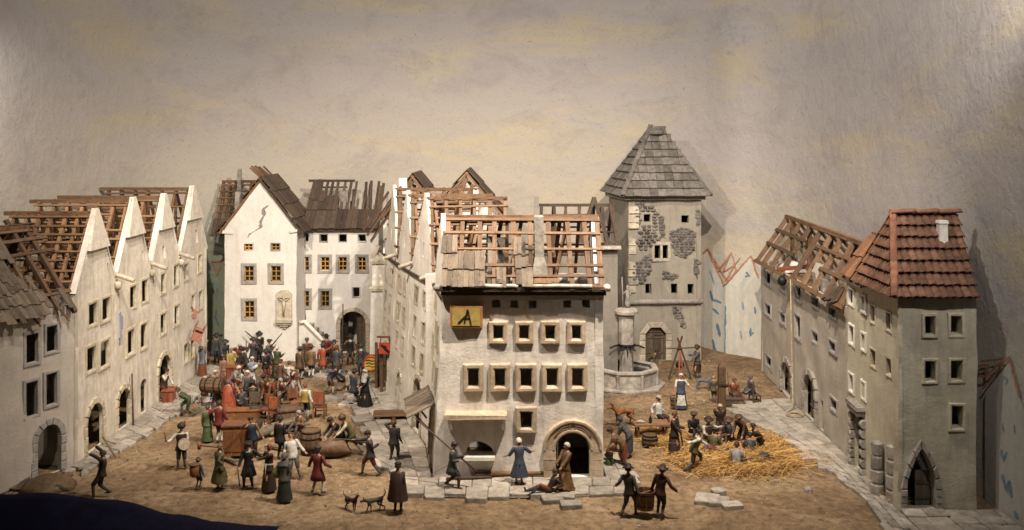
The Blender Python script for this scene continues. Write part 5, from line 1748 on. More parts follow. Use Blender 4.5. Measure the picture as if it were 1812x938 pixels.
mb.rings([[V((cb.x + sx * w, cb.y + sy * w, z)) for sx, sy in ((-1, -1), (1, -1), (1, 1), (-1, 1))] for z, w in ((cb.z - .45, .22), (cb.z + .0, .20), (cb.z + .35, .15), (cb.z + .95, .14), (cb.z + 1.0, .17), (cb.z + 1.1, .15))], 0, True, True, True, False)
ch = obj('chimney', mb, P_WHITE, root)
# ================================================================== people
SKIN = paint((.38, .20, .125), .55, 0, .25)
SKIN_D = paint((.36, .18, .11), .6, 0, .25)
Z = V((0, 0, 1))

def ik(a, c, l1, l2, pole):
    d = c - a; L = min(max(d.length, .05), (l1 + l2) * .995); u = d.normalized()
    x = (l1 * l1 - l2 * l2 + L * L) / (2 * L); h = math.sqrt(max(0, l1 * l1 - x * x))
    p = V(pole); p = p - u * p.dot(u)
    p = p.normalized() if p.length > 1e-4 else V((0, -1, 0))
    return a + u * x + p * h, a + u * L

def ring(c, ax, ay, rx, ry, n=14, pleat=0.0, k=7, ph=0.0):
    out = []
    for j in range(n):
        a = 2 * math.pi * j / n
        m = 1 + pleat * math.cos(k * a + ph)
        out.append(c + ax * math.cos(a) * rx * m + ay * math.sin(a) * ry * m)
    return out

FACE = {}
def face_meshes(skin):
    """eye, nose, mouth and ear in head space: x right, -y front, z up"""
    if skin.name not in FACE:
        out = []
        for name, mat in (('eye', paint((.02, .015, .012), .3)), ('nose', skin), ('mouth', paint((.36, .10, .07))), ('ear', skin)):
            mb = MB()
            if name == 'eye': mb.lathe((0, 0, 0), [(.002, -.011), (.013, -.004), (.013, .004), (.002, .011)], 6)
            if name == 'nose': mb.tube([(0, -.088, .02), (0, -.108, -.012), (0, -.115, -.03), (0, -.092, -.036)], [.008, .013, .017, .01], 6)
            if name == 'mouth': mb.tube([(-.028, -.086, -.062), (0, -.094, -.060), (.028, -.086, -.062)], .007, 5)
            if name == 'ear': mb.lathe((0, 0, 0), [(.004, -.03), (.016, -.01), (.016, .02), (.004, .034)], 6)
            me = mesh_of(mb, mat, name)
            for o in ([(-.036, -.088, .012), (.036, -.088, .012)] if name == 'eye' else [(-.097, .005, -.02), (.097, .005, -.02)] if name == 'ear' else [(0, 0, 0)]): out.append((name, me, V(o)))
        FACE[skin.name] = out
    return FACE[skin.name]

def dim(c, k=.62):
    """the figures' paint is old and dull"""
    if c is None: return None
    g = sum(c) / 3
    if min(c) > .25: k = .86
    return tuple((x * .9 + g * .1) * k for x in c)

def person(label, px, py, heading=0, h=1.70, z=0.0, pose=None, top=(.2, .12, .07), legs=(.12, .08, .05), hose=None, shoes=(.05, .035, .025),
           hat=None, hatc=(.06, .045, .035), hair=(.10, .06, .03), skirt=None, apron=None, hem=.18, sleeves=None, bare=False, collar=None, cape=None,
           vest=None, boots=False, skin=None, pos=None, belt=None, beard=None, long_skirt=True, group='painted townspeople and soldiers', bonnet=None, short=False, sash=None, hood=None, veil=None, feather=None, sk=None):
    P = dict(hz=.90, lean=0, side=0, tw=0, ha=(-.27, -.06, .80), hb=(.27, -.06, .80), fa=(-.10, 0, .05), fb=(.10, .0, .05), turn=0, nod=8, kp=(0, -1, .15), ep=(0, .8, -.5))
    if pose: P.update(pose)
    if sk: P['sk'] = sk
    top, legs, hose, shoes, hatc, hair, skirt, apron, sleeves, collar, cape, vest, belt, beard, bonnet, sash, hood, veil, feather = [dim(c_) for c_ in (top, legs, hose, shoes, hatc, hair, skirt, apron, sleeves, collar, cape, vest, belt, beard, bonnet, sash, hood, veil, feather)]
    s = h / 1.70
    g = pos if pos is not None else G(px, py, z)
    root = empty('person', g, label, 'person', group, R(heading))
    skin = skin or SKIN
    pel = V((P.get('hx', 0), P.get('hy', 0), P['hz'])) * s
    la, sa = R(P['lean']), R(P['side'])
    up = V((math.sin(sa), -math.sin(la), math.cos(la) * math.cos(sa))).normalized()
    fw = V((0, -1, 0)); fw = (fw - up * fw.dot(up)).normalized()
    if abs(P['lean']) > 80: fw = (V((0, 0, -1)) if P['lean'] > 0 else V((0, 0, 1))); fw = (fw - up * fw.dot(up)).normalized()
    X0 = (-fw).cross(up).normalized()
    T = Matrix.Rotation(R(P['tw']), 3, up)
    X, Yb = T @ X0, T @ (-fw)
    fwd = -Yb
    waist = pel + up * .13 * s; chest = pel + up * .33 * s; nk = pel + up * .50 * s
    hd = (up * .45 + Z * .75).normalized() if P['lean'] < 75 else up
    Hm = Matrix.Rotation(R(P['turn']), 3, hd)
    hf = Hm @ (fwd - hd * fwd.dot(hd)).normalized()
    nod = R(P['nod']); hf2 = (hf * math.cos(nod) - hd * math.sin(nod)).normalized(); hd2 = (hd * math.cos(nod) + hf * math.sin(nod)).normalized()
    hx = (-hf2).cross(hd2).normalized()
    neck = nk + hd * .06 * s
    hc = nk + hd * .07 * s + hd2 * .105 * s + hf2 * .012 * s
    htop = hc + hd2 * .10 * s
    sh = [nk - up * .055 * s + X * k * .185 * s for k in (-1, 1)]
    hp = [pel + X0 * k * .085 * s - up * .03 * s for k in (-1, 1)]
    hands, elb, knees, ank = [], [], [], []
    for k, t in ((0, P['ha']), (1, P['hb'])):
        e, w = ik(sh[k], V(t) * s, .285 * s, .255 * s, P.get('epa' if k == 0 else 'epb', P['ep']))
        elb.append(e); hands.append(w)
    for k, t in ((0, P['fa']), (1, P['fb'])):
        kn, a = ik(hp[k], V(t) * s + Z * .03 * s, .44 * s, .425 * s, P.get('kpa' if k == 0 else 'kpb', P['kp']))
        knees.append(kn); ank.append(a)
    toes = []
    for k in (0, 1):
        d = V((P.get('toex', 0) + (.25 if k else -.25), -1, 0)).normalized()
        if P.get('toes'): d = V(P['toes']).normalized()
        sh_d = (ank[k] - knees[k]).normalized()
        if sh_d.z > -.35 and not P.get('toes'): d = (Z * .8 - V((0, .3, 0))).normalized()
        toes.append(ank[k] + d * .15 * s - Z * .035 * s * (1 if d.z < .3 else 0))
    # --- body: one continuous skin-modifier surface, rooted at the pelvis
    vs, es, rad = [], [], []
    def vert(p, r, par=None):
        vs.append(p); rad.append(r * s)
        if par is not None: es.append((par, len(vs) - 1))
        return len(vs) - 1
    a = vert(pel, .10); b = vert(waist, .095, a); c = vert(chest, .115, b); d = vert(nk - up * .02 * s, .065, c); e = vert(neck + hd * .02 * s, .048, d)
    f = vert(hc - hd2 * .055 * s + hf2 * .015 * s, .066, e); g1 = vert(hc + hd2 * .015 * s, .092, f); vert(hc + hd2 * .07 * s - hf2 * .01 * s, .068, g1)
    for k in (0, 1):
        i = vert(sh[k], .058, d); j = vert(elb[k], .040, i); m = vert(hands[k], .028, j)
        fd = (hands[k] - elb[k]).normalized()
        sx = fd.cross(Z if abs(fd.z) < .9 else V((0, 1, 0))).normalized() * (1 if k else -1)
        if P.get('flat'): sx = sx
        pm = vert(hands[k] + fd * .055 * s, .033, m)
        cl = (fd.cross(sx)) * (-.35)
        for q, ln in ((-1.5, .058), (-.5, .07), (.5, .066), (1.5, .05)):
            b0 = vert(hands[k] + fd * .095 * s + sx * q * .017 * s, .0105, pm)
            vert(hands[k] + fd * (.095 + ln * .8) * s + sx * q * .02 * s + cl * ln * .5 * s, .0085, b0)
        t0 = vert(hands[k] + fd * .06 * s - sx * .045 * s, .0115, pm)
        vert(hands[k] + fd * .10 * s - sx * .06 * s + cl * .02 * s, .009, t0)
        i = vert(hp[k], .080, a); j = vert(knees[k], .054, i); m = vert(ank[k], .037, j); vert(toes[k], .030, m)
    me = bpy.data.meshes.new('body'); me.from_pydata([tuple(p) for p in vs], es, []); me.materials.append(skin)
    o = bpy.data.objects.new('body', me); COL.objects.link(o); o.parent = root
    md = o.modifiers.new('skin', 'SKIN'); md.use_smooth_shade = True; md.branch_smoothing = .3
    for i, r in enumerate(rad): me.skin_vertices[0].data[i].radius = (r, r); me.skin_vertices[0].data[i].use_root = (i == 0)
    sb = o.modifiers.new('smooth', 'SUBSURF'); sb.levels = 1; sb.render_levels = 1
    WM[o] = WM[root].copy()
    def part(name, mb, mat):
        return obj(name, mb, mat, root, local=True)
    HM = Matrix.Translation(hc) @ Matrix((hx, -hf2, hd2)).transposed().to_4x4() @ Matrix.Scale(s * 1.04, 4)
    for nm, me_, off in face_meshes(skin):
        if nm == 'ear' and (bonnet or hood or veil): continue
        fo = bpy.data.objects.new(nm, me_); COL.objects.link(fo); fo.parent = root
        fo.matrix_basis = HM @ Matrix.Translation(off)
    # --- clothes
    A_, B_ = X, Yb
    def torso_rings(g, hm, lo=0.0):
        rs = []
        if hm > 0:
            if P['hz'] > .7:
                for q in (1.0, .5):
                    rs.append(ring(pel - Z * hm * q * s + fwd * P.get('hemf', 0) * q, X0, -fw, (.165 + .25 * hm * q + g) * s, (.135 + .25 * hm * q + g) * s, 18, .05 * q, 8, px))
            else:
                rs.append(ring(pel - up * .08 * s, X0, -fw, (.19 + g) * s, (.16 + g) * s, 18))
        rs.append(ring(pel, X0, -fw, (.165 + g) * s, (.135 + g) * s, 18))
        rs.append(ring(waist, A_, B_, (.148 + g) * s, (.115 + g) * s, 18))
        rs.append(ring(chest - up * .06 * s, A_, B_, (.172 + g) * s, (.130 + g) * s, 18))
        rs.append(ring(chest + up * .05 * s, A_, B_, (.188 + g) * s, (.126 + g) * s, 18))
        rs.append(ring(nk - up * .045 * s, A_, B_, (.165 + g) * s, (.098 + g) * s, 18))
        rs.append(ring(nk, A_, B_, (.072 + g) * s, (.066 + g) * s, 18))
        return rs
    def arms(mb, g, mi=0, to=1.0):
        for k in (0, 1):
            p0 = sh[k] - X * (k * 2 - 1) * .05 * s
            w = lerp(elb[k], hands[k], .92)
            pts = [p0, sh[k] + up * .0, lerp(sh[k], elb[k], .45), elb[k]]; rr = [.055, .072, .066, .058]
            if to > .6: pts += [lerp(elb[k], w, .55), w, w + (w - elb[k]).normalized() * .008]; rr += [.054, .050, .052]
            else: pts += [lerp(elb[k], w, .12)]; rr += [.062]
            mb.tube(pts, [(r_ + g) * s for r_ in rr], 9, mi)
    if skirt is not None:
        mb = MB()
        if P['hz'] > .62:
            base = V(((ank[0].x + ank[1].x) / 2, (ank[0].y + ank[1].y) / 2, (.07 if long_skirt else .30) * s))
            bs = P.get('sk', 1.0)
            spread = max(abs(ank[0].x - ank[1].x), .1) * .5
            rs = [ring(base, X0, -fw, (.27 * bs + spread * .4) * s, (.25 * bs + abs(ank[0].y - ank[1].y) * .35) * s, 22, .075, 9, px * .7), ring(lerp(base, pel, .12), X0, -fw, (.27 * bs + spread * .35) * s, (.245 * bs) * s, 22, .07, 9, px * .7),
                  ring(lerp(base, pel, .5), X0, -fw, .245 * bs * s, .215 * s, 22, .05, 9, px * .7), ring(lerp(base, pel, .85), X0, -fw, .20 * s, .17 * s, 22, .03, 9, px * .7), ring(waist - up * .03 * s, X0, -fw, .155 * s, .122 * s, 22), ring(waist + up * .02 * s, X0, -fw, .15 * s, .118 * s, 22)]
        else:
            km = (knees[0] + knees[1]) / 2; am = (ank[0] + ank[1]) / 2
            dd = (km - pel).normalized(); vv = dd.cross(X0).normalized()
            rs = [ring(V((am.x, am.y, .05 * s)), X0, V((0, 1, 0)), .26 * s, .17 * s, 22, .07, 9), ring(km - Z * .10 * s + dd * .05 * s, X0, (vv + dd).normalized(), .23 * s, .16 * s, 22, .04, 9), ring(km + Z * .02 * s, X0, vv, .22 * s, .13 * s, 22), ring(lerp(pel, km, .4), X0, vv, .21 * s, .15 * s, 22), ring(pel, X0, -fw, .19 * s, .16 * s, 22), ring(waist, X0, -fw, .155 * s, .122 * s, 22)]
        mb.rings(rs, 0, True, False, False)
        part('skirt', mb, paint(skirt))
        if apron is not None:
            mb = MB(); n = 22
            sel = [j % n for j in range(-8, -2)] if P['hz'] > .62 else [j % n for j in range(-8, -2)]
            rows = []
            for r_ in rs[1:]:
                cc = sum(r_, V((0, 0, 0))) / n
                rows.append([cc + (r_[j] - cc) * 1.06 for j in sel])
            rows[0] = [p + Z * .06 * s for p in rows[0]]
            mb.rings(rows, 0, False); part('apron', mb, paint(apron))
    else:
        mb = MB()
        if short is not True:
            for k in (0, 1):
                mb.tube([hp[k] + up * .09 * s, hp[k], lerp(hp[k], knees[k], .5), knees[k], lerp(knees[k], ank[k], .12)], [x_ * s for x_ in (.085, .098, .098, .082, .064)], 10)
            part('breeches', mb, paint(legs))
        if not bare:
            for k in (0, 1):
              mb = MB(); mb.tube([lerp(knees[k], ank[k], .02), lerp(knees[k], ank[k], .3), lerp(knees[k], ank[k], .75), ank[k] - (ank[k] - knees[k]).normalized() * .0], [x_ * s for x_ in ((.064, .062, .047, .045) if not boots else (.085, .066, .056, .05))], 9)
              part('boot_top' if boots else 'stocking', mb, paint(shoes if boots else (hose or legs)))
    if not bare or skirt is not None:
        for k in (0, 1):
            mb = MB()
            dt = (toes[k] - ank[k])
            mb.tube([ank[k] - dt * .35 + Z * .01 * s, ank[k] - Z * .004 * s, lerp(ank[k], toes[k], .6), toes[k] + dt * .12], [x_ * s for x_ in (.036, .046, .042, .022)], 8, flat=.9)
            part('shoe', mb, paint(shoes))
    mb = MB()
    sl = sleeves if sleeves is not None else top
    if vest is not None or sleeves is not None:
        mb.rings(torso_rings(.012, hem if vest is None else hem * .5), 0, True, True, False)
        arms(mb, .0, 1, P.get('slv', 1.0))
        part('coat', mb, [paint(top), paint(sl)])
    else:
        mb.rings(torso_rings(.012, hem), 0, True, True, False)
        arms(mb, .004, 0, P.get('slv', 1.0))
        part('coat', mb, [paint(top)])
    if vest is not None:
        mb = MB(); mb.rings(torso_rings(.026, hem)[:-1], 0, True, True, False); part('vest', mb, paint(vest))
    if belt is not None:
        mb = MB(); mb.rings([ring(waist - up * .05 * s, X0, -fw, .182 * s, .15 * s, 18), ring(waist + up * .0 * s, A_, B_, .178 * s, .147 * s, 18)], 0, True, False, False)
        if belt[0] > .3: mb.tube([waist + fwd * .15 * s + X * .03 * s, waist + fwd * .19 * s - Z * .25 * s + X * .05 * s, waist + fwd * .21 * s - Z * .5 * s + X * .05 * s], .014 * s, 5)
        part('belt', mb, paint(belt))
    if sash is not None:
        mb = MB(); mb.tube([sh[0] + up * .06 * s + fwd * .02, chest + fwd * .17 * s, waist + fwd * .12 * s + X * .14 * s, waist - fwd * .14 * s + X * .06 * s, chest - fwd * .17 * s - X * .06 * s, sh[0] + up * .06 * s], .028 * s, 6, flat=.6); part('sash', mb, paint(sash))
    if collar is not None:
        mb = MB(); mb.rings([ring(nk - up * .06 * s, A_, B_, .155 * s, .125 * s, 16, .06, 6), ring(nk - up * .01 * s, A_, B_, .10 * s, .09 * s, 16), ring(nk + up * .045 * s, A_, B_, .062 * s, .06 * s, 16)], 0, True, False, False); part('collar', mb, paint(collar))
    if cape is not None:
        mb = MB(); rows = []
        for (cc, rx, ry, pl) in ((nk - up * .0 * s, .09, .09, 0), (nk - up * .07 * s, .235, .15, .0), (waist, .27, .21, .05), (pel - Z * .22 * s, .31, .27, .07), (pel - Z * P.get('capel', .42) * s, .35, .31, .08)):
            rr = []
            for j in range(25):
                a_ = R(-60 + 300 * j / 24); m_ = 1 + pl * math.cos(9 * a_)
                rr.append(cc + A_ * math.cos(a_) * rx * m_ * s + B_ * math.sin(a_) * ry * m_ * s)
            rows.append(rr)
        mb.rings(rows, 0, False); part('cape', mb, paint(cape))
    # --- hair and headgear
    def shell(name, col, grow, lo, face=True, back=0.0):
        mb = MB(); rows = []
        for q in range(6):
            th = R(8 + q * (lo - 8) / 5)
            rr = []
            for j in range(16):
                a_ = 2 * math.pi * j / 16
                fr = max(0, -math.sin(a_)) if face else 0
                t2 = min(th, R(64)) * fr + th * (1 - fr)
                rad_ = (.100 + grow) * s
                rr.append(hc + hx * math.cos(a_) * math.sin(t2) * rad_ - hf2 * (math.sin(a_) * math.sin(t2) * rad_ * 1.06 - 0) + hd2 * (math.cos(t2) * rad_ * 1.10 + .008 * s) - hf2 * back * s * (q / 5))
            rows.append(rr)
        mb.rings(rows, 0, True, True, False); part(name, mb, paint(col))
    if hair is not None and bonnet is None and hood is None and veil is None: shell('hair', hair, .009, 118, True, .02)
    if bonnet is not None: shell('bonnet', bonnet, .016, 108, True, .02)
    if hood is not None:
        shell('hood', hood, .022, 128, True, .03)
        mb = MB(); mb.rings([ring(nk - up * .11 * s, A_, B_, .225 * s, .16 * s, 16, .03, 6), ring(nk - up * .02 * s, A_, B_, .16 * s, .12 * s, 16), ring(nk + up * .06 * s, A_, B_, .09 * s, .09 * s, 16)], 0, True, False, False); part('shoulder_cape', mb, paint(hood))
    if veil is not None:
        shell('veil', veil, .02, 125, True, .03)
        mb = MB(); rows = []
        for (cc, rx, ry) in ((hc - hd2 * .03 * s, .115, .115), (nk, .14, .13), (nk - up * .16 * s, .20, .16), (chest - up * .1 * s, .14, .18)):
            rows.append([cc + A_ * math.cos(R(a_)) * rx * s + B_ * math.sin(R(a_)) * ry * s * (1 if math.sin(R(a_)) > 0 else .95) for a_ in range(0, 360, 20)])
        mb.rings(rows, 0, True, False, False); part('wimple', mb, paint(veil))
    if beard is not None:
        mb = MB(); mb.tube([hc + hf2 * .065 * s - hd2 * .05 * s, hc + hf2 * .085 * s - hd2 * .10 * s, hc + hf2 * .075 * s - hd2 * .16 * s], [.05 * s, .045 * s, .012 * s], 8); part('beard', mb, paint(beard))
    if hat:
        c0 = hc + hd2 * .055 * s
        mb = MB()
        def hr(cc, r_, wob=0.0, ph=0.0): return [cc + hx * math.cos(a_) * r_ * s + (-hf2) * math.sin(a_) * r_ * s + hd2 * wob * math.cos(2 * a_ + ph) * s for a_ in [2 * math.pi * j / 16 for j in range(16)]]
        if hat == 'wide': mb.rings([hr(c0 + hd2 * .0 * s, .10), hr(c0 - hd2 * .008 * s, .205, .022, px), hr(c0 + hd2 * .012 * s, .205, .022, px), hr(c0 + hd2 * .03 * s, .115), hr(c0 + hd2 * .11 * s, .095), hr(c0 + hd2 * .135 * s, .065)], 0, True, True, True)
        elif hat == 'cap': mb.rings([hr(c0 - hd2 * .015 * s, .109), hr(c0 + hd2 * .02 * s, .125), hr(c0 + hd2 * .06 * s, .112), hr(c0 + hd2 * .09 * s, .05)], 0, True, True, True); mb.tube([c0 + hf2 * .09 * s, c0 + hf2 * .15 * s - hd2 * .01 * s], [.06 * s, .05 * s], 8, flat=.25)
        elif hat == 'beret': mb.rings([hr(c0 - hd2 * .01 * s, .106), hr(c0 + hd2 * .02 * s, .165, .012, px), hr(c0 + hd2 * .055 * s, .15), hr(c0 + hd2 * .075 * s, .06)], 0, True, True, True)
        elif hat == 'fur': mb.rings([hr(c0 - hd2 * .04 * s, .13), hr(c0 + hd2 * .02 * s, .165), hr(c0 + hd2 * .09 * s, .15), hr(c0 + hd2 * .15 * s, .07), hr(c0 + hd2 * .2 * s, .02)], 0, True, True, True)
        part('hat', mb, paint(hatc))
        if feather is not None:
            mb = MB(); mb.tube([c0 + hx * .1 * s + hd2 * .04 * s, c0 + hx * .14 * s + hd2 * .12 * s - hf2 * .05 * s, c0 + hx * .10 * s + hd2 * .15 * s - hf2 * .16 * s], [.02 * s, .035 * s, .012 * s], 6, flat=.5); part('feather', mb, paint(feather))
    M = WM[root]
    root_info = dict(root=root, ha=M @ (hands[0] + (hands[0] - elb[0]).normalized() * .06 * s), hb=M @ (hands[1] + (hands[1] - elb[1]).normalized() * .06 * s), M=M, s=s, head=M @ hc, back=M @ chest)
    return root_info

# common poses
def pz(**k): return k
WALK = dict(fa=(-.09, -.26, .05), fb=(.09, .26, .10), hz=.88)
WALK2 = dict(fa=(-.09, .26, .10), fb=(.09, -.26, .05), hz=.88)
def sit(**k):
    d = dict(hz=.47, fa=(-.12, -.48, .05), fb=(.14, -.44, .05), kp=(0, -.6, 1), ha=(-.2, -.35, .60), hb=(.2, -.35, .60), lean=8); d.update(k); return d
def floor_sit(**k):
    d = dict(hz=.16, fa=(-.2, -.62, .05), fb=(.2, -.5, .05), kp=(0, -.3, 1), ha=(-.25, -.35, .42), hb=(.25, -.35, .42), lean=15); d.update(k); return d
def kneel(**k):
    d = dict(hz=.48, fa=(-.1, .40, .06), fb=(.1, .38, .06), kp=(0, -1, -.4), ha=(-.2, -.25, .65), hb=(.2, -.25, .65), toes=(0, .7, -.4)); d.update(k); return d
def lie(**k):
    d = dict(hz=.14, lean=86, fa=(-.12, .78, .08), fb=(.14, .76, .08), kp=(0, 0, 1), ha=(-.4, -.6, .1), hb=(.45, -.35, .1), toes=(0, .6, .3), nod=-20); d.update(k); return d

BLACK, DGREY, GREY, LGREY = (.018, .016, .015), (.06, .06, .062), (.14, .14, .14), (.30, .29, .28)
WHITE, CREAM = (.62, .59, .53), (.50, .43, .32)
BROWN, DBROWN, TAN, RUST = (.12, .06, .032), (.05, .028, .017), (.27, .15, .07), (.26, .075, .025)
RED, DRED, ORANGE = (.42, .045, .02), (.20, .028, .016), (.48, .09, .03)
GREEN, OLIVE, LGREEN = (.07, .11, .045), (.14, .12, .045), (.16, .22, .09)
BLUE, LBLUE, SLATE, NAVY = (.075, .10, .155), (.24, .30, .46), (.075, .085, .10), (.02, .025, .045)
YELLOW, VIOLET = (.50, .34, .06), (.13, .11, .15)

PPL = {}
# ---- near left
PPL['alarm'] = person('dark brown figure with both arms thrown up near the velvet cloth', 180, 880, -70, pose=dict(ha=(-.3, -.22, 1.75), hb=(.2, -.4, 1.65), lean=-6, **WALK2), top=DBROWN, legs=DBROWN, hose=DGREY, hem=.12)
PPL['drummer'] = person('drummer with plumed fur hat and white sleeves raising a stick', 321, 829, 20, pose=dict(ha=(-.52, -.2, 1.12), hb=(.26, -.2, .95), fa=(-.13, 0, .05), fb=(.13, .02, .05)), top=WHITE, vest=DBROWN, sleeves=WHITE, legs=SLATE, hose=LGREY, hat='fur', hatc=DBROWN, feather=DRED, collar=WHITE)
PPL['boy'] = person('small boy with brown hat and a basket on his back holding a hand', 350, 866, 165, h=1.12, pose=dict(ha=(-.36, .0, .82), hb=(.25, -.1, .8)), top=SLATE, legs=DBROWN, bare=True, hat='wide', hatc=BROWN)
PPL['tool'] = person('woman in olive dress carrying a long mallet on her shoulder', 388, 868, 150, pose=dict(ha=(-.30, .10, 1.0), hb=(.12, -.25, 1.42), nod=18), top=OLIVE, skirt=OLIVE, apron=GREY, long_skirt=False, hair=TAN, belt=GREY)
PPL['elder'] = person('bearded man in long black coat and white neckcloth leaning on a cane', 440, 864, 5, pose=dict(ha=(-.32, -.2, .85), hb=(.48, -.1, 1.2), fa=(-.17, 0, .05), fb=(.14, 0, .05)), top=BLACK, legs=BLACK, hem=.42, hat='beret', hatc=BLACK, hair=LGREY, beard=LGREY, collar=WHITE)
PPL['friar'] = person('barefoot friar in brown robe with white rope belt', 476, 869, -40, pose=dict(ha=(-.45, -.25, 1.12), hb=(-.2, -.42, 1.18), nod=-5), top=DBROWN, skirt=DBROWN, hood=None, hair=RUST, belt=WHITE, bare=False, shoes=(.30, .15, .09))
PPL['shawl'] = person('woman seen from behind in grey shawl and dark skirt with a green bundle', 503, 888, 172, pose=dict(ha=(-.16, -.2, 1.0), hb=(.2, -.22, 1.0), nod=22), top=GREY, skirt=(.045, .048, .042), hood=GREY, sk=.9)
PPL['drunk'] = person('reeling man in loose white shirt and grey breeches', 519, 846, 10, pose=dict(ha=(-.34, -.1, 1.0), hb=(.42, -.1, 1.0), lean=-14, side=-10, fb=(.24, -.05, .05), nod=-30), top=WHITE, legs=GREY, hose=LGREY, hair=RUST)
PPL['redcoat'] = person('man in flared dark red coat and white stockings facing away', 562, 874, 160, pose=dict(ha=(-.50, -.12, .98), hb=(.42, -.12, .92), fa=(-.20, 0, .05), fb=(.20, .04, .05)), top=DRED, legs=DRED, hose=WHITE, hem=.38, hat='cap', hatc=DGREY, hair=BLACK)
PPL['pointer'] = person('man in dark blue coat with rust sleeves pulling at the cabinet', 447, 812, 20, pose=dict(ha=(-.3, -.35, 1.5), hb=(.36, -.1, .9), side=-8), top=NAVY, sleeves=TAN, legs=DBROWN, hair=BLACK)
PPL['black'] = person('black-clad man seen from behind beside the cabinet', 496, 812, 165, top=BLACK, legs=BLACK, hem=.25, hair=BLACK, pose=dict(ha=(-.22, -.2, 1.0)))
PPL['roller'] = person('dark hatted man bending over the big sack', 603, 802, -55, pose=dict(lean=48, ha=(-.2, -.72, .75), hb=(.15, -.7, .72), fb=(.1, .35, .06)), top=DBROWN, legs=BLACK, hat='cap', hatc=BLACK)
PPL['roller2'] = person('man with pale sleeves and brown fur cap hauling the big sack', 622, 805, -70, pose=dict(lean=35, ha=(-.2, -.75, .7), hb=(.2, -.7, .85), fb=(.12, .42, .06), fa=(-.1, -.15, .05)), top=(.35, .30, .2), vest=OLIVE, sleeves=CREAM, legs=DGREY, hose=LGREY, hat='fur', hatc=BROWN)
PPL['swords'] = person('swordsman in dark jerkin and red breeches with arm outstretched', 655, 842, -80, pose=dict(ha=(-.3, -.60, 1.30), hb=(.18, .32, 1.25), fa=(-.1, -.30, .05), fb=(.1, .38, .07), lean=6), top=DGREY, legs=DRED, hose=GREY, hat='cap', hatc=BLACK, hem=.22)
PPL['drinker'] = person('man in brown coat and grey vest drinking from a raised jug', 697, 819, 170, pose=dict(hb=(.16, -.24, 1.48), ha=(-.28, -.05, .86), epb=(1, .2, -.2), fa=(-.15, 0, .05), fb=(.15, 0, .05), nod=-15), top=DBROWN, vest=DGREY, legs=OLIVE, hose=OLIVE, hair=RUST)
PPL['cloak'] = person('man wrapped in a pleated dark brown cloak seen from behind', 704, 907, 178, pose=dict(ha=(-.2, -.1, .9), hb=(.2, -.1, .9), capel=.46), top=DBROWN, legs=BLACK, cape=(.07, .030, .020), hat='cap', hatc=BLACK, hair=DBROWN)
# ---- before the middle house
PPL['pike'] = person('soldier in grey coat and cap striding with a long pike', 800, 864, 80, z=.10, pose=dict(lean=6, ha=(-.16, -.3, 1.05), hb=(.1, -.42, 1.15), **WALK), top=SLATE, legs=SLATE, shoes=(.12, .045, .025), boots=True, hem=.34, hat='cap', hatc=DGREY)
PPL['maid'] = person('maid in blue dress and white cap pointing with both arms out', 919, 858, 195, z=.10, pose=dict(ha=(-.58, -.2, 1.12), hb=(.48, -.25, 1.0), slv=.5, lean=5), top=BLUE, skirt=BLUE, apron=GREY, bonnet=WHITE, long_skirt=False, sk=1.05)
PPL['drag'] = person('woman in ochre gown and white headscarf dragging a man away', 1000, 867, -55, z=.10, pose=dict(lean=-10, ha=(-.2, -.38, .78), hb=(.16, -.4, .80), fa=(-.1, .15, .05), fb=(.1, -.1, .05)), top=TAN, skirt=(.27, .13, .035), bonnet=WHITE, sk=1.15)
PPL['dragged'] = person('limp man in dark brown dragged along by the woman in ochre', 973, 872, -78, z=.08, pose=floor_sit(hz=.13, lean=-28, ha=(-.3, .1, .35), hb=(.3, .15, .3), fa=(-.12, -.85, .05), fb=(.16, -.72, .05), kp=(0, 0, 1), nod=35), top=DBROWN, legs=RUST, hose=DGREY, hair=DBROWN)
# ---- carriers
PPL['carry1'] = person('left of two bucket carriers, dark vest with grey sleeves and hat', 1114, 914, 148, pose=dict(ha=(-.34, -.02, .78), hb=(.5, .0, .95), side=6, fa=(-.16, -.15, .05), fb=(.22, .18, .07)), top=DBROWN, sleeves=GREY, legs=BROWN, hose=GREY, hat='wide', hatc=BLACK)
PPL['carry2'] = person('right of two bucket carriers, dark red coat and hat', 1168, 914, 150, pose=dict(hb=(.34, -.02, .78), ha=(-.56, -.1, .92), side=-8, fa=(-.12, .16, .06), fb=(.14, -.14, .05)), top=(.10, .028, .018), legs=DBROWN, hose=DGREY, hat='wide', hatc=DBROWN)
# ---- beside the middle house on the right
PPL['bend1'] = person('woman in orange bodice and rust skirt bending down by the house corner', 1102, 826, -100, pose=dict(lean=52, ha=(-.15, -.55, .55), hb=(.15, -.6, .6), fb=(.1, .2, .05)), top=TAN, skirt=RUST, long_skirt=False, hat='cap', hatc=BROWN, sk=.75)
PPL['bend2'] = person('crouching woman in green skirt at the house corner', 1078, 826, 60, pose=kneel(lean=25), top=TAN, skirt=GREEN, hair=TAN)
PPL['bend3'] = person('stooping figure in grey-blue with covered head behind the rust skirt', 1113, 808, -110, pose=dict(lean=40, ha=(-.15, -.5, .7), hb=(.15, -.5, .75)), top=GREY, skirt=SLATE, hood=SLATE, sk=.8)
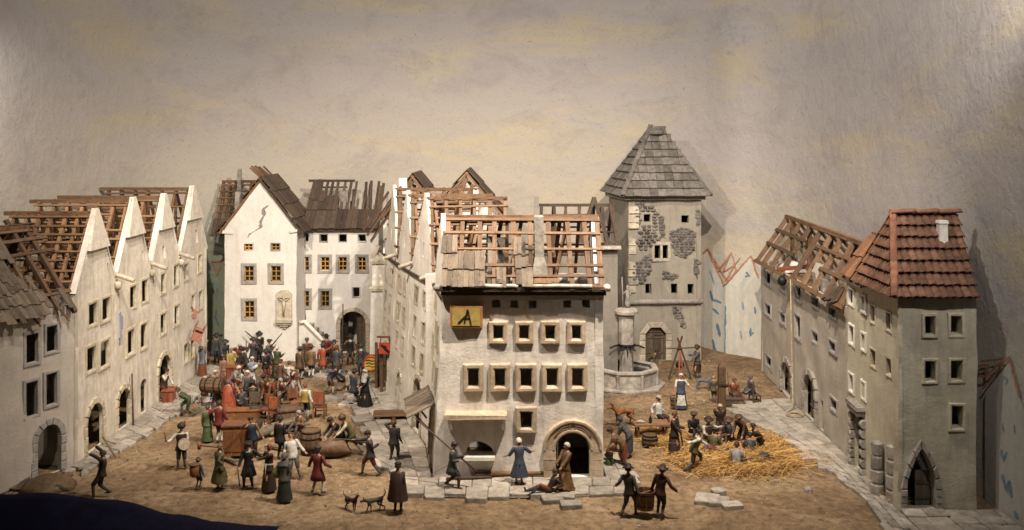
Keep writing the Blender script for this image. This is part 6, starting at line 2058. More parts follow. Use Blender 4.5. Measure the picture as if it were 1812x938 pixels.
# ---- soldiers in the straw
PPL['whiteshirt'] = person('man in open white shirt and red stockings seated on a table edge', 1166, 762, 30, pose=sit(hz=.72, fa=(-.1, -.38, .22), fb=(.2, -.42, .2), ha=(-.34, .02, .78), hb=(.2, -.1, .86), lean=-4), top=WHITE, legs=DBROWN, hose=RED, hat='cap', hatc=CREAM, hair=RUST)
PPL['monk'] = person('tall monk in long brown habit standing by the straw', 1193, 806, 60, h=1.78, pose=dict(ha=(-.1, -.34, .95), hb=(.16, -.38, 1.05)), top=DBROWN, skirt=(.075, .042, .026), hair=RUST, sk=.9)
PPL['lunge'] = person('man in green vest and white sleeves lunging with a sword', 1228, 832, 100, pose=dict(lean=22, ha=(-.2, .42, 1.1), hb=(.15, -.62, .88), fa=(-.15, .42, .06), fb=(.15, -.36, .05), hz=.82), top=WHITE, vest=OLIVE, sleeves=WHITE, legs=DBROWN, hose=GREY, hair=BLACK)
PPL['s1'] = person('dark-haired soldier in black seated behind the green-vested swordsman', 1226, 778, 10, pose=sit(hz=.4), top=BLACK, legs=DBROWN, hat='beret', hatc=BROWN)
PPL['s2'] = person('wide-hatted soldier in red-brown vest with white sleeve stretched right', 1252, 790, 15, pose=sit(hz=.42, hb=(.55, -.25, .85)), top=WHITE, vest=(.12, .05, .035), sleeves=WHITE, legs=RUST, hat='wide', hatc=DBROWN)
PPL['bound'] = person('white-capped man slumped against the stake', 1274, 768, -10, pose=sit(hz=.55, nod=20, ha=(-.15, .2, .7), hb=(.15, .2, .7)), top=DBROWN, legs=DBROWN, bonnet=CREAM)
PPL['s3'] = person('soldier in dark hat and coat seated right of the stake', 1292, 790, -50, pose=sit(hz=.4), top=DGREY, legs=BROWN, hat='wide', hatc=BROWN, collar=WHITE)
PPL['s4'] = person('man in dark brown leaning over the straw at right', 1316, 790, -40, pose=dict(lean=45, hz=.75, ha=(-.2, -.6, .6), hb=(.2, -.55, .6)), top=(.09, .055, .03), legs=DBROWN, hat='beret', hatc=BROWN)
PPL['s5'] = person('grey-shirted man sitting on straw with his back turned', 1303, 826, 160, pose=floor_sit(), top=LGREY, legs=OLIVE, hair=DBROWN)
PPL['s6'] = person('figure in orange-brown skirt sitting on straw at the right', 1328, 808, 170, pose=floor_sit(lean=22), top=DGREY, skirt=(.24, .10, .03), hair=BLACK)
PPL['s7'] = person('dark figure lying in the middle of the straw', 1272, 806, 80, pose=lie(), top=BLACK, legs=DRED, hose=GREY, hair=BLACK)
PPL['s8'] = person('man in grey stooping beside the wide-hatted soldier', 1345, 800, -80, pose=kneel(lean=30), top=BROWN, legs=DBROWN, hair=DBROWN)
# ---- back right
PPL['bucket'] = person('maid in blue bodice, white apron and white cap carrying a pail', 1205, 724, -5, pose=dict(ha=(-.32, -.05, .80), hb=(.52, -.12, 1.02), slv=.5), top=WHITE, vest=BLUE, sleeves=WHITE, skirt=BLUE, apron=WHITE, bonnet=WHITE)
PPL['cook'] = person('man in wide hat and grey shirt tending the tripod', 1234, 668, -80, pose=dict(ha=(-.15, -.45, 1.2), hb=(.15, -.4, 1.0)), top=GREY, legs=DBROWN, skirt=DBROWN, long_skirt=False, hat='wide', hatc=DBROWN, sk=.7)
PPL['washer'] = person('man in olive shirt bending over behind the fountain basin', 1146, 664, 70, pose=dict(lean=60, ha=(-.15, -.62, .75), hb=(.15, -.6, .75)), top=OLIVE, legs=BROWN, hair=BLACK)
PPL['spinner'] = person('seated woman in rust bodice and white apron holding a spit upright', 1298, 712, 10, pose=sit(hz=.42, ha=(-.4, -.3, .95)), top=RUST, skirt=BROWN, apron=WHITE, hair=RUST)
PPL['stool'] = person('man in blue-grey seated on a stool near the long house', 1331, 712, -75, pose=sit(hz=.55), top=BLUE, legs=SLATE, bare=True, hair=GREY)
PPL['child'] = person('child in yellow-green beside the stake', 1263, 712, 160, h=1.3, top=OLIVE, legs=OLIVE, pose=dict(ha=(-.2, -.3, 1.25)), hair=YELLOW)
# ---- left street
PPL['porter'] = person('bent porter in green tunic carrying a barrel on his back', 334, 736, -75, pose=dict(lean=58, hz=.80, ha=(-.25, -.15, .95), hb=(.25, -.2, .95), fa=(-.12, -.30, .05), fb=(.12, .30, .06), nod=-10), top=GREEN, legs=GREEN, hose=GREY, hem=.24)
PPL['doorman'] = person('man with white shirt in the left arched gate hauling a chest', 289, 712, 70, pose=dict(lean=20, ha=(-.2, -.35, 1.4), hb=(.2, -.45, .8)), top=WHITE, legs=BROWN, vest=BROWN, hair=DBROWN)
PPL['catcher'] = person('figure in orange-brown gown reaching up for the falling chair', 358, 668, 160, pose=dict(ha=(-.2, -.15, 1.95), hb=(.2, -.15, 1.95), nod=-30, slv=.4), top=(.25, .26, .32), skirt=RUST, hair=GREY, sk=.85)
PPL['rider'] = person('hatted man in dark grey cloak with raised fist by the house corner', 383, 644, 30, pose=dict(hb=(.3, -.15, 1.7)), top=DGREY, legs=BLACK, cape=SLATE, hat='wide', hatc=BLACK, boots=True)
PPL['blonde'] = person('fair-haired woman in yellow bodice behind the red box', 409, 672, 30, pose=dict(hb=(.3, -.25, 1.25), ha=(-.2, -.2, .85)), top=YELLOW, skirt=GREY, hair=(.45, .36, .16))
PPL['mother'] = person('woman in pale blue gown and white headcloth holding a baby', 446, 690, 20, pose=dict(ha=(-.02, -.28, 1.08), hb=(.16, -.28, 1.15)), top=LBLUE, skirt=LBLUE, bonnet=WHITE, apron=WHITE)
PPL['m1'] = person('left of three musketeers, dark grey coat, musket butt on ground', 448, 652, 20, pose=dict(ha=(-.35, -.3, 1.0), hb=(.2, -.3, 1.2)), top=DGREY, legs=DGREY, hose=DGREY, hat='wide', hatc=DGREY, hem=.34, sash=DRED)
PPL['m2'] = person('middle of three musketeers in black with white collar, musket shouldered', 459, 640, 5, pose=dict(ha=(-.14, -.26, 1.25), hb=(.2, -.2, 1.0)), top=BLACK, legs=BLACK, hat='wide', hatc=BLACK, collar=WHITE, hem=.3)
PPL['m3'] = person('right of three musketeers, grey coat and red stockings, musket raised', 476, 655, 60, pose=dict(ha=(-.1, -.34, 1.12), hb=(.12, -.30, 1.32), fa=(-.2, 0, .05), fb=(.2, 0, .05)), top=GREY, legs=DGREY, hose=RED, hat='beret', hatc=DGREY, hem=.34)
PPL['runner'] = person('running man in brown coat swinging a sack', 495, 694, 150, pose=dict(lean=10, side=8, ha=(-.36, -.2, .85), hb=(.2, -.1, .9), fa=(-.12, -.2, .05), fb=(.42, .34, .06), hz=.84), top=BROWN, legs=SLATE, hose=CREAM, hat='cap', hatc=DRED)
PPL['tanback'] = person('man in tan striped coat and brown hat seen from behind', 550, 668, 175, top=TAN, legs=SLATE, hose=WHITE, hat='wide', hatc=(.16, .06, .03), hem=.24)
PPL['redarm'] = person('man in bright orange-red coat pointing up to the gate', 571, 664, 170, pose=dict(ha=(-.48, -.30, 1.62), hb=(.3, -.1, .9), fa=(-.15, 0, .05), fb=(.15, 0, .05)), top=ORANGE, legs=SLATE, hose=WHITE, hat='wide', hatc=DGREY, hem=.40)
PPL['darkback'] = person('man in brown-grey coat seen from behind right of the red coat', 591, 658, 178, top=(.10, .075, .06), legs=BLACK, hat='wide', hatc=DGREY, hem=.36)
PPL['hatback'] = person('black-hatted man beyond the pointing red coat', 577, 646, 170, top=DRED, legs=BLACK, hat='wide', hatc=BLACK)
PPL['halberd'] = person('guard in dark vest and orange skirts standing in the gate with a pole', 620, 646, 5, pose=dict(ha=(-.42, -.2, 1.2), hb=(.3, -.1, .85), fa=(-.15, 0, .05), fb=(.15, 0, .05)), top=BLACK, sleeves=TAN, legs=TAN, hose=BROWN, hat='wide', hatc=BLACK, collar=WHITE, hem=.42)
PPL['drumguard'] = person('guard in dark coat with red sash behind the yellow drum', 639, 664, 0, pose=dict(ha=(-.2, -.3, 1.1), hb=(.32, -.3, 1.0)), top=SLATE, legs=SLATE, sash=RED, hat='wide', hatc=DGREY, collar=WHITE, hem=.3)
PPL['nun'] = person('nun in black habit with white wimple and veil', 646, 722, -25, h=1.85, pose=dict(ha=(-.12, -.30, 1.02), hb=(.02, -.30, 1.0)), top=BLACK, skirt=BLACK, veil=WHITE, sk=1.15)
PPL['violet'] = person('man in violet coat with outstretched arm stooping forward', 584, 698, 75, pose=dict(lean=45, ha=(-.3, .40, 1.2), hb=(.1, -.5, .8), fa=(-.15, -.25, .05), fb=(.15, .35, .07)), top=VIOLET, legs=BROWN, hose=CREAM, hair=BROWN)
PPL['bender'] = person('woman in red bodice with white collar and striped cap stooping', 526, 706, -40, pose=dict(lean=30, ha=(-.2, -.4, .85), hb=(.1, -.42, .85)), top=DRED, skirt=BROWN, bonnet=CREAM, collar=WHITE)
PPL['yellow'] = person('man in yellow vest and white sleeves seen from behind by the chair', 540, 744, 168, pose=dict(ha=(-.34, -.02, .84), hb=(.24, -.2, 1.05)), top=WHITE, vest=YELLOW, sleeves=WHITE, legs=SLATE, hose=LGREY, hem=.06, hair=RUST)
PPL['old'] = person('crouching grey-haired man holding a pole among the furniture', 504, 718, -60, pose=kneel(hz=.6, lean=20, ha=(-.1, -.5, .7), fa=(-.1, .05, .05)), top=BROWN, legs=SLATE, hose=CREAM, hair=LGREY)
PPL['redcloak'] = person('woman in bright orange-red cloak seen from behind', 404, 736, 170, pose=dict(ha=(-.35, -.25, 1.05), capel=.5), top=DRED, skirt=BROWN, cape=ORANGE, hair=GREY)
PPL['hooded'] = person('grey hooded woman left of the orange-red cloak', 384, 732, 20, pose=dict(lean=15), top=GREY, skirt=GREY, hood=LGREY)
PPL['green'] = person('woman in green gown held by the man in red', 367, 782, 175, h=1.55, pose=dict(nod=10), top=LGREEN, skirt=(.11, .16, .06), hair=BROWN, sk=.85)
PPL['redsuit'] = person('man in deep red suit and white stockings seen from behind with arm about a woman', 388, 784, 175, h=1.8, pose=dict(hb=(.40, -.05, 1.28), ha=(-.32, -.05, .85)), top=DRED, legs=DRED, hose=WHITE, hem=.2, hair=DBROWN)
PPL['cap1'] = person('woman with white cap and pale arms reaching across the heap', 411, 702, 70, pose=dict(lean=40, ha=(-.2, -.6, .9), hb=(.15, -.55, .85), slv=.4), top=LGREY, skirt=DRED, bonnet=WHITE)
PPL['sitter'] = person('grey-bearded man kneeling beside the dark chair', 424, 730, 40, pose=kneel(lean=12), top=GREY, legs=BROWN, hair=RUST, beard=GREY)
PPL['chairman'] = person('dark-clad man in hat sitting on a chair among the furniture', 447, 722, -170, pose=sit(), top=DBROWN, legs=DBROWN, hat='wide', hatc=DBROWN)
PPL['dress'] = person('woman in mustard skirt bowed over behind the mother with baby', 430, 690, -60, pose=kneel(lean=45), top=WHITE, skirt=(.36, .22, .05), hair=BROWN)
PPL['seller'] = person('small figure in tan with white bonnet at the heap of bundles', 380, 700, 40, pose=kneel(), top=TAN, skirt=RUST, bonnet=WHITE)
PPL['pinkgirl'] = person('girl in pale red between the heap and red box', 396, 676, 10, h=1.35, top=(.38, .18, .14), skirt=(.34, .14, .11), hair=BROWN)
PPL['hatted'] = person('man with brown hat beside the wardrobe chairs', 466, 716, 160, pose=kneel(hz=.62), top=BROWN, legs=BROWN, hat='wide', hatc=DBROWN)

# ---- more of the press in the middle of the square
PPL['x1'] = person('woman in grey gown and white cap behind the long low chest', 438, 716, 10, pose=dict(lean=12, ha=(-.2, -.35, .95)), top=GREY, skirt=SLATE, bonnet=WHITE)
PPL['x2'] = person('man in rust doublet bent over between the chairs', 482, 722, -30, pose=dict(lean=50, ha=(-.2, -.5, .6), hb=(.2, -.5, .6)), top=RUST, legs=DBROWN, hose=CREAM, hair=BROWN)
PPL['x3'] = person('soldier in dark coat and red stockings left of the running man', 470, 676, 40, pose=dict(ha=(-.2, -.35, 1.1)), top=BLACK, legs=DRED, hose=RED, hat='wide', hatc=DBROWN)
PPL['x4'] = person('man in black jerkin fallen on the ground near the gate crowd', 608, 676, 70, pose=lie(hz=.16), top=BLACK, legs=BLACK, hose=DGREY, hair=BLACK)
PPL['x5'] = person('man in brown coat and feathered hat left of the tan striped coat', 530, 672, 150, top=(.16, .09, .05), legs=DGREY, hose=LGREY, hat='wide', hatc=BROWN, feather=WHITE, hem=.3)
PPL['x6'] = person('man in grey shirt tugging a chest left of the yellow vest', 515, 722, 60, pose=dict(lean=35, ha=(-.2, -.5, .7), hb=(.2, -.5, .75)), top=LGREY, legs=BROWN, hose=CREAM, hair=BROWN)
PPL['x7'] = person('kneeling woman with folded hands in dull red left of the heap', 362, 712, 60, pose=kneel(ha=(-.04, -.3, .95), hb=(.04, -.3, .95)), top=DRED, skirt=BROWN, bonnet=CREAM)
PPL['x8'] = person('dark soldier stooping behind the fair-haired woman', 396, 652, 30, pose=dict(lean=30, ha=(-.2, -.5, .9)), top=SLATE, legs=BLACK, hat='wide', hatc=DGREY, boots=True)
PPL['x9'] = person('man in olive coat beside the seated soldiers, back to the stake', 1262, 800, 150, pose=floor_sit(), top=OLIVE, legs=BROWN, hair=DBROWN, hat='beret', hatc=DBROWN)
PPL['x10'] = person('man in red-brown lying on his side at the right straw edge', 1340, 822, -60, pose=lie(), top=(.14, .06, .035), legs=DGREY, hose=GREY, hair=BLACK)
PPL['y1'] = person('man in grey coat holding his hat left of the black-clad fallen man', 596, 668, 150, top=GREY, legs=DGREY, hose=WHITE, hair=RUST, hem=.3, pose=dict(ha=(-.3, -.3, 1.1)))
PPL['y2'] = person('boy in cream shirt running between the gate crowd and the nun', 616, 700, -60, h=1.3, pose=dict(lean=12, **WALK), top=CREAM, legs=BROWN, bare=True, hair=DBROWN)
PPL['y3'] = person('woman in dark green gown and white cap facing the musketeers', 490, 668, 150, top=GREEN, skirt=GREEN, bonnet=WHITE, pose=dict(ha=(-.15, -.35, 1.2), hb=(.15, -.35, 1.2)))
PPL['y4'] = person('soldier in brown jerkin and steel-grey hat behind the tan striped coat', 543, 652, 20, top=BROWN, legs=DGREY, hat='cap', hatc=GREY, hem=.22)
PPL['y5'] = person('kneeling man in white shirt begging before the soldiers', 512, 682, -120, pose=kneel(ha=(-.05, -.4, .95), hb=(.05, -.4, .95)), top=WHITE, legs=BROWN, hair=BROWN)
PPL['y6'] = person('woman in rust gown holding her head beside the fair-haired woman', 424, 664, 20, pose=dict(ha=(-.14, -.12, 1.5), hb=(.14, -.12, 1.5), epa=(-1, 0, -.2), epb=(1, 0, -.2)), top=RUST, skirt=RUST, bonnet=CREAM)
PPL['y7'] = person('man in black hat dragging a cloth between the heap and the musketeers', 436, 668, -70, pose=dict(lean=25, ha=(-.15, -.45, .8), hb=(.15, -.4, .75), fb=(.1, .3, .06)), top=DGREY, legs=BROWN, hose=CREAM, hat='wide', hatc=BLACK)
PPL['y8'] = person('old man in tan coat sitting on the ground by the domed trunk', 534, 762, -40, pose=floor_sit(), top=TAN, legs=BROWN, hose=GREY, hair=LGREY, beard=LGREY)
PPL['y9'] = person('man in slate coat walking off left of the nun', 626, 716, 130, pose=dict(**WALK2), top=SLATE, legs=SLATE, hose=LGREY, hat='wide', hatc=DBROWN, hem=.3)
# ================================================================== furniture, tools, animals
def T(px, py, name, label, cat, group=None, heading=0, z=0.0, pos=None):
    return empty(name, pos if pos is not None else G(px, py, z), label, cat, group, R(heading))

def lpart(name, mb, mat, root): return obj(name, mb, mat, root, local=True)

def chair(label, px, py, heading=0, z=0.0, mat=W_FURN, seat=W_RED, pos=None, sc=1.0, arms=False, tilt=None):
    r = T(px, py, 'chair', label, 'chair', 'looted chairs', heading, z, pos)
    if tilt: r.rotation_euler = tilt; WM[r] = Matrix.Translation(r.location) @ r.rotation_euler.to_matrix().to_4x4()
    k = sc
    mb = MB(); mb.box((0, 0, .46 * k), (.5 * k, .48 * k, .07 * k), jit=.008); lpart('seat', mb, seat, r)
    mb = MB(); mb.box((0, .22 * k, .86 * k), (.46 * k, .05 * k, .46 * k), jit=.008); lpart('backrest', mb, seat, r)
    for x in (-.22, .22):
        mb = MB(); mb.box((x * k, -.2 * k, .22 * k), (.05 * k, .05 * k, .44 * k)); lpart('leg', mb, mat, r)
        mb = MB(); mb.box((x * k, .22 * k, .56 * k), (.055 * k, .06 * k, 1.12 * k)); lpart('leg', mb, mat, r)
        mb = MB(); mb.box((x * k, .01 * k, .16 * k), (.035 * k, .38 * k, .035 * k)); lpart('stretcher', mb, mat, r)
        if arms:
            mb = MB(); mb.box((x * k, -.02 * k, .70 * k), (.05 * k, .46 * k, .045 * k)); mb.box((x * k, -.22 * k, .58 * k), (.045 * k, .045 * k, .24 * k)); lpart('armrest', mb, mat, r)
    mb = MB(); mb.box((0, -.2 * k, .2 * k), (.4 * k, .035 * k, .04 * k)); lpart('stretcher', mb, mat, r)
    return r

def barrel(label, px, py, h=.95, rad=.36, axis=None, pos=None, mat=W_BARREL, z=0.0, heading=0):
    r = T(px, py, 'barrel', label, 'barrel', 'barrels', heading, z, pos)
    if axis: r.rotation_euler = axis; WM[r] = Matrix.Translation(r.location) @ r.rotation_euler.to_matrix().to_4x4()
    n = 14
    def rr(t): return rad * (.80 + .20 * math.sin(math.pi * t))
    for j in range(n):
        mb = MB(); a0, a1 = 2 * math.pi * j / n + .02, 2 * math.pi * (j + 1) / n - .02
        rs = []
        for q in range(6):
            t = q / 5; R1, R0 = rr(t), rr(t) - .04; zz = h * t
            rs.append([V((math.cos(a) * q_, math.sin(a) * q_, zz)) for a, q_ in ((a0, R0), (a0, R1), (a1, R1), (a1, R0))])
        mb.rings(rs, 0, True, True, True, False); lpart('stave', mb, mat, r)
    for t in (.06, .30, .70, .94):
        mb = MB(); mb.lathe((0, 0, h * t - .03), [(rr(t) + .004, 0), (rr(t) + .018, .0), (rr(t) + .018, .055), (rr(t) + .004, .055)], 20, 0, False, False, False); lpart('hoop', mb, IRON, r)
    for t in (.03, .97):
        mb = MB(); mb.lathe((0, 0, h * t - .02), [(.01, 0), (rr(t) - .035, 0), (rr(t) - .035, .03), (.01, .03)], 14, 0, False); lpart('barrel_head', mb, mat, r)
    return r

def stick(name, label, cat, a, b, rad, mat, group=None, tip=None):
    r = empty(name, lerp(V(a), V(b), .0), label, cat, group)
    mb = MB(); mb.tube([a, lerp(V(a), V(b), .5), b], rad, 7); obj('shaft', mb, mat, r)
    if tip:
        d = (V(b) - V(a)).normalized(); mb = MB(); mb.tube([V(b) - d * .02, V(b) + d * .10, V(b) + d * tip], [rad * 1.1, rad * 2.2, .004], 6, flat=.4); obj('head', mb, IRON, r)
    return r

def musket(label, a, b):
    a, b = V(a), V(b); d = (b - a).normalized()
    r = empty('musket', a, label, 'musket', 'muskets')
    mb = MB(); mb.beam(a, a + d * .35, .05, .13, jit=.008); mb.beam(a + d * .3, a + d * .95, .045, .06); obj('stock', mb, W_DARK, r)
    mb = MB(); mb.tube([a + d * .4 + V((0, -.01, .03)), b], .026, 7); obj('barrel', mb, IRON, r)
    mb = MB(); mb.tube([a + d * .42 + V((0, -.04, .02)), a + d * .47 + V((0, -.05, .08)), a + d * .40 + V((0, -.04, .1))], .014, 5); obj('lock', mb, IRON, r)

def box_on(name, label, cat, px, py, size, mat, heading=0, lid=True, group=None, z=0.0, feet=False, pos=None):
    r = T(px, py, name, label, cat, group, heading, z, pos)
    w, d, h = size
    b0 = .1 if feet else 0
    mb = MB(); mb.box((0, 0, b0 + (h - b0) / 2), (w, d, h - b0), jit=.006); lpart('body', mb, mat, r)
    n = 3
    for k in range(n):
        mb = MB(); mb.box((-w / 2 + w * (k + .5) / n, -d / 2 - .012, b0 + (h - b0) * .5), (w / n - .06, .03, (h - b0) * .72)); lpart('panel', mb, mat, r)
    if lid:
        mb = MB(); mb.box((0, 0, h + .03), (w + .10, d + .10, .06), jit=.006); lpart('lid', mb, mat, r)
    if feet:
        for x in (-w / 2 + .06, w / 2 - .06):
            for y in (-d / 2 + .06, d / 2 - .06): mb = MB(); mb.box((x, y, .05), (.09, .09, .1)); lpart('foot', mb, mat, r)
    return r

# held things
h = PPL['alarm']
stick('staff', 'broken tool handle lying on earth behind the figure with raised arms', 'tool', G(205, 812) + V((0, 0, .05)), G(186, 806) + V((-.1, 0, .75)), .035, W_OLD)
h = PPL['drummer']
stick('drumstick', 'drumstick held up by the plumed drummer', 'stick', h['ha'], h['ha'] + V((-.05, -.02, .42)), .022, W_OLD)
q = h['M'] @ V((.08, -.24, 1.0))
d = empty('drum', q, 'small round drum hung before the plumed drummer', 'drum')
mb = MB(); ax = (h['M'].to_3x3() @ V((.1, -1, .25))).normalized(); mb.tube([q, q + ax * .16], .23, 16, sm=True); obj('shell', mb, paint(TAN), d)
mb = MB(); mb.tube([q + ax * .16, q + ax * .175], .215, 16); obj('drumhead', mb, paint((.42, .36, .28)), d)
h = PPL['boy']
q = h['M'] @ V((0, .22, .72))
d = empty('back_basket', q, 'round wicker basket on the small boy\'s back', 'basket'); mb = MB(); mb.lathe(q + V((0, 0, -.18)), [(.12, 0), (.16, .1), (.17, .3), (.14, .42)], 12, wob=.03); obj('wicker', mb, W_FURN, d)
mb = MB(); mb.lathe(q + V((0, 0, .22)), [(.17, 0), (.19, .03), (.17, .06)], 12); obj('rim', mb, W_OLD, d)
h = PPL['tool']
a = h['hb']
d = empty('mallet', a, 'long-handled mallet over the olive-dressed woman\'s shoulder', 'mallet')
mb = MB(); mb.tube([a + V((.12, -.02, -.02)), a + V((-.85, .02, .05))], .026, 7); obj('handle', mb, W_OLD, d)
mb = MB(); mb.tube([a + V((-.83, .02, -.09)), a + V((-.87, .02, .17))], .06, 8); obj('head', mb, W_RED, d)
h = PPL['elder']
stick('cane', 'walking cane under the bearded man\'s hand', 'cane', h['ha'] + V((-.02, 0, .06)), G(424, 862) + V((0, 0, .02)), .022, W_OLD)
h = PPL['shawl']
d = empty('bundle', h['M'] @ V((.30, -.05, .85)), 'yellow-green cloth bundle under the shawled woman\'s arm', 'bundle'); mb = MB(); mb.lathe(h['M'] @ V((.30, -.08, .78)), [(.03, 0), (.15, .08), (.18, .2), (.12, .34), (.04, .4)], 10, wob=.06); obj('cloth', mb, paint((.22, .21, .06)), d)
mb = MB(); mb.lathe(h['M'] @ V((.30, -.08, 1.15)), [(.045, 0), (.06, .03), (.02, .08)], 8); obj('knot', mb, paint((.18, .16, .05)), d)
h = PPL['swords']
def sword(label, grip, tip):
    r = empty('sword', grip, label, 'sword', 'swords'); grip, tip = V(grip), V(tip); dd = (tip - grip).normalized()
    mb = MB(); mb.beam(grip, tip, .035, .012); obj('blade', mb, paint((.35, .34, .33), .3, .8), r)
    mb = MB(); mb.tube([grip - dd * .12, grip], .02, 6); sx = dd.cross(Z).normalized() * .09; mb.tube([grip - sx, grip + sx], .014, 5); obj('hilt', mb, IRON, r)
sword('sword of the swordsman in red breeches', h['ha'], h['ha'] + V((-.85, .0, .05)))
q = h['M'] @ V((.15, .05, .8)); sword('scabbarded sword slanting behind the red-breeched swordsman', q, q + V((.75, .1, -.45)))
h = PPL['lunge']; sword('sword drawn back by the green-vested man', h['ha'], h['ha'] + V((-.95, .05, .02)))
h = PPL['drinker']
d = empty('jug', h['hb'], 'brown jug lifted to the drinking man\'s mouth', 'jug'); mb = MB(); mb.lathe(h['hb'] + V((0, 0, -.06)), [(.06, 0), (.09, .06), (.09, .14), (.05, .2), (.06, .24)], 10); obj('body', mb, paint(BROWN), d); mb = MB(); mb.tube([h['hb'] + V((.06, 0, .14)), h['hb'] + V((.14, 0, .08)), h['hb'] + V((.08, 0, 0))], .015, 5); obj('handle', mb, paint(BROWN), d)
h = PPL['pike']
pk = at(742, 746, 35.0); pe = at(845, 836, 34.6)
stick('pike', 'long pike slanting across the striding soldier', 'pike', pe, pk, .028, W_DARK, tip=.22)
q = h['M'] @ V((.12, .12, .82)); sword('short sword at the pike soldier\'s hip', q, q + V((-.62, .0, -.34)))
# bucket between the carriers
def bucket(label, pos, rad, ht, mat=W_BARREL, handle=True):
    r = empty('bucket', pos, label, 'bucket', 'buckets'); n = 12
    for j in range(n):
        a0, a1 = 2 * math.pi * j / n + .02, 2 * math.pi * (j + 1) / n - .02
        rs = [[V(pos) + V((math.cos(a) * q_, math.sin(a) * q_, zz)) for a, q_ in ((a0, R_ - .03), (a0, R_), (a1, R_), (a1, R_ - .03))] for zz, R_ in ((0, rad * .84), (ht, rad))]
        mb = MB(); mb.rings(rs, 0, True, True, True, False); obj('stave', mb, mat, r)
    for t in (.2, .8): mb = MB(); mb.lathe(V(pos) + V((0, 0, ht * t)), [(rad * (.84 + .16 * t) + .003, 0), (rad * (.84 + .16 * t) + .014, 0), (rad * (.85 + .16 * t) + .014, .04), (rad * (.85 + .16 * t) + .003, .04)], 16, 0, False, False, False); obj('hoop', mb, IRON, r)
    mb = MB(); mb.lathe(V(pos) + V((0, 0, .02)), [(.01, 0), (rad * .82, 0), (rad * .82, .02), (.01, .02)], 12, 0, False); obj('bottom', mb, mat, r)
    if handle: mb = MB(); mb.tube([V(pos) + V((math.cos(a) * rad, 0, ht + math.sin(a) * rad * 1.0)) for a in [math.pi * i / 8 for i in range(9)]], .016, 5); obj('handle', mb, IRON, r)
    return r
c1, c2 = PPL['carry1'], PPL['carry2']
m_ = (c1['ha'] + c2['hb']) / 2
bucket('large wooden tub carried between two hatted men', (m_.x, m_.y, .26), .34, .62, W_FURN, False)
stick('carrying_pole', 'short pole through the tub between the two carriers', 'pole', c1['ha'] + V((-.04, 0, 0)), c2['hb'] + V((.04, 0, 0)), .026, W_OLD)
h = PPL['bucket']; bucket('pail hanging from the blue maid\'s hand', h['ha'] + V((-.02, -.04, -.62)), .17, .36, W_BARREL)
h = PPL['m1']; musket('musket grounded by the left musketeer', (h['ha'].x - .02, h['ha'].y - .03, .02), h['ha'] + V((-.04, 0, .62)))
h = PPL['m2']; musket('musket slanting left over the middle musketeer\'s shoulder', h['ha'] + V((.25, -.03, -.22)), at(434, 586, h['ha'].y))
h = PPL['m3']; musket('musket raised to the right by the right musketeer', h['hb'] + V((-.55, -.02, -.45)), at(499, 590, h['hb'].y))
h = PPL['halberd']; stick('pole', 'tall dark pole held by the gate guard', 'pole', (h['ha'].x, h['ha'].y, .02), at(607, 538, h['ha'].y), .03, W_DARK)
# yellow drum beside the nun
q = at(657, 643, 49.0); d = empty('war_drum', q, 'yellow drum with red hoops slung behind the nun', 'drum')
mb = MB(); mb.tube([q + V((0, .25, 0)), q + V((0, -.2, .05))], [.35, .35], 18); obj('shell', mb, paint(YELLOW, .5, 0, .1), d)
for yy in (.24, -.19): mb = MB(); mb.tube([q + V((math.cos(a) * .36, yy, math.sin(a) * .36 + .02)) for a in [2 * math.pi * i / 20 for i in range(21)]], .045, 6); obj('hoop', mb, paint(RED), d)
mb = MB()
for zz in (-.15, .0, .15): mb.tube([q + V((-.25, -.215, zz + .04)), q + V((-.08, -.225, zz + .08)), q + V((.08, -.225, zz + .01)), q + V((.24, -.215, zz + .05))], .022, 5)
obj('painted_bands', mb, paint(BLACK), d)
mb = MB(); mb.tube([q + V((0, -.2, .05)), q + V((0, -.205, .05))], .33, 18); obj('drumhead', mb, paint((.52, .36, .05)), d)
# barrel on the porter's back
h = PPL['porter']; q = h['M'] @ V((0, .05, 1.28))
barrel('brown barrel on the bent porter\'s back', 0, 0, 1.05, .36, axis=(R(90), R(0), R(80)), pos=q + V((.52, .1, .12)))
# baby
h = PPL['mother']; q = h['M'] @ V((.1, -.32, 1.22)); d = empty('baby', q, 'swaddled baby in the pale blue woman\'s arms', 'baby')
mb = MB(); mb.tube([q + V((-.2, 0, -.12)), q + V((0, -.02, -.02)), q + V((.16, 0, .10))], [.05, .085, .07], 8); obj('swaddling', mb, paint(WHITE), d)
mb = MB(); mb.lathe(q + V((.2, -.01, .09)), [(.01, 0), (.055, .03), (.07, .08), (.05, .13), (.01, .15)], 10); obj('head', mb, SKIN, d)
# runner's sack
h = PPL['runner']; d = empty('sack', h['ha'], 'dark sack swung by the running man', 'sack'); mb = MB(); mb.tube([h['ha'], h['ha'] + V((.12, 0, -.2)), h['ha'] + V((.3, 0, -.5)), h['ha'] + V((.36, 0, -.62))], [.04, .10, .14, .05], 9); obj('cloth', mb, paint(DGREY), d)
mb = MB(); mb.tube([h['ha'] + V((-.02, 0, .04)), h['ha'] + V((0, 0, .0))], [.06, .045], 8); obj('neck', mb, paint(DGREY), d)
# falling chairs
chair('red chair tumbling upside down through the air above the reaching figure', 0, 0, pos=at(350, 576, 50.5) + V((.2, 0, .1)), mat=W_RED, tilt=(R(150), R(25), R(20)))
chair('small red chair falling from the window at the end of left row', 0, 0, pos=at(342, 556, 51.5), mat=W_RED, tilt=(R(60), R(-50), R(40)), sc=.85)
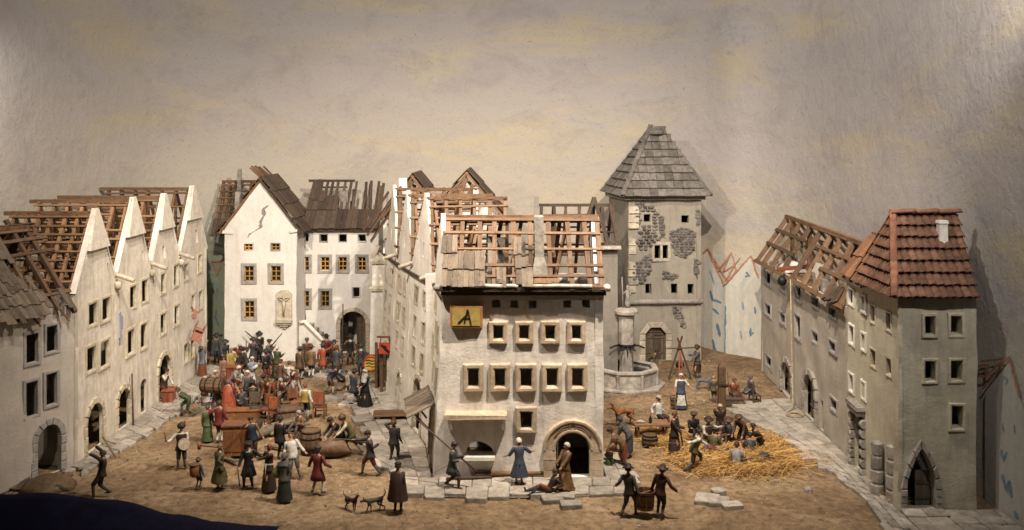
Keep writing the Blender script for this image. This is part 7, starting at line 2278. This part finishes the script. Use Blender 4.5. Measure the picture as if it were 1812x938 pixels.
# chairs and furniture on the square
chair('dark armchair facing the heap in the middle of the looted furniture', 452, 740, 20, mat=W_DARK, seat=W_DARK, arms=True, sc=1.05)
chair('chair with red seat between the dark armchair and tall-backed chair', 472, 742, -20, mat=W_DARK, seat=W_RED)
chair('tall-backed brown armchair turned away beside the domed trunk', 489, 748, 165, arms=True, sc=1.1)
chair('brown chair standing alone right of the man in yellow vest', 566, 738, 178, sc=1.12)
chair('chair under the seated dark-clad man', 447, 721, 10, mat=W_DARK, seat=W_DARK)
chair('stool-like chair under the man in blue-grey', 1336, 714, 105, mat=W_DARK, seat=W_DARK, sc=.9)
box_on('cabinet', 'dark carved cabinet with a broad top between the red suit and black-clad men', 'cabinet', 423, 806, (1.15, .7, 1.25), W_FURN, 4, feet=True)
box_on('chest', 'long low brown chest behind the dark cabinet', 'chest', 430, 742, (1.55, .55, .42), W_FURN, 6, group='chests')
box_on('chest', 'red-brown chest in the arched gate of the left row', 'chest', 299, 712, (.5, .8, .62), W_RED, 10, group='chests')
box_on('red_box', 'upright red box with a bright panel at the heap of bundles', 'box', 415, 684, (.72, .5, 1.0), W_RED, 0)
box_on('crate', 'small dark crate beside the seated woman in white apron', 'crate', 1297, 716, (.9, .6, .3), W_PLANK, 5)
# domed trunk
r = T(512, 748, 'trunk', 'domed brown trunk beside the tall-backed armchair', 'trunk', None, 25)
mb = MB(); mb.box((0, 0, .28), (1.15, .68, .5), jit=.006); lpart('body', mb, W_BARREL, r)
mb = MB(); mb.rings([[V((x, math.cos(a) * .35, .53 + math.sin(a) * .30)) for a in [math.pi * i / 9 for i in range(10)]] for x in (-.59, -.2, .2, .59)], 0, True, True, True); lpart('lid', mb, W_BARREL, r)
for x in (-.45, .45): mb = MB(); mb.rings([[V((xx, math.cos(a) * .365, .53 + math.sin(a) * .315)) for a in [math.pi * i / 9 for i in range(10)]] for xx in (x - .03, x + .03)], 0, False); lpart('strap', mb, IRON, r)
barrel('dark upright barrel standing beside the logs', 550, 802, .95, .46)
barrel('barrel lying on its side near the dark upright barrel', 524, 778, .8, .34, axis=(R(90), 0, R(70)))
r = T(587, 809, 'sack', 'large brown sack being rolled by two men', 'sack', None, 10)
mb = MB(); mb.tube([(-.62, 0, .2), (-.4, 0, .34), (0, .02, .38), (.4, 0, .34), (.62, 0, .2), (.74, 0, .16)], [.10, .32, .37, .33, .12, .06], 12); lpart('cloth', mb, paint((.14, .08, .045)), r)
mb = MB(); mb.tube([(.62, .13, .2), (.62, 0, .33), (.62, -.13, .2), (.62, 0, .07)], .02, 5); lpart('cord', mb, paint(CREAM), r)
# logs and planks
def log(label, a, b, rad, mat=W_SHING):
    r = empty('log', lerp(V(a), V(b), .5), label, 'log', 'logs and beams lying about')
    mb = MB(); a, b = V(a), V(b); mb.tube([a, lerp(a, b, .3) + V((0, 0, .02)), lerp(a, b, .7), b], [rad, rad * 1.05, rad * .95, rad * .85], 9); obj('trunk', mb, mat, r)
    d = (b - a).normalized(); mb = MB(); mb.tube([a - d * .004, a - d * .012], [rad * .92, rad * .88], 9); obj('cut_end', mb, W_OLD, r)
up_ = lambda p, z: V((p.x, p.y, z))
log('thick pale log lying left of the dark upright barrel', up_(G(450, 780), .2), up_(G(540, 745), .2), .20)
log('thinner log lying across behind the thick pale log', up_(G(480, 768), .34), up_(G(540, 752), .2), .12)
log('grey log behind the two men rolling the sack', up_(G(596, 772), .15), up_(G(655, 790), .15), .15)
log('brown beam lying at the wall below the shop window', up_(G(842, 851), .22) + V((0, 0, 0)), up_(G(962, 848), .24), .09, W_OLD)
log('dark short beam on the pavement below the shop window', up_(G(790, 856), .16), up_(G(870, 852), .16), .07, W_PLANK)
log('beam lying before the doorway at the velvet cloth', up_(G(60, 868), .1), up_(G(128, 846), .15), .08, W_OLD)
r = T(698, 742, 'pallet', 'stack of short brown planks on the pavement beside the middle house', 'planks', None, 5)
for k in range(6):
    piece('plank', W_OLD, WM[r] @ V((0, -.4 + .16 * k, .28)), (WM[r].to_3x3() @ Matrix.Rotation(R(90), 3, 'Y')), (.05, .15, 1.9), r, 'board')
for x in (-.7, 0, .7): piece('bearer', W_DARK, WM[r] @ V((x, 0, .18)), WM[r].to_3x3() @ Matrix.Rotation(R(90), 3, 'X'), (.12, .12, .95), r)
# heap of bundles
rnd = random.Random(2)
for lab, px, py, col, sz in (('pale stone-like bundle at the foot of the heap', 372, 716, LGREY, .36), ('cream cloth bundle on the heap beside the porter', 376, 690, CREAM, .28), ('brown bundle in the middle of the heap', 390, 706, BROWN, .32), ('ochre bundle at the feet of the grey hooded woman', 372, 738, TAN, .26), ('rosy bundle near the domed trunk', 470, 762, (.40, .24, .20), .22), ('orange jar-like bundle near the domed trunk', 488, 764, ORANGE, .16), ('mustard cloth bundle behind the mother', 424, 700, (.34, .22, .06), .3), ('dark red bundle beside the long low chest', 398, 752, DRED, .28), ('grey bundle right of the dark upright barrel', 575, 790, LGREY, .26), ('whitish bundle left of the dark upright barrel', 524, 792, WHITE, .24)):
    r = T(px, py, 'bundle', lab, 'bundle', 'bundles of loot', rnd.uniform(0, 360))
    mb = MB(); mb.lathe((0, 0, 0), [(sz * .5, 0), (sz, sz * .25), (sz * .95, sz * .6), (sz * .5, sz * 1.0), (sz * .12, sz * 1.1)], 12, wob=.07); lpart('cloth', mb, paint(col), r)
    mb = MB(); mb.lathe((0, 0, sz * 1.08), [(sz * .10, 0), (sz * .22, .04), (sz * .1, .1)], 8); lpart('knot', mb, paint(col), r)
r = T(384, 728, 'limestone_block', 'rough pale stone block beside the grey hooded woman', 'stone', None, 20)
mb = MB(); mb.rings([[V((math.cos(a) * .8 * k * (1 + .2 * math.sin(3 * a)), math.sin(a) * .6 * k, z)) for a in [2 * math.pi * i / 9 for i in range(9)]] for z, k in ((-.05, 1), (.25, .95), (.4, .7))], 0, True, False, True, False); lpart('rock', mb, S_SLAB, r)
# rubble by the left door
for i, (lab, px, py, s_) in enumerate((('rubble stone at the left house door, nearest the wall', 60, 862, .2), ('pale rubble stone right of the left house door', 122, 836, .26), ('rubble stone on earth behind the figure with raised arms', 150, 838, .22), ('small pale stone below the left pavement end', 160, 812, .2), ('lone pale stone right of the straw', 1374, 852, .1), ('white scrap of stone on earth before the red-tiled house', 1430, 868, .2), ('dark round stone at the fountain foot', 1074, 702, .2))):
    r = T(px, py, 'rubble_stone', lab, 'stone', 'loose stones', i * 50)
    mb = MB(); mb.rings([[V((math.cos(a) * s_ * k * rnd.uniform(.8, 1.2), math.sin(a) * s_ * k * .8, z * s_)) for a in [2 * math.pi * j / 7 for j in range(7)]] for z, k in ((-.2, 1), (.35, .9), (.6, .5))], 0, True, False, True, False); lpart('rock', mb, S_SLAB if i != 6 else S_RUBBLE, r)
r = T(85, 862, 'sacking', 'brown sacking heaped at the left house door', 'sacking', None, 15); mb = MB(); mb.lathe((0, 0, 0), [(1.0, -.05), (.8, .2), (.4, .38), (.1, .44)], 12, wob=.12); lpart('cloth', mb, paint((.14, .09, .045)), r)
# table in the straw
r = T(1152, 775, 'table', 'rough low table at the straw with bottle and food', 'table', None, 5)
mb = MB(); mb.box((0, 0, .62), (1.5, .7, .07), jit=.01); lpart('tabletop', mb, W_OLD, r)
for x in (-.6, .6):
    for y in (-.25, .25): mb = MB(); mb.box((x, y, .3), (.08, .08, .6)); lpart('leg', mb, W_OLD, r)
q = WM[r] @ V((-.05, -.1, .655)); d = empty('bottle', q, 'dark green bottle on the rough low table', 'bottle'); mb = MB(); mb.lathe(q, [(.06, 0), (.07, .03), (.07, .2), (.03, .28), (.025, .38)], 10); obj('glass', mb, paint((.02, .03, .02), .2), d); mb = MB(); mb.lathe(q + V((0, 0, .38)), [(.028, 0), (.02, .04)], 8); obj('cork', mb, W_OLD, d)
q = WM[r] @ V((-.45, -.05, .655)); d = empty('loaf', q, 'pale loaf on the rough low table', 'bread'); mb = MB(); mb.tube([q + V((-.2, 0, .05)), q + V((0, 0, .07)), q + V((.18, 0, .05))], [.04, .08, .03], 8); obj('crust', mb, paint(CREAM), d)
barrel('half barrel under the rough low table at the straw', 1150, 790, .5, .34)
# stake
a = G(1277, 750); r = empty('stake', a, 'tall square wooden stake standing in the straw', 'post')
mb = MB(); mb.rings([[a + V((sx * w, sy * w, z)) for sx, sy in ((-1, -1), (1, -1), (1, 1), (-1, 1))] for z, w in ((0, .17), (2.55, .15), (2.8, .02))], 0, True, False, True, False); obj('post', mb, W_OLD, r)
beam('cross_bar', W_DARK, a + V((-.55, -.1, 1.75)), a + V((.15, -.2, 1.8)), .07, .07, r)
# tripod over the fire
c = G(1203, 668); r = empty('tripod', c, 'red-brown pole tripod standing over a fireplace near the tower door', 'tripod')
for k, (dx, dy) in enumerate(((-.62, -.2), (.55, -.25), (.05, .5), (-.12, -.4), (.16, -.38))):
    beam('pole', W_RED if k > 1 else W_DARK, c + V((dx, dy, 0)), c + V((-dx * .22, -dy * .2, 2.2 - .1 * k)), .08, .08, r)
beam('cross_pole', W_DARK, c + V((-.8, -.1, 1.55)), c + V((.75, -.15, 1.62)), .06, .06, r)
mb = MB(); mb.lathe(c + V((0, 0, .5)), [(.05, 0), (.2, .04), (.24, .2), (.2, .3)], 12); obj('kettle', mb, IRON, r)
stick('staff', 'long dark staff leaning beside the brown-habited monk', 'staff', G(1208, 800) + V((0, 0, .3)), at(1192, 700, 39.2), .03, W_DARK)
stick('roasting_spit', 'upright spit held by the seated woman in white apron', 'spit', PPL['spinner']['ha'] + V((.02, -.05, -.5)), PPL['spinner']['ha'] + V((-.08, -.02, .55)), .025, W_DARK)
stick('staff', 'crooked staff leaning on the left row between its doors', 'staff', G(236, 758) + V((0, 0, .02)), V((-16.85, 42.6, 2.3)), .04, W_DARK)
stick('pole', 'pole held by the crouching grey-haired man', 'pole', at(470, 692, 48) , at(515, 683, 47.3), .028, W_DARK)
# leaning boards at the left house door
r = T(40, 866, 'fallen_boards', 'splintered boards against the left house wall by its door', 'boards', None, 0)
for k, (a_, b_) in enumerate((((22, 868), (50, 842)), ((30, 870), (58, 846)))): beam('board', W_PLANK if k else W_SHING, G(*a_) + V((0, 0, .05)), G(*b_) + V((0, 0, .3)), .2, .05, r, kind='board')

# ---- fountain
FC = V((5.95, 49.9, 0)); fo = empty('fountain', FC, 'octagonal stone fountain with a weathered column and iron spouts', 'fountain')
mb = MB(); mb.lathe(FC, [(2.05, -.02), (2.05, .06), (1.95, .10), (.2, .10)], 8, 0, False); obj('step', mb, S_GREY, fo)
RR = 1.62
mb = MB()
def octa(r_, z): return [FC + V((math.cos(R(22.5 + 45 * j)) * r_, math.sin(R(22.5 + 45 * j)) * r_, z)) for j in range(8)]
mb.rings([octa(RR - .25, .15), octa(RR - .02, .12), octa(RR - .02, .80), octa(RR - .18, .80), octa(RR - .20, .2)], 0, True, False, False, False); bs = obj('basin', mb, S_GREY, fo)
mb = MB(); mb.rings([octa(RR - .24, .80), octa(RR + .04, .78), octa(RR + .09, .84), octa(RR + .08, .93), octa(RR - .20, .95), octa(RR - .25, .88)], 0, True, False, False, False); obj('rim', mb, S_GREY, bs)
for j in range(8):
    mb = MB(); p = octa(RR - .01, 0)[j]; mb.lathe(p, [(.10, .08), (.085, .15), (.085, .72), (.10, .79)], 8); obj('corner_shaft', mb, S_GREY, bs)
mb = MB(); mb.lathe(FC, [(.01, .62), (RR - .2, .62)], 24, 0, True, False, False); obj('water', mb, paint((.03, .03, .026), .08), fo)
mb = MB(); mb.lathe(FC, [(.40, .3), (.36, .9), (.35, 2.0)], 8, 0, False); obj('lower_shaft', mb, S_GREY, fo)
mb = MB(); mb.lathe(FC, [(.40, 2.0), (.42, 2.06), (.40, 3.55), (.44, 3.62)], 8, 0, False); obj('upper_shaft', mb, S_GREY, fo)
mb = MB(); mb.lathe(FC, [(.46, 3.62), (.60, 3.66), (.62, 3.80), (.55, 3.90), (.2, 3.96)], 12, 0, False); obj('cap', mb, S_GREY, fo)
for j, a_ in enumerate((200, 250, 290, 340)):
    dd = V((math.cos(R(a_)), math.sin(R(a_)), 0)); mb = MB(); mb.tube([FC + dd * .3 + V((0, 0, 2.05)), FC + dd * .7 + V((0, 0, 2.02)), FC + dd * .95 + V((0, 0, 1.92))], [.06, .05, .045], 7); obj('spout', mb, IRON, fo)
mb = MB(); mb.lathe(FC + V((0, 0, 1.95)), [(.43, 0), (.46, .02), (.46, .13), (.43, .15)], 12, 0, False, False, False); obj('iron_band', mb, IRON, fo)
mb = MB(); mb.tube([FC + V((0, -.45, 2.0)), FC + V((0, -.47, 1.5))], [.04, .02], 6); obj('spout', mb, IRON, fo)
# statue on the column: one mesh
mb = MB(); b = FC + V((.05, 0, 3.95))
mb.tube([b, b + V((0, 0, .25)), b + V((.02, 0, .62)), b + V((.0, 0, .88)), b + V((.0, 0, .98)), b + V((0, -.01, 1.08)), b + V((0, 0, 1.18))], [.14, .15, .11, .13, .05, .075, .03], 9)
mb.tube([b + V((-.1, 0, .85)), b + V((-.24, -.06, .72)), b + V((-.27, -.12, .9))], [.04, .035, .03], 6); mb.tube([b + V((.1, 0, .85)), b + V((.18, -.04, .62))], [.04, .03], 6)
sn = obj('statue', mb, S_GREY, fo)
mb = MB(); mb.tube([b + V((-.25, -.12, -.02)), b + V((-.27, -.12, .9)), b + V((-.30, -.12, 1.62))], .025, 6); obj('spear', mb, S_GREY, sn)

# ---- animals: one skin-modifier body each
def beast(name, label, cat, px, py, heading, sc, col, joints, tail, ears=True, horns=False):
    r = T(px, py, name, label, cat, 'animals', heading)
    vs, es, rad = [], [], []
    def vert(p, q, par=None):
        vs.append(V(p) * sc); rad.append(q * sc)
        if par is not None: es.append((par, len(vs) - 1))
        return len(vs) - 1
    J = joints
    hip = vert((0, .32, .56), .115); bel = vert((0, .08, .53), .10, hip); che = vert((0, -.22, .55), .135, bel)
    nk = vert(J['neck'], .075, che); hd_ = vert(J['head'], .075, nk); vert(J['nose'], .035, hd_)
    for k, s_ in enumerate((-1, 1)):
        f = J['front'][k]; sho = vert((s_ * .09, -.26, .46), .065, che); el = vert((s_ * .09, -.22 + f[0] * .4, .28), .04, sho); w = vert((s_ * .09, -.24 + f[0] * .7, .13), .03, el); p_ = vert((s_ * .09, -.25 + f[0], .03 + f[1]), .03, w); vert((s_ * .09, -.31 + f[0], .02 + f[1]), .022, p_)
        b_ = J['rear'][k]; th = vert((s_ * .09, .33, .46), .08, hip); kn = vert((s_ * .10, .24 + b_[0] * .5, .31), .05, th); hk = vert((s_ * .10, .42 + b_[0] * .8, .17), .03, kn); p_ = vert((s_ * .10, .38 + b_[0], .03 + b_[1]), .028, hk); vert((s_ * .10, .32 + b_[0], .02 + b_[1]), .022, p_)
    t = hip
    for p, q in tail: t = vert(p, q, t)
    me = bpy.data.meshes.new('body'); me.from_pydata([tuple(p) for p in vs], es, []); me.materials.append(paint(col, .6, 0, .3))
    o = bpy.data.objects.new('body', me); COL.objects.link(o); o.parent = r
    md = o.modifiers.new('skin', 'SKIN'); md.use_smooth_shade = True
    for i, q in enumerate(rad): me.skin_vertices[0].data[i].radius = (q, q); me.skin_vertices[0].data[i].use_root = (i == 0)
    sb = o.modifiers.new('smooth', 'SUBSURF'); sb.levels = 1; sb.render_levels = 2
    WM[o] = WM[r].copy()
    H = V(J['head']) * sc
    for s_ in (-1, 1):
        mb = MB(); mb.tube([H + V((s_ * .05, .03, .05)) * sc, H + V((s_ * .09, .05, .10)) * sc, H + V((s_ * .11, .04, .03)) * sc], [x * sc for x in (.03, .035, .01)], 6, flat=.5); lpart('ear', mb, paint(tuple(c_ * .7 for c_ in col)), r)
        if horns: mb = MB(); mb.tube([H + V((s_ * .03, .02, .06)) * sc, H + V((s_ * .06, .08, .16)) * sc], [.02 * sc, .006 * sc], 6); lpart('horn', mb, paint(GREY), r)
    return r
beast('dog', 'slim dark dog on the left with upright head and tail', 'dog', 622, 903, 50, .66, (.045, .028, .02), dict(neck=(0, -.38, .72), head=(0, -.46, .88), nose=(0, -.64, .88), front=((-.08, 0), (.08, .03)), rear=((-.05, 0), (.08, 0))), [((0, .50, .62), .03), ((0, .62, .72), .022), ((0, .64, .88), .014)])
beast('dog', 'dark dog on the right lowering its head with raised tail', 'dog', 662, 905, -60, .70, (.035, .026, .02), dict(neck=(0, -.42, .60), head=(0, -.56, .64), nose=(0, -.74, .58), front=((-.1, 0), (.06, .0)), rear=((-.05, 0), (.12, 0))), [((0, .50, .66), .035), ((0, .60, .84), .03), ((0, .52, 1.0), .016)])
beast('calf', 'brown calf standing beside the rough low table', 'calf', 1103, 752, -65, 1.15, (.24, .10, .035), dict(neck=(0, -.42, .68), head=(0, -.56, .78), nose=(0, -.76, .70), front=((-.02, 0), (.04, 0)), rear=((-.02, 0), (.05, 0))), [((0, .45, .56), .025), ((0, .48, .38), .018), ((0, .48, .24), .022)], horns=True)
beast('goat', 'grey-blue goat near the tripod', 'goat', 1246, 690, 70, .9, (.10, .11, .13), dict(neck=(0, -.40, .70), head=(0, -.52, .80), nose=(0, -.68, .72), front=((-.02, 0), (.04, 0)), rear=((-.02, 0), (.05, 0))), [((0, .45, .60), .03), ((0, .5, .62), .015)], horns=True)

# ---- more household goods and litter
chair('overturned dark chair lying before the long low chest', 0, 0, pos=G(462, 764) + V((0, 0, .25)), mat=W_DARK, seat=W_DARK, tilt=(R(-92), R(4), R(35)), sc=.9)
chair('red-seated chair behind the kneeling man with brown hat', 478, 716, -140, mat=W_DARK, seat=W_RED)
chair('brown chair behind the domed trunk', 520, 730, 30, mat=W_FURN, seat=W_FURN)
box_on('chest', 'small brown chest between the heap and the orange-red cloak', 'chest', 396, 722, (.8, .5, .45), W_FURN, -12, group='chests')
box_on('chest', 'open-fronted brown chest right of the crouching grey-haired man', 'chest', 520, 716, (.75, .45, .5), W_RED, 20, group='chests')
barrel('small barrel standing behind the domed trunk', 505, 734, .6, .26)
for lab, px, py, col, sz in (('olive bundle before the tall-backed armchair', 482, 770, OLIVE, .2), ('white bundle between the two red-seated chairs', 464, 738, WHITE, .2), ('blue-grey bundle behind the domed trunk', 500, 738, SLATE, .24), ('pink bundle beside the small brown chest', 408, 726, (.40, .20, .16), .2), ('dull green bundle left of the mother', 418, 712, GREEN, .24), ('cream bundle beside the fallen man in black', 600, 690, CREAM, .18)):
    r = T(px, py, 'bundle', lab, 'bundle', 'bundles of loot', rnd.uniform(0, 360))
    mb = MB(); mb.lathe((0, 0, 0), [(sz * .5, 0), (sz, sz * .25), (sz * .95, sz * .6), (sz * .5, sz * 1.0), (sz * .12, sz * 1.1)], 12, wob=.09); lpart('cloth', mb, paint(col), r)
    mb = MB(); mb.lathe((0, 0, sz * 1.08), [(sz * .10, 0), (sz * .22, .04), (sz * .1, .1)], 8); lpart('knot', mb, paint(col), r)
for lab, a_, b_ in (('narrow board lying across the thick pale log', (500, 768), (548, 756)), ('short board on the earth right of the thick pale log', (520, 790), (552, 772)), ('broken board before the dark cabinet', (395, 812), (420, 824)), ('thin board at the feet of the black-clad man', (470, 792), (512, 800))):
    p0, p1 = G(*a_), G(*b_); r = empty('loose_board', p0, lab, 'board', 'loose boards'); beam('plank', W_SHING, p0 + V((0, 0, .06)), p1 + V((0, 0, .16)), .2, .05, r, kind='board'); beam('batten', W_OLD, lerp(p0, p1, .3) + V((-.1, -.1, .12)), lerp(p0, p1, .3) + V((.1, .1, .13)), .06, .03, r)
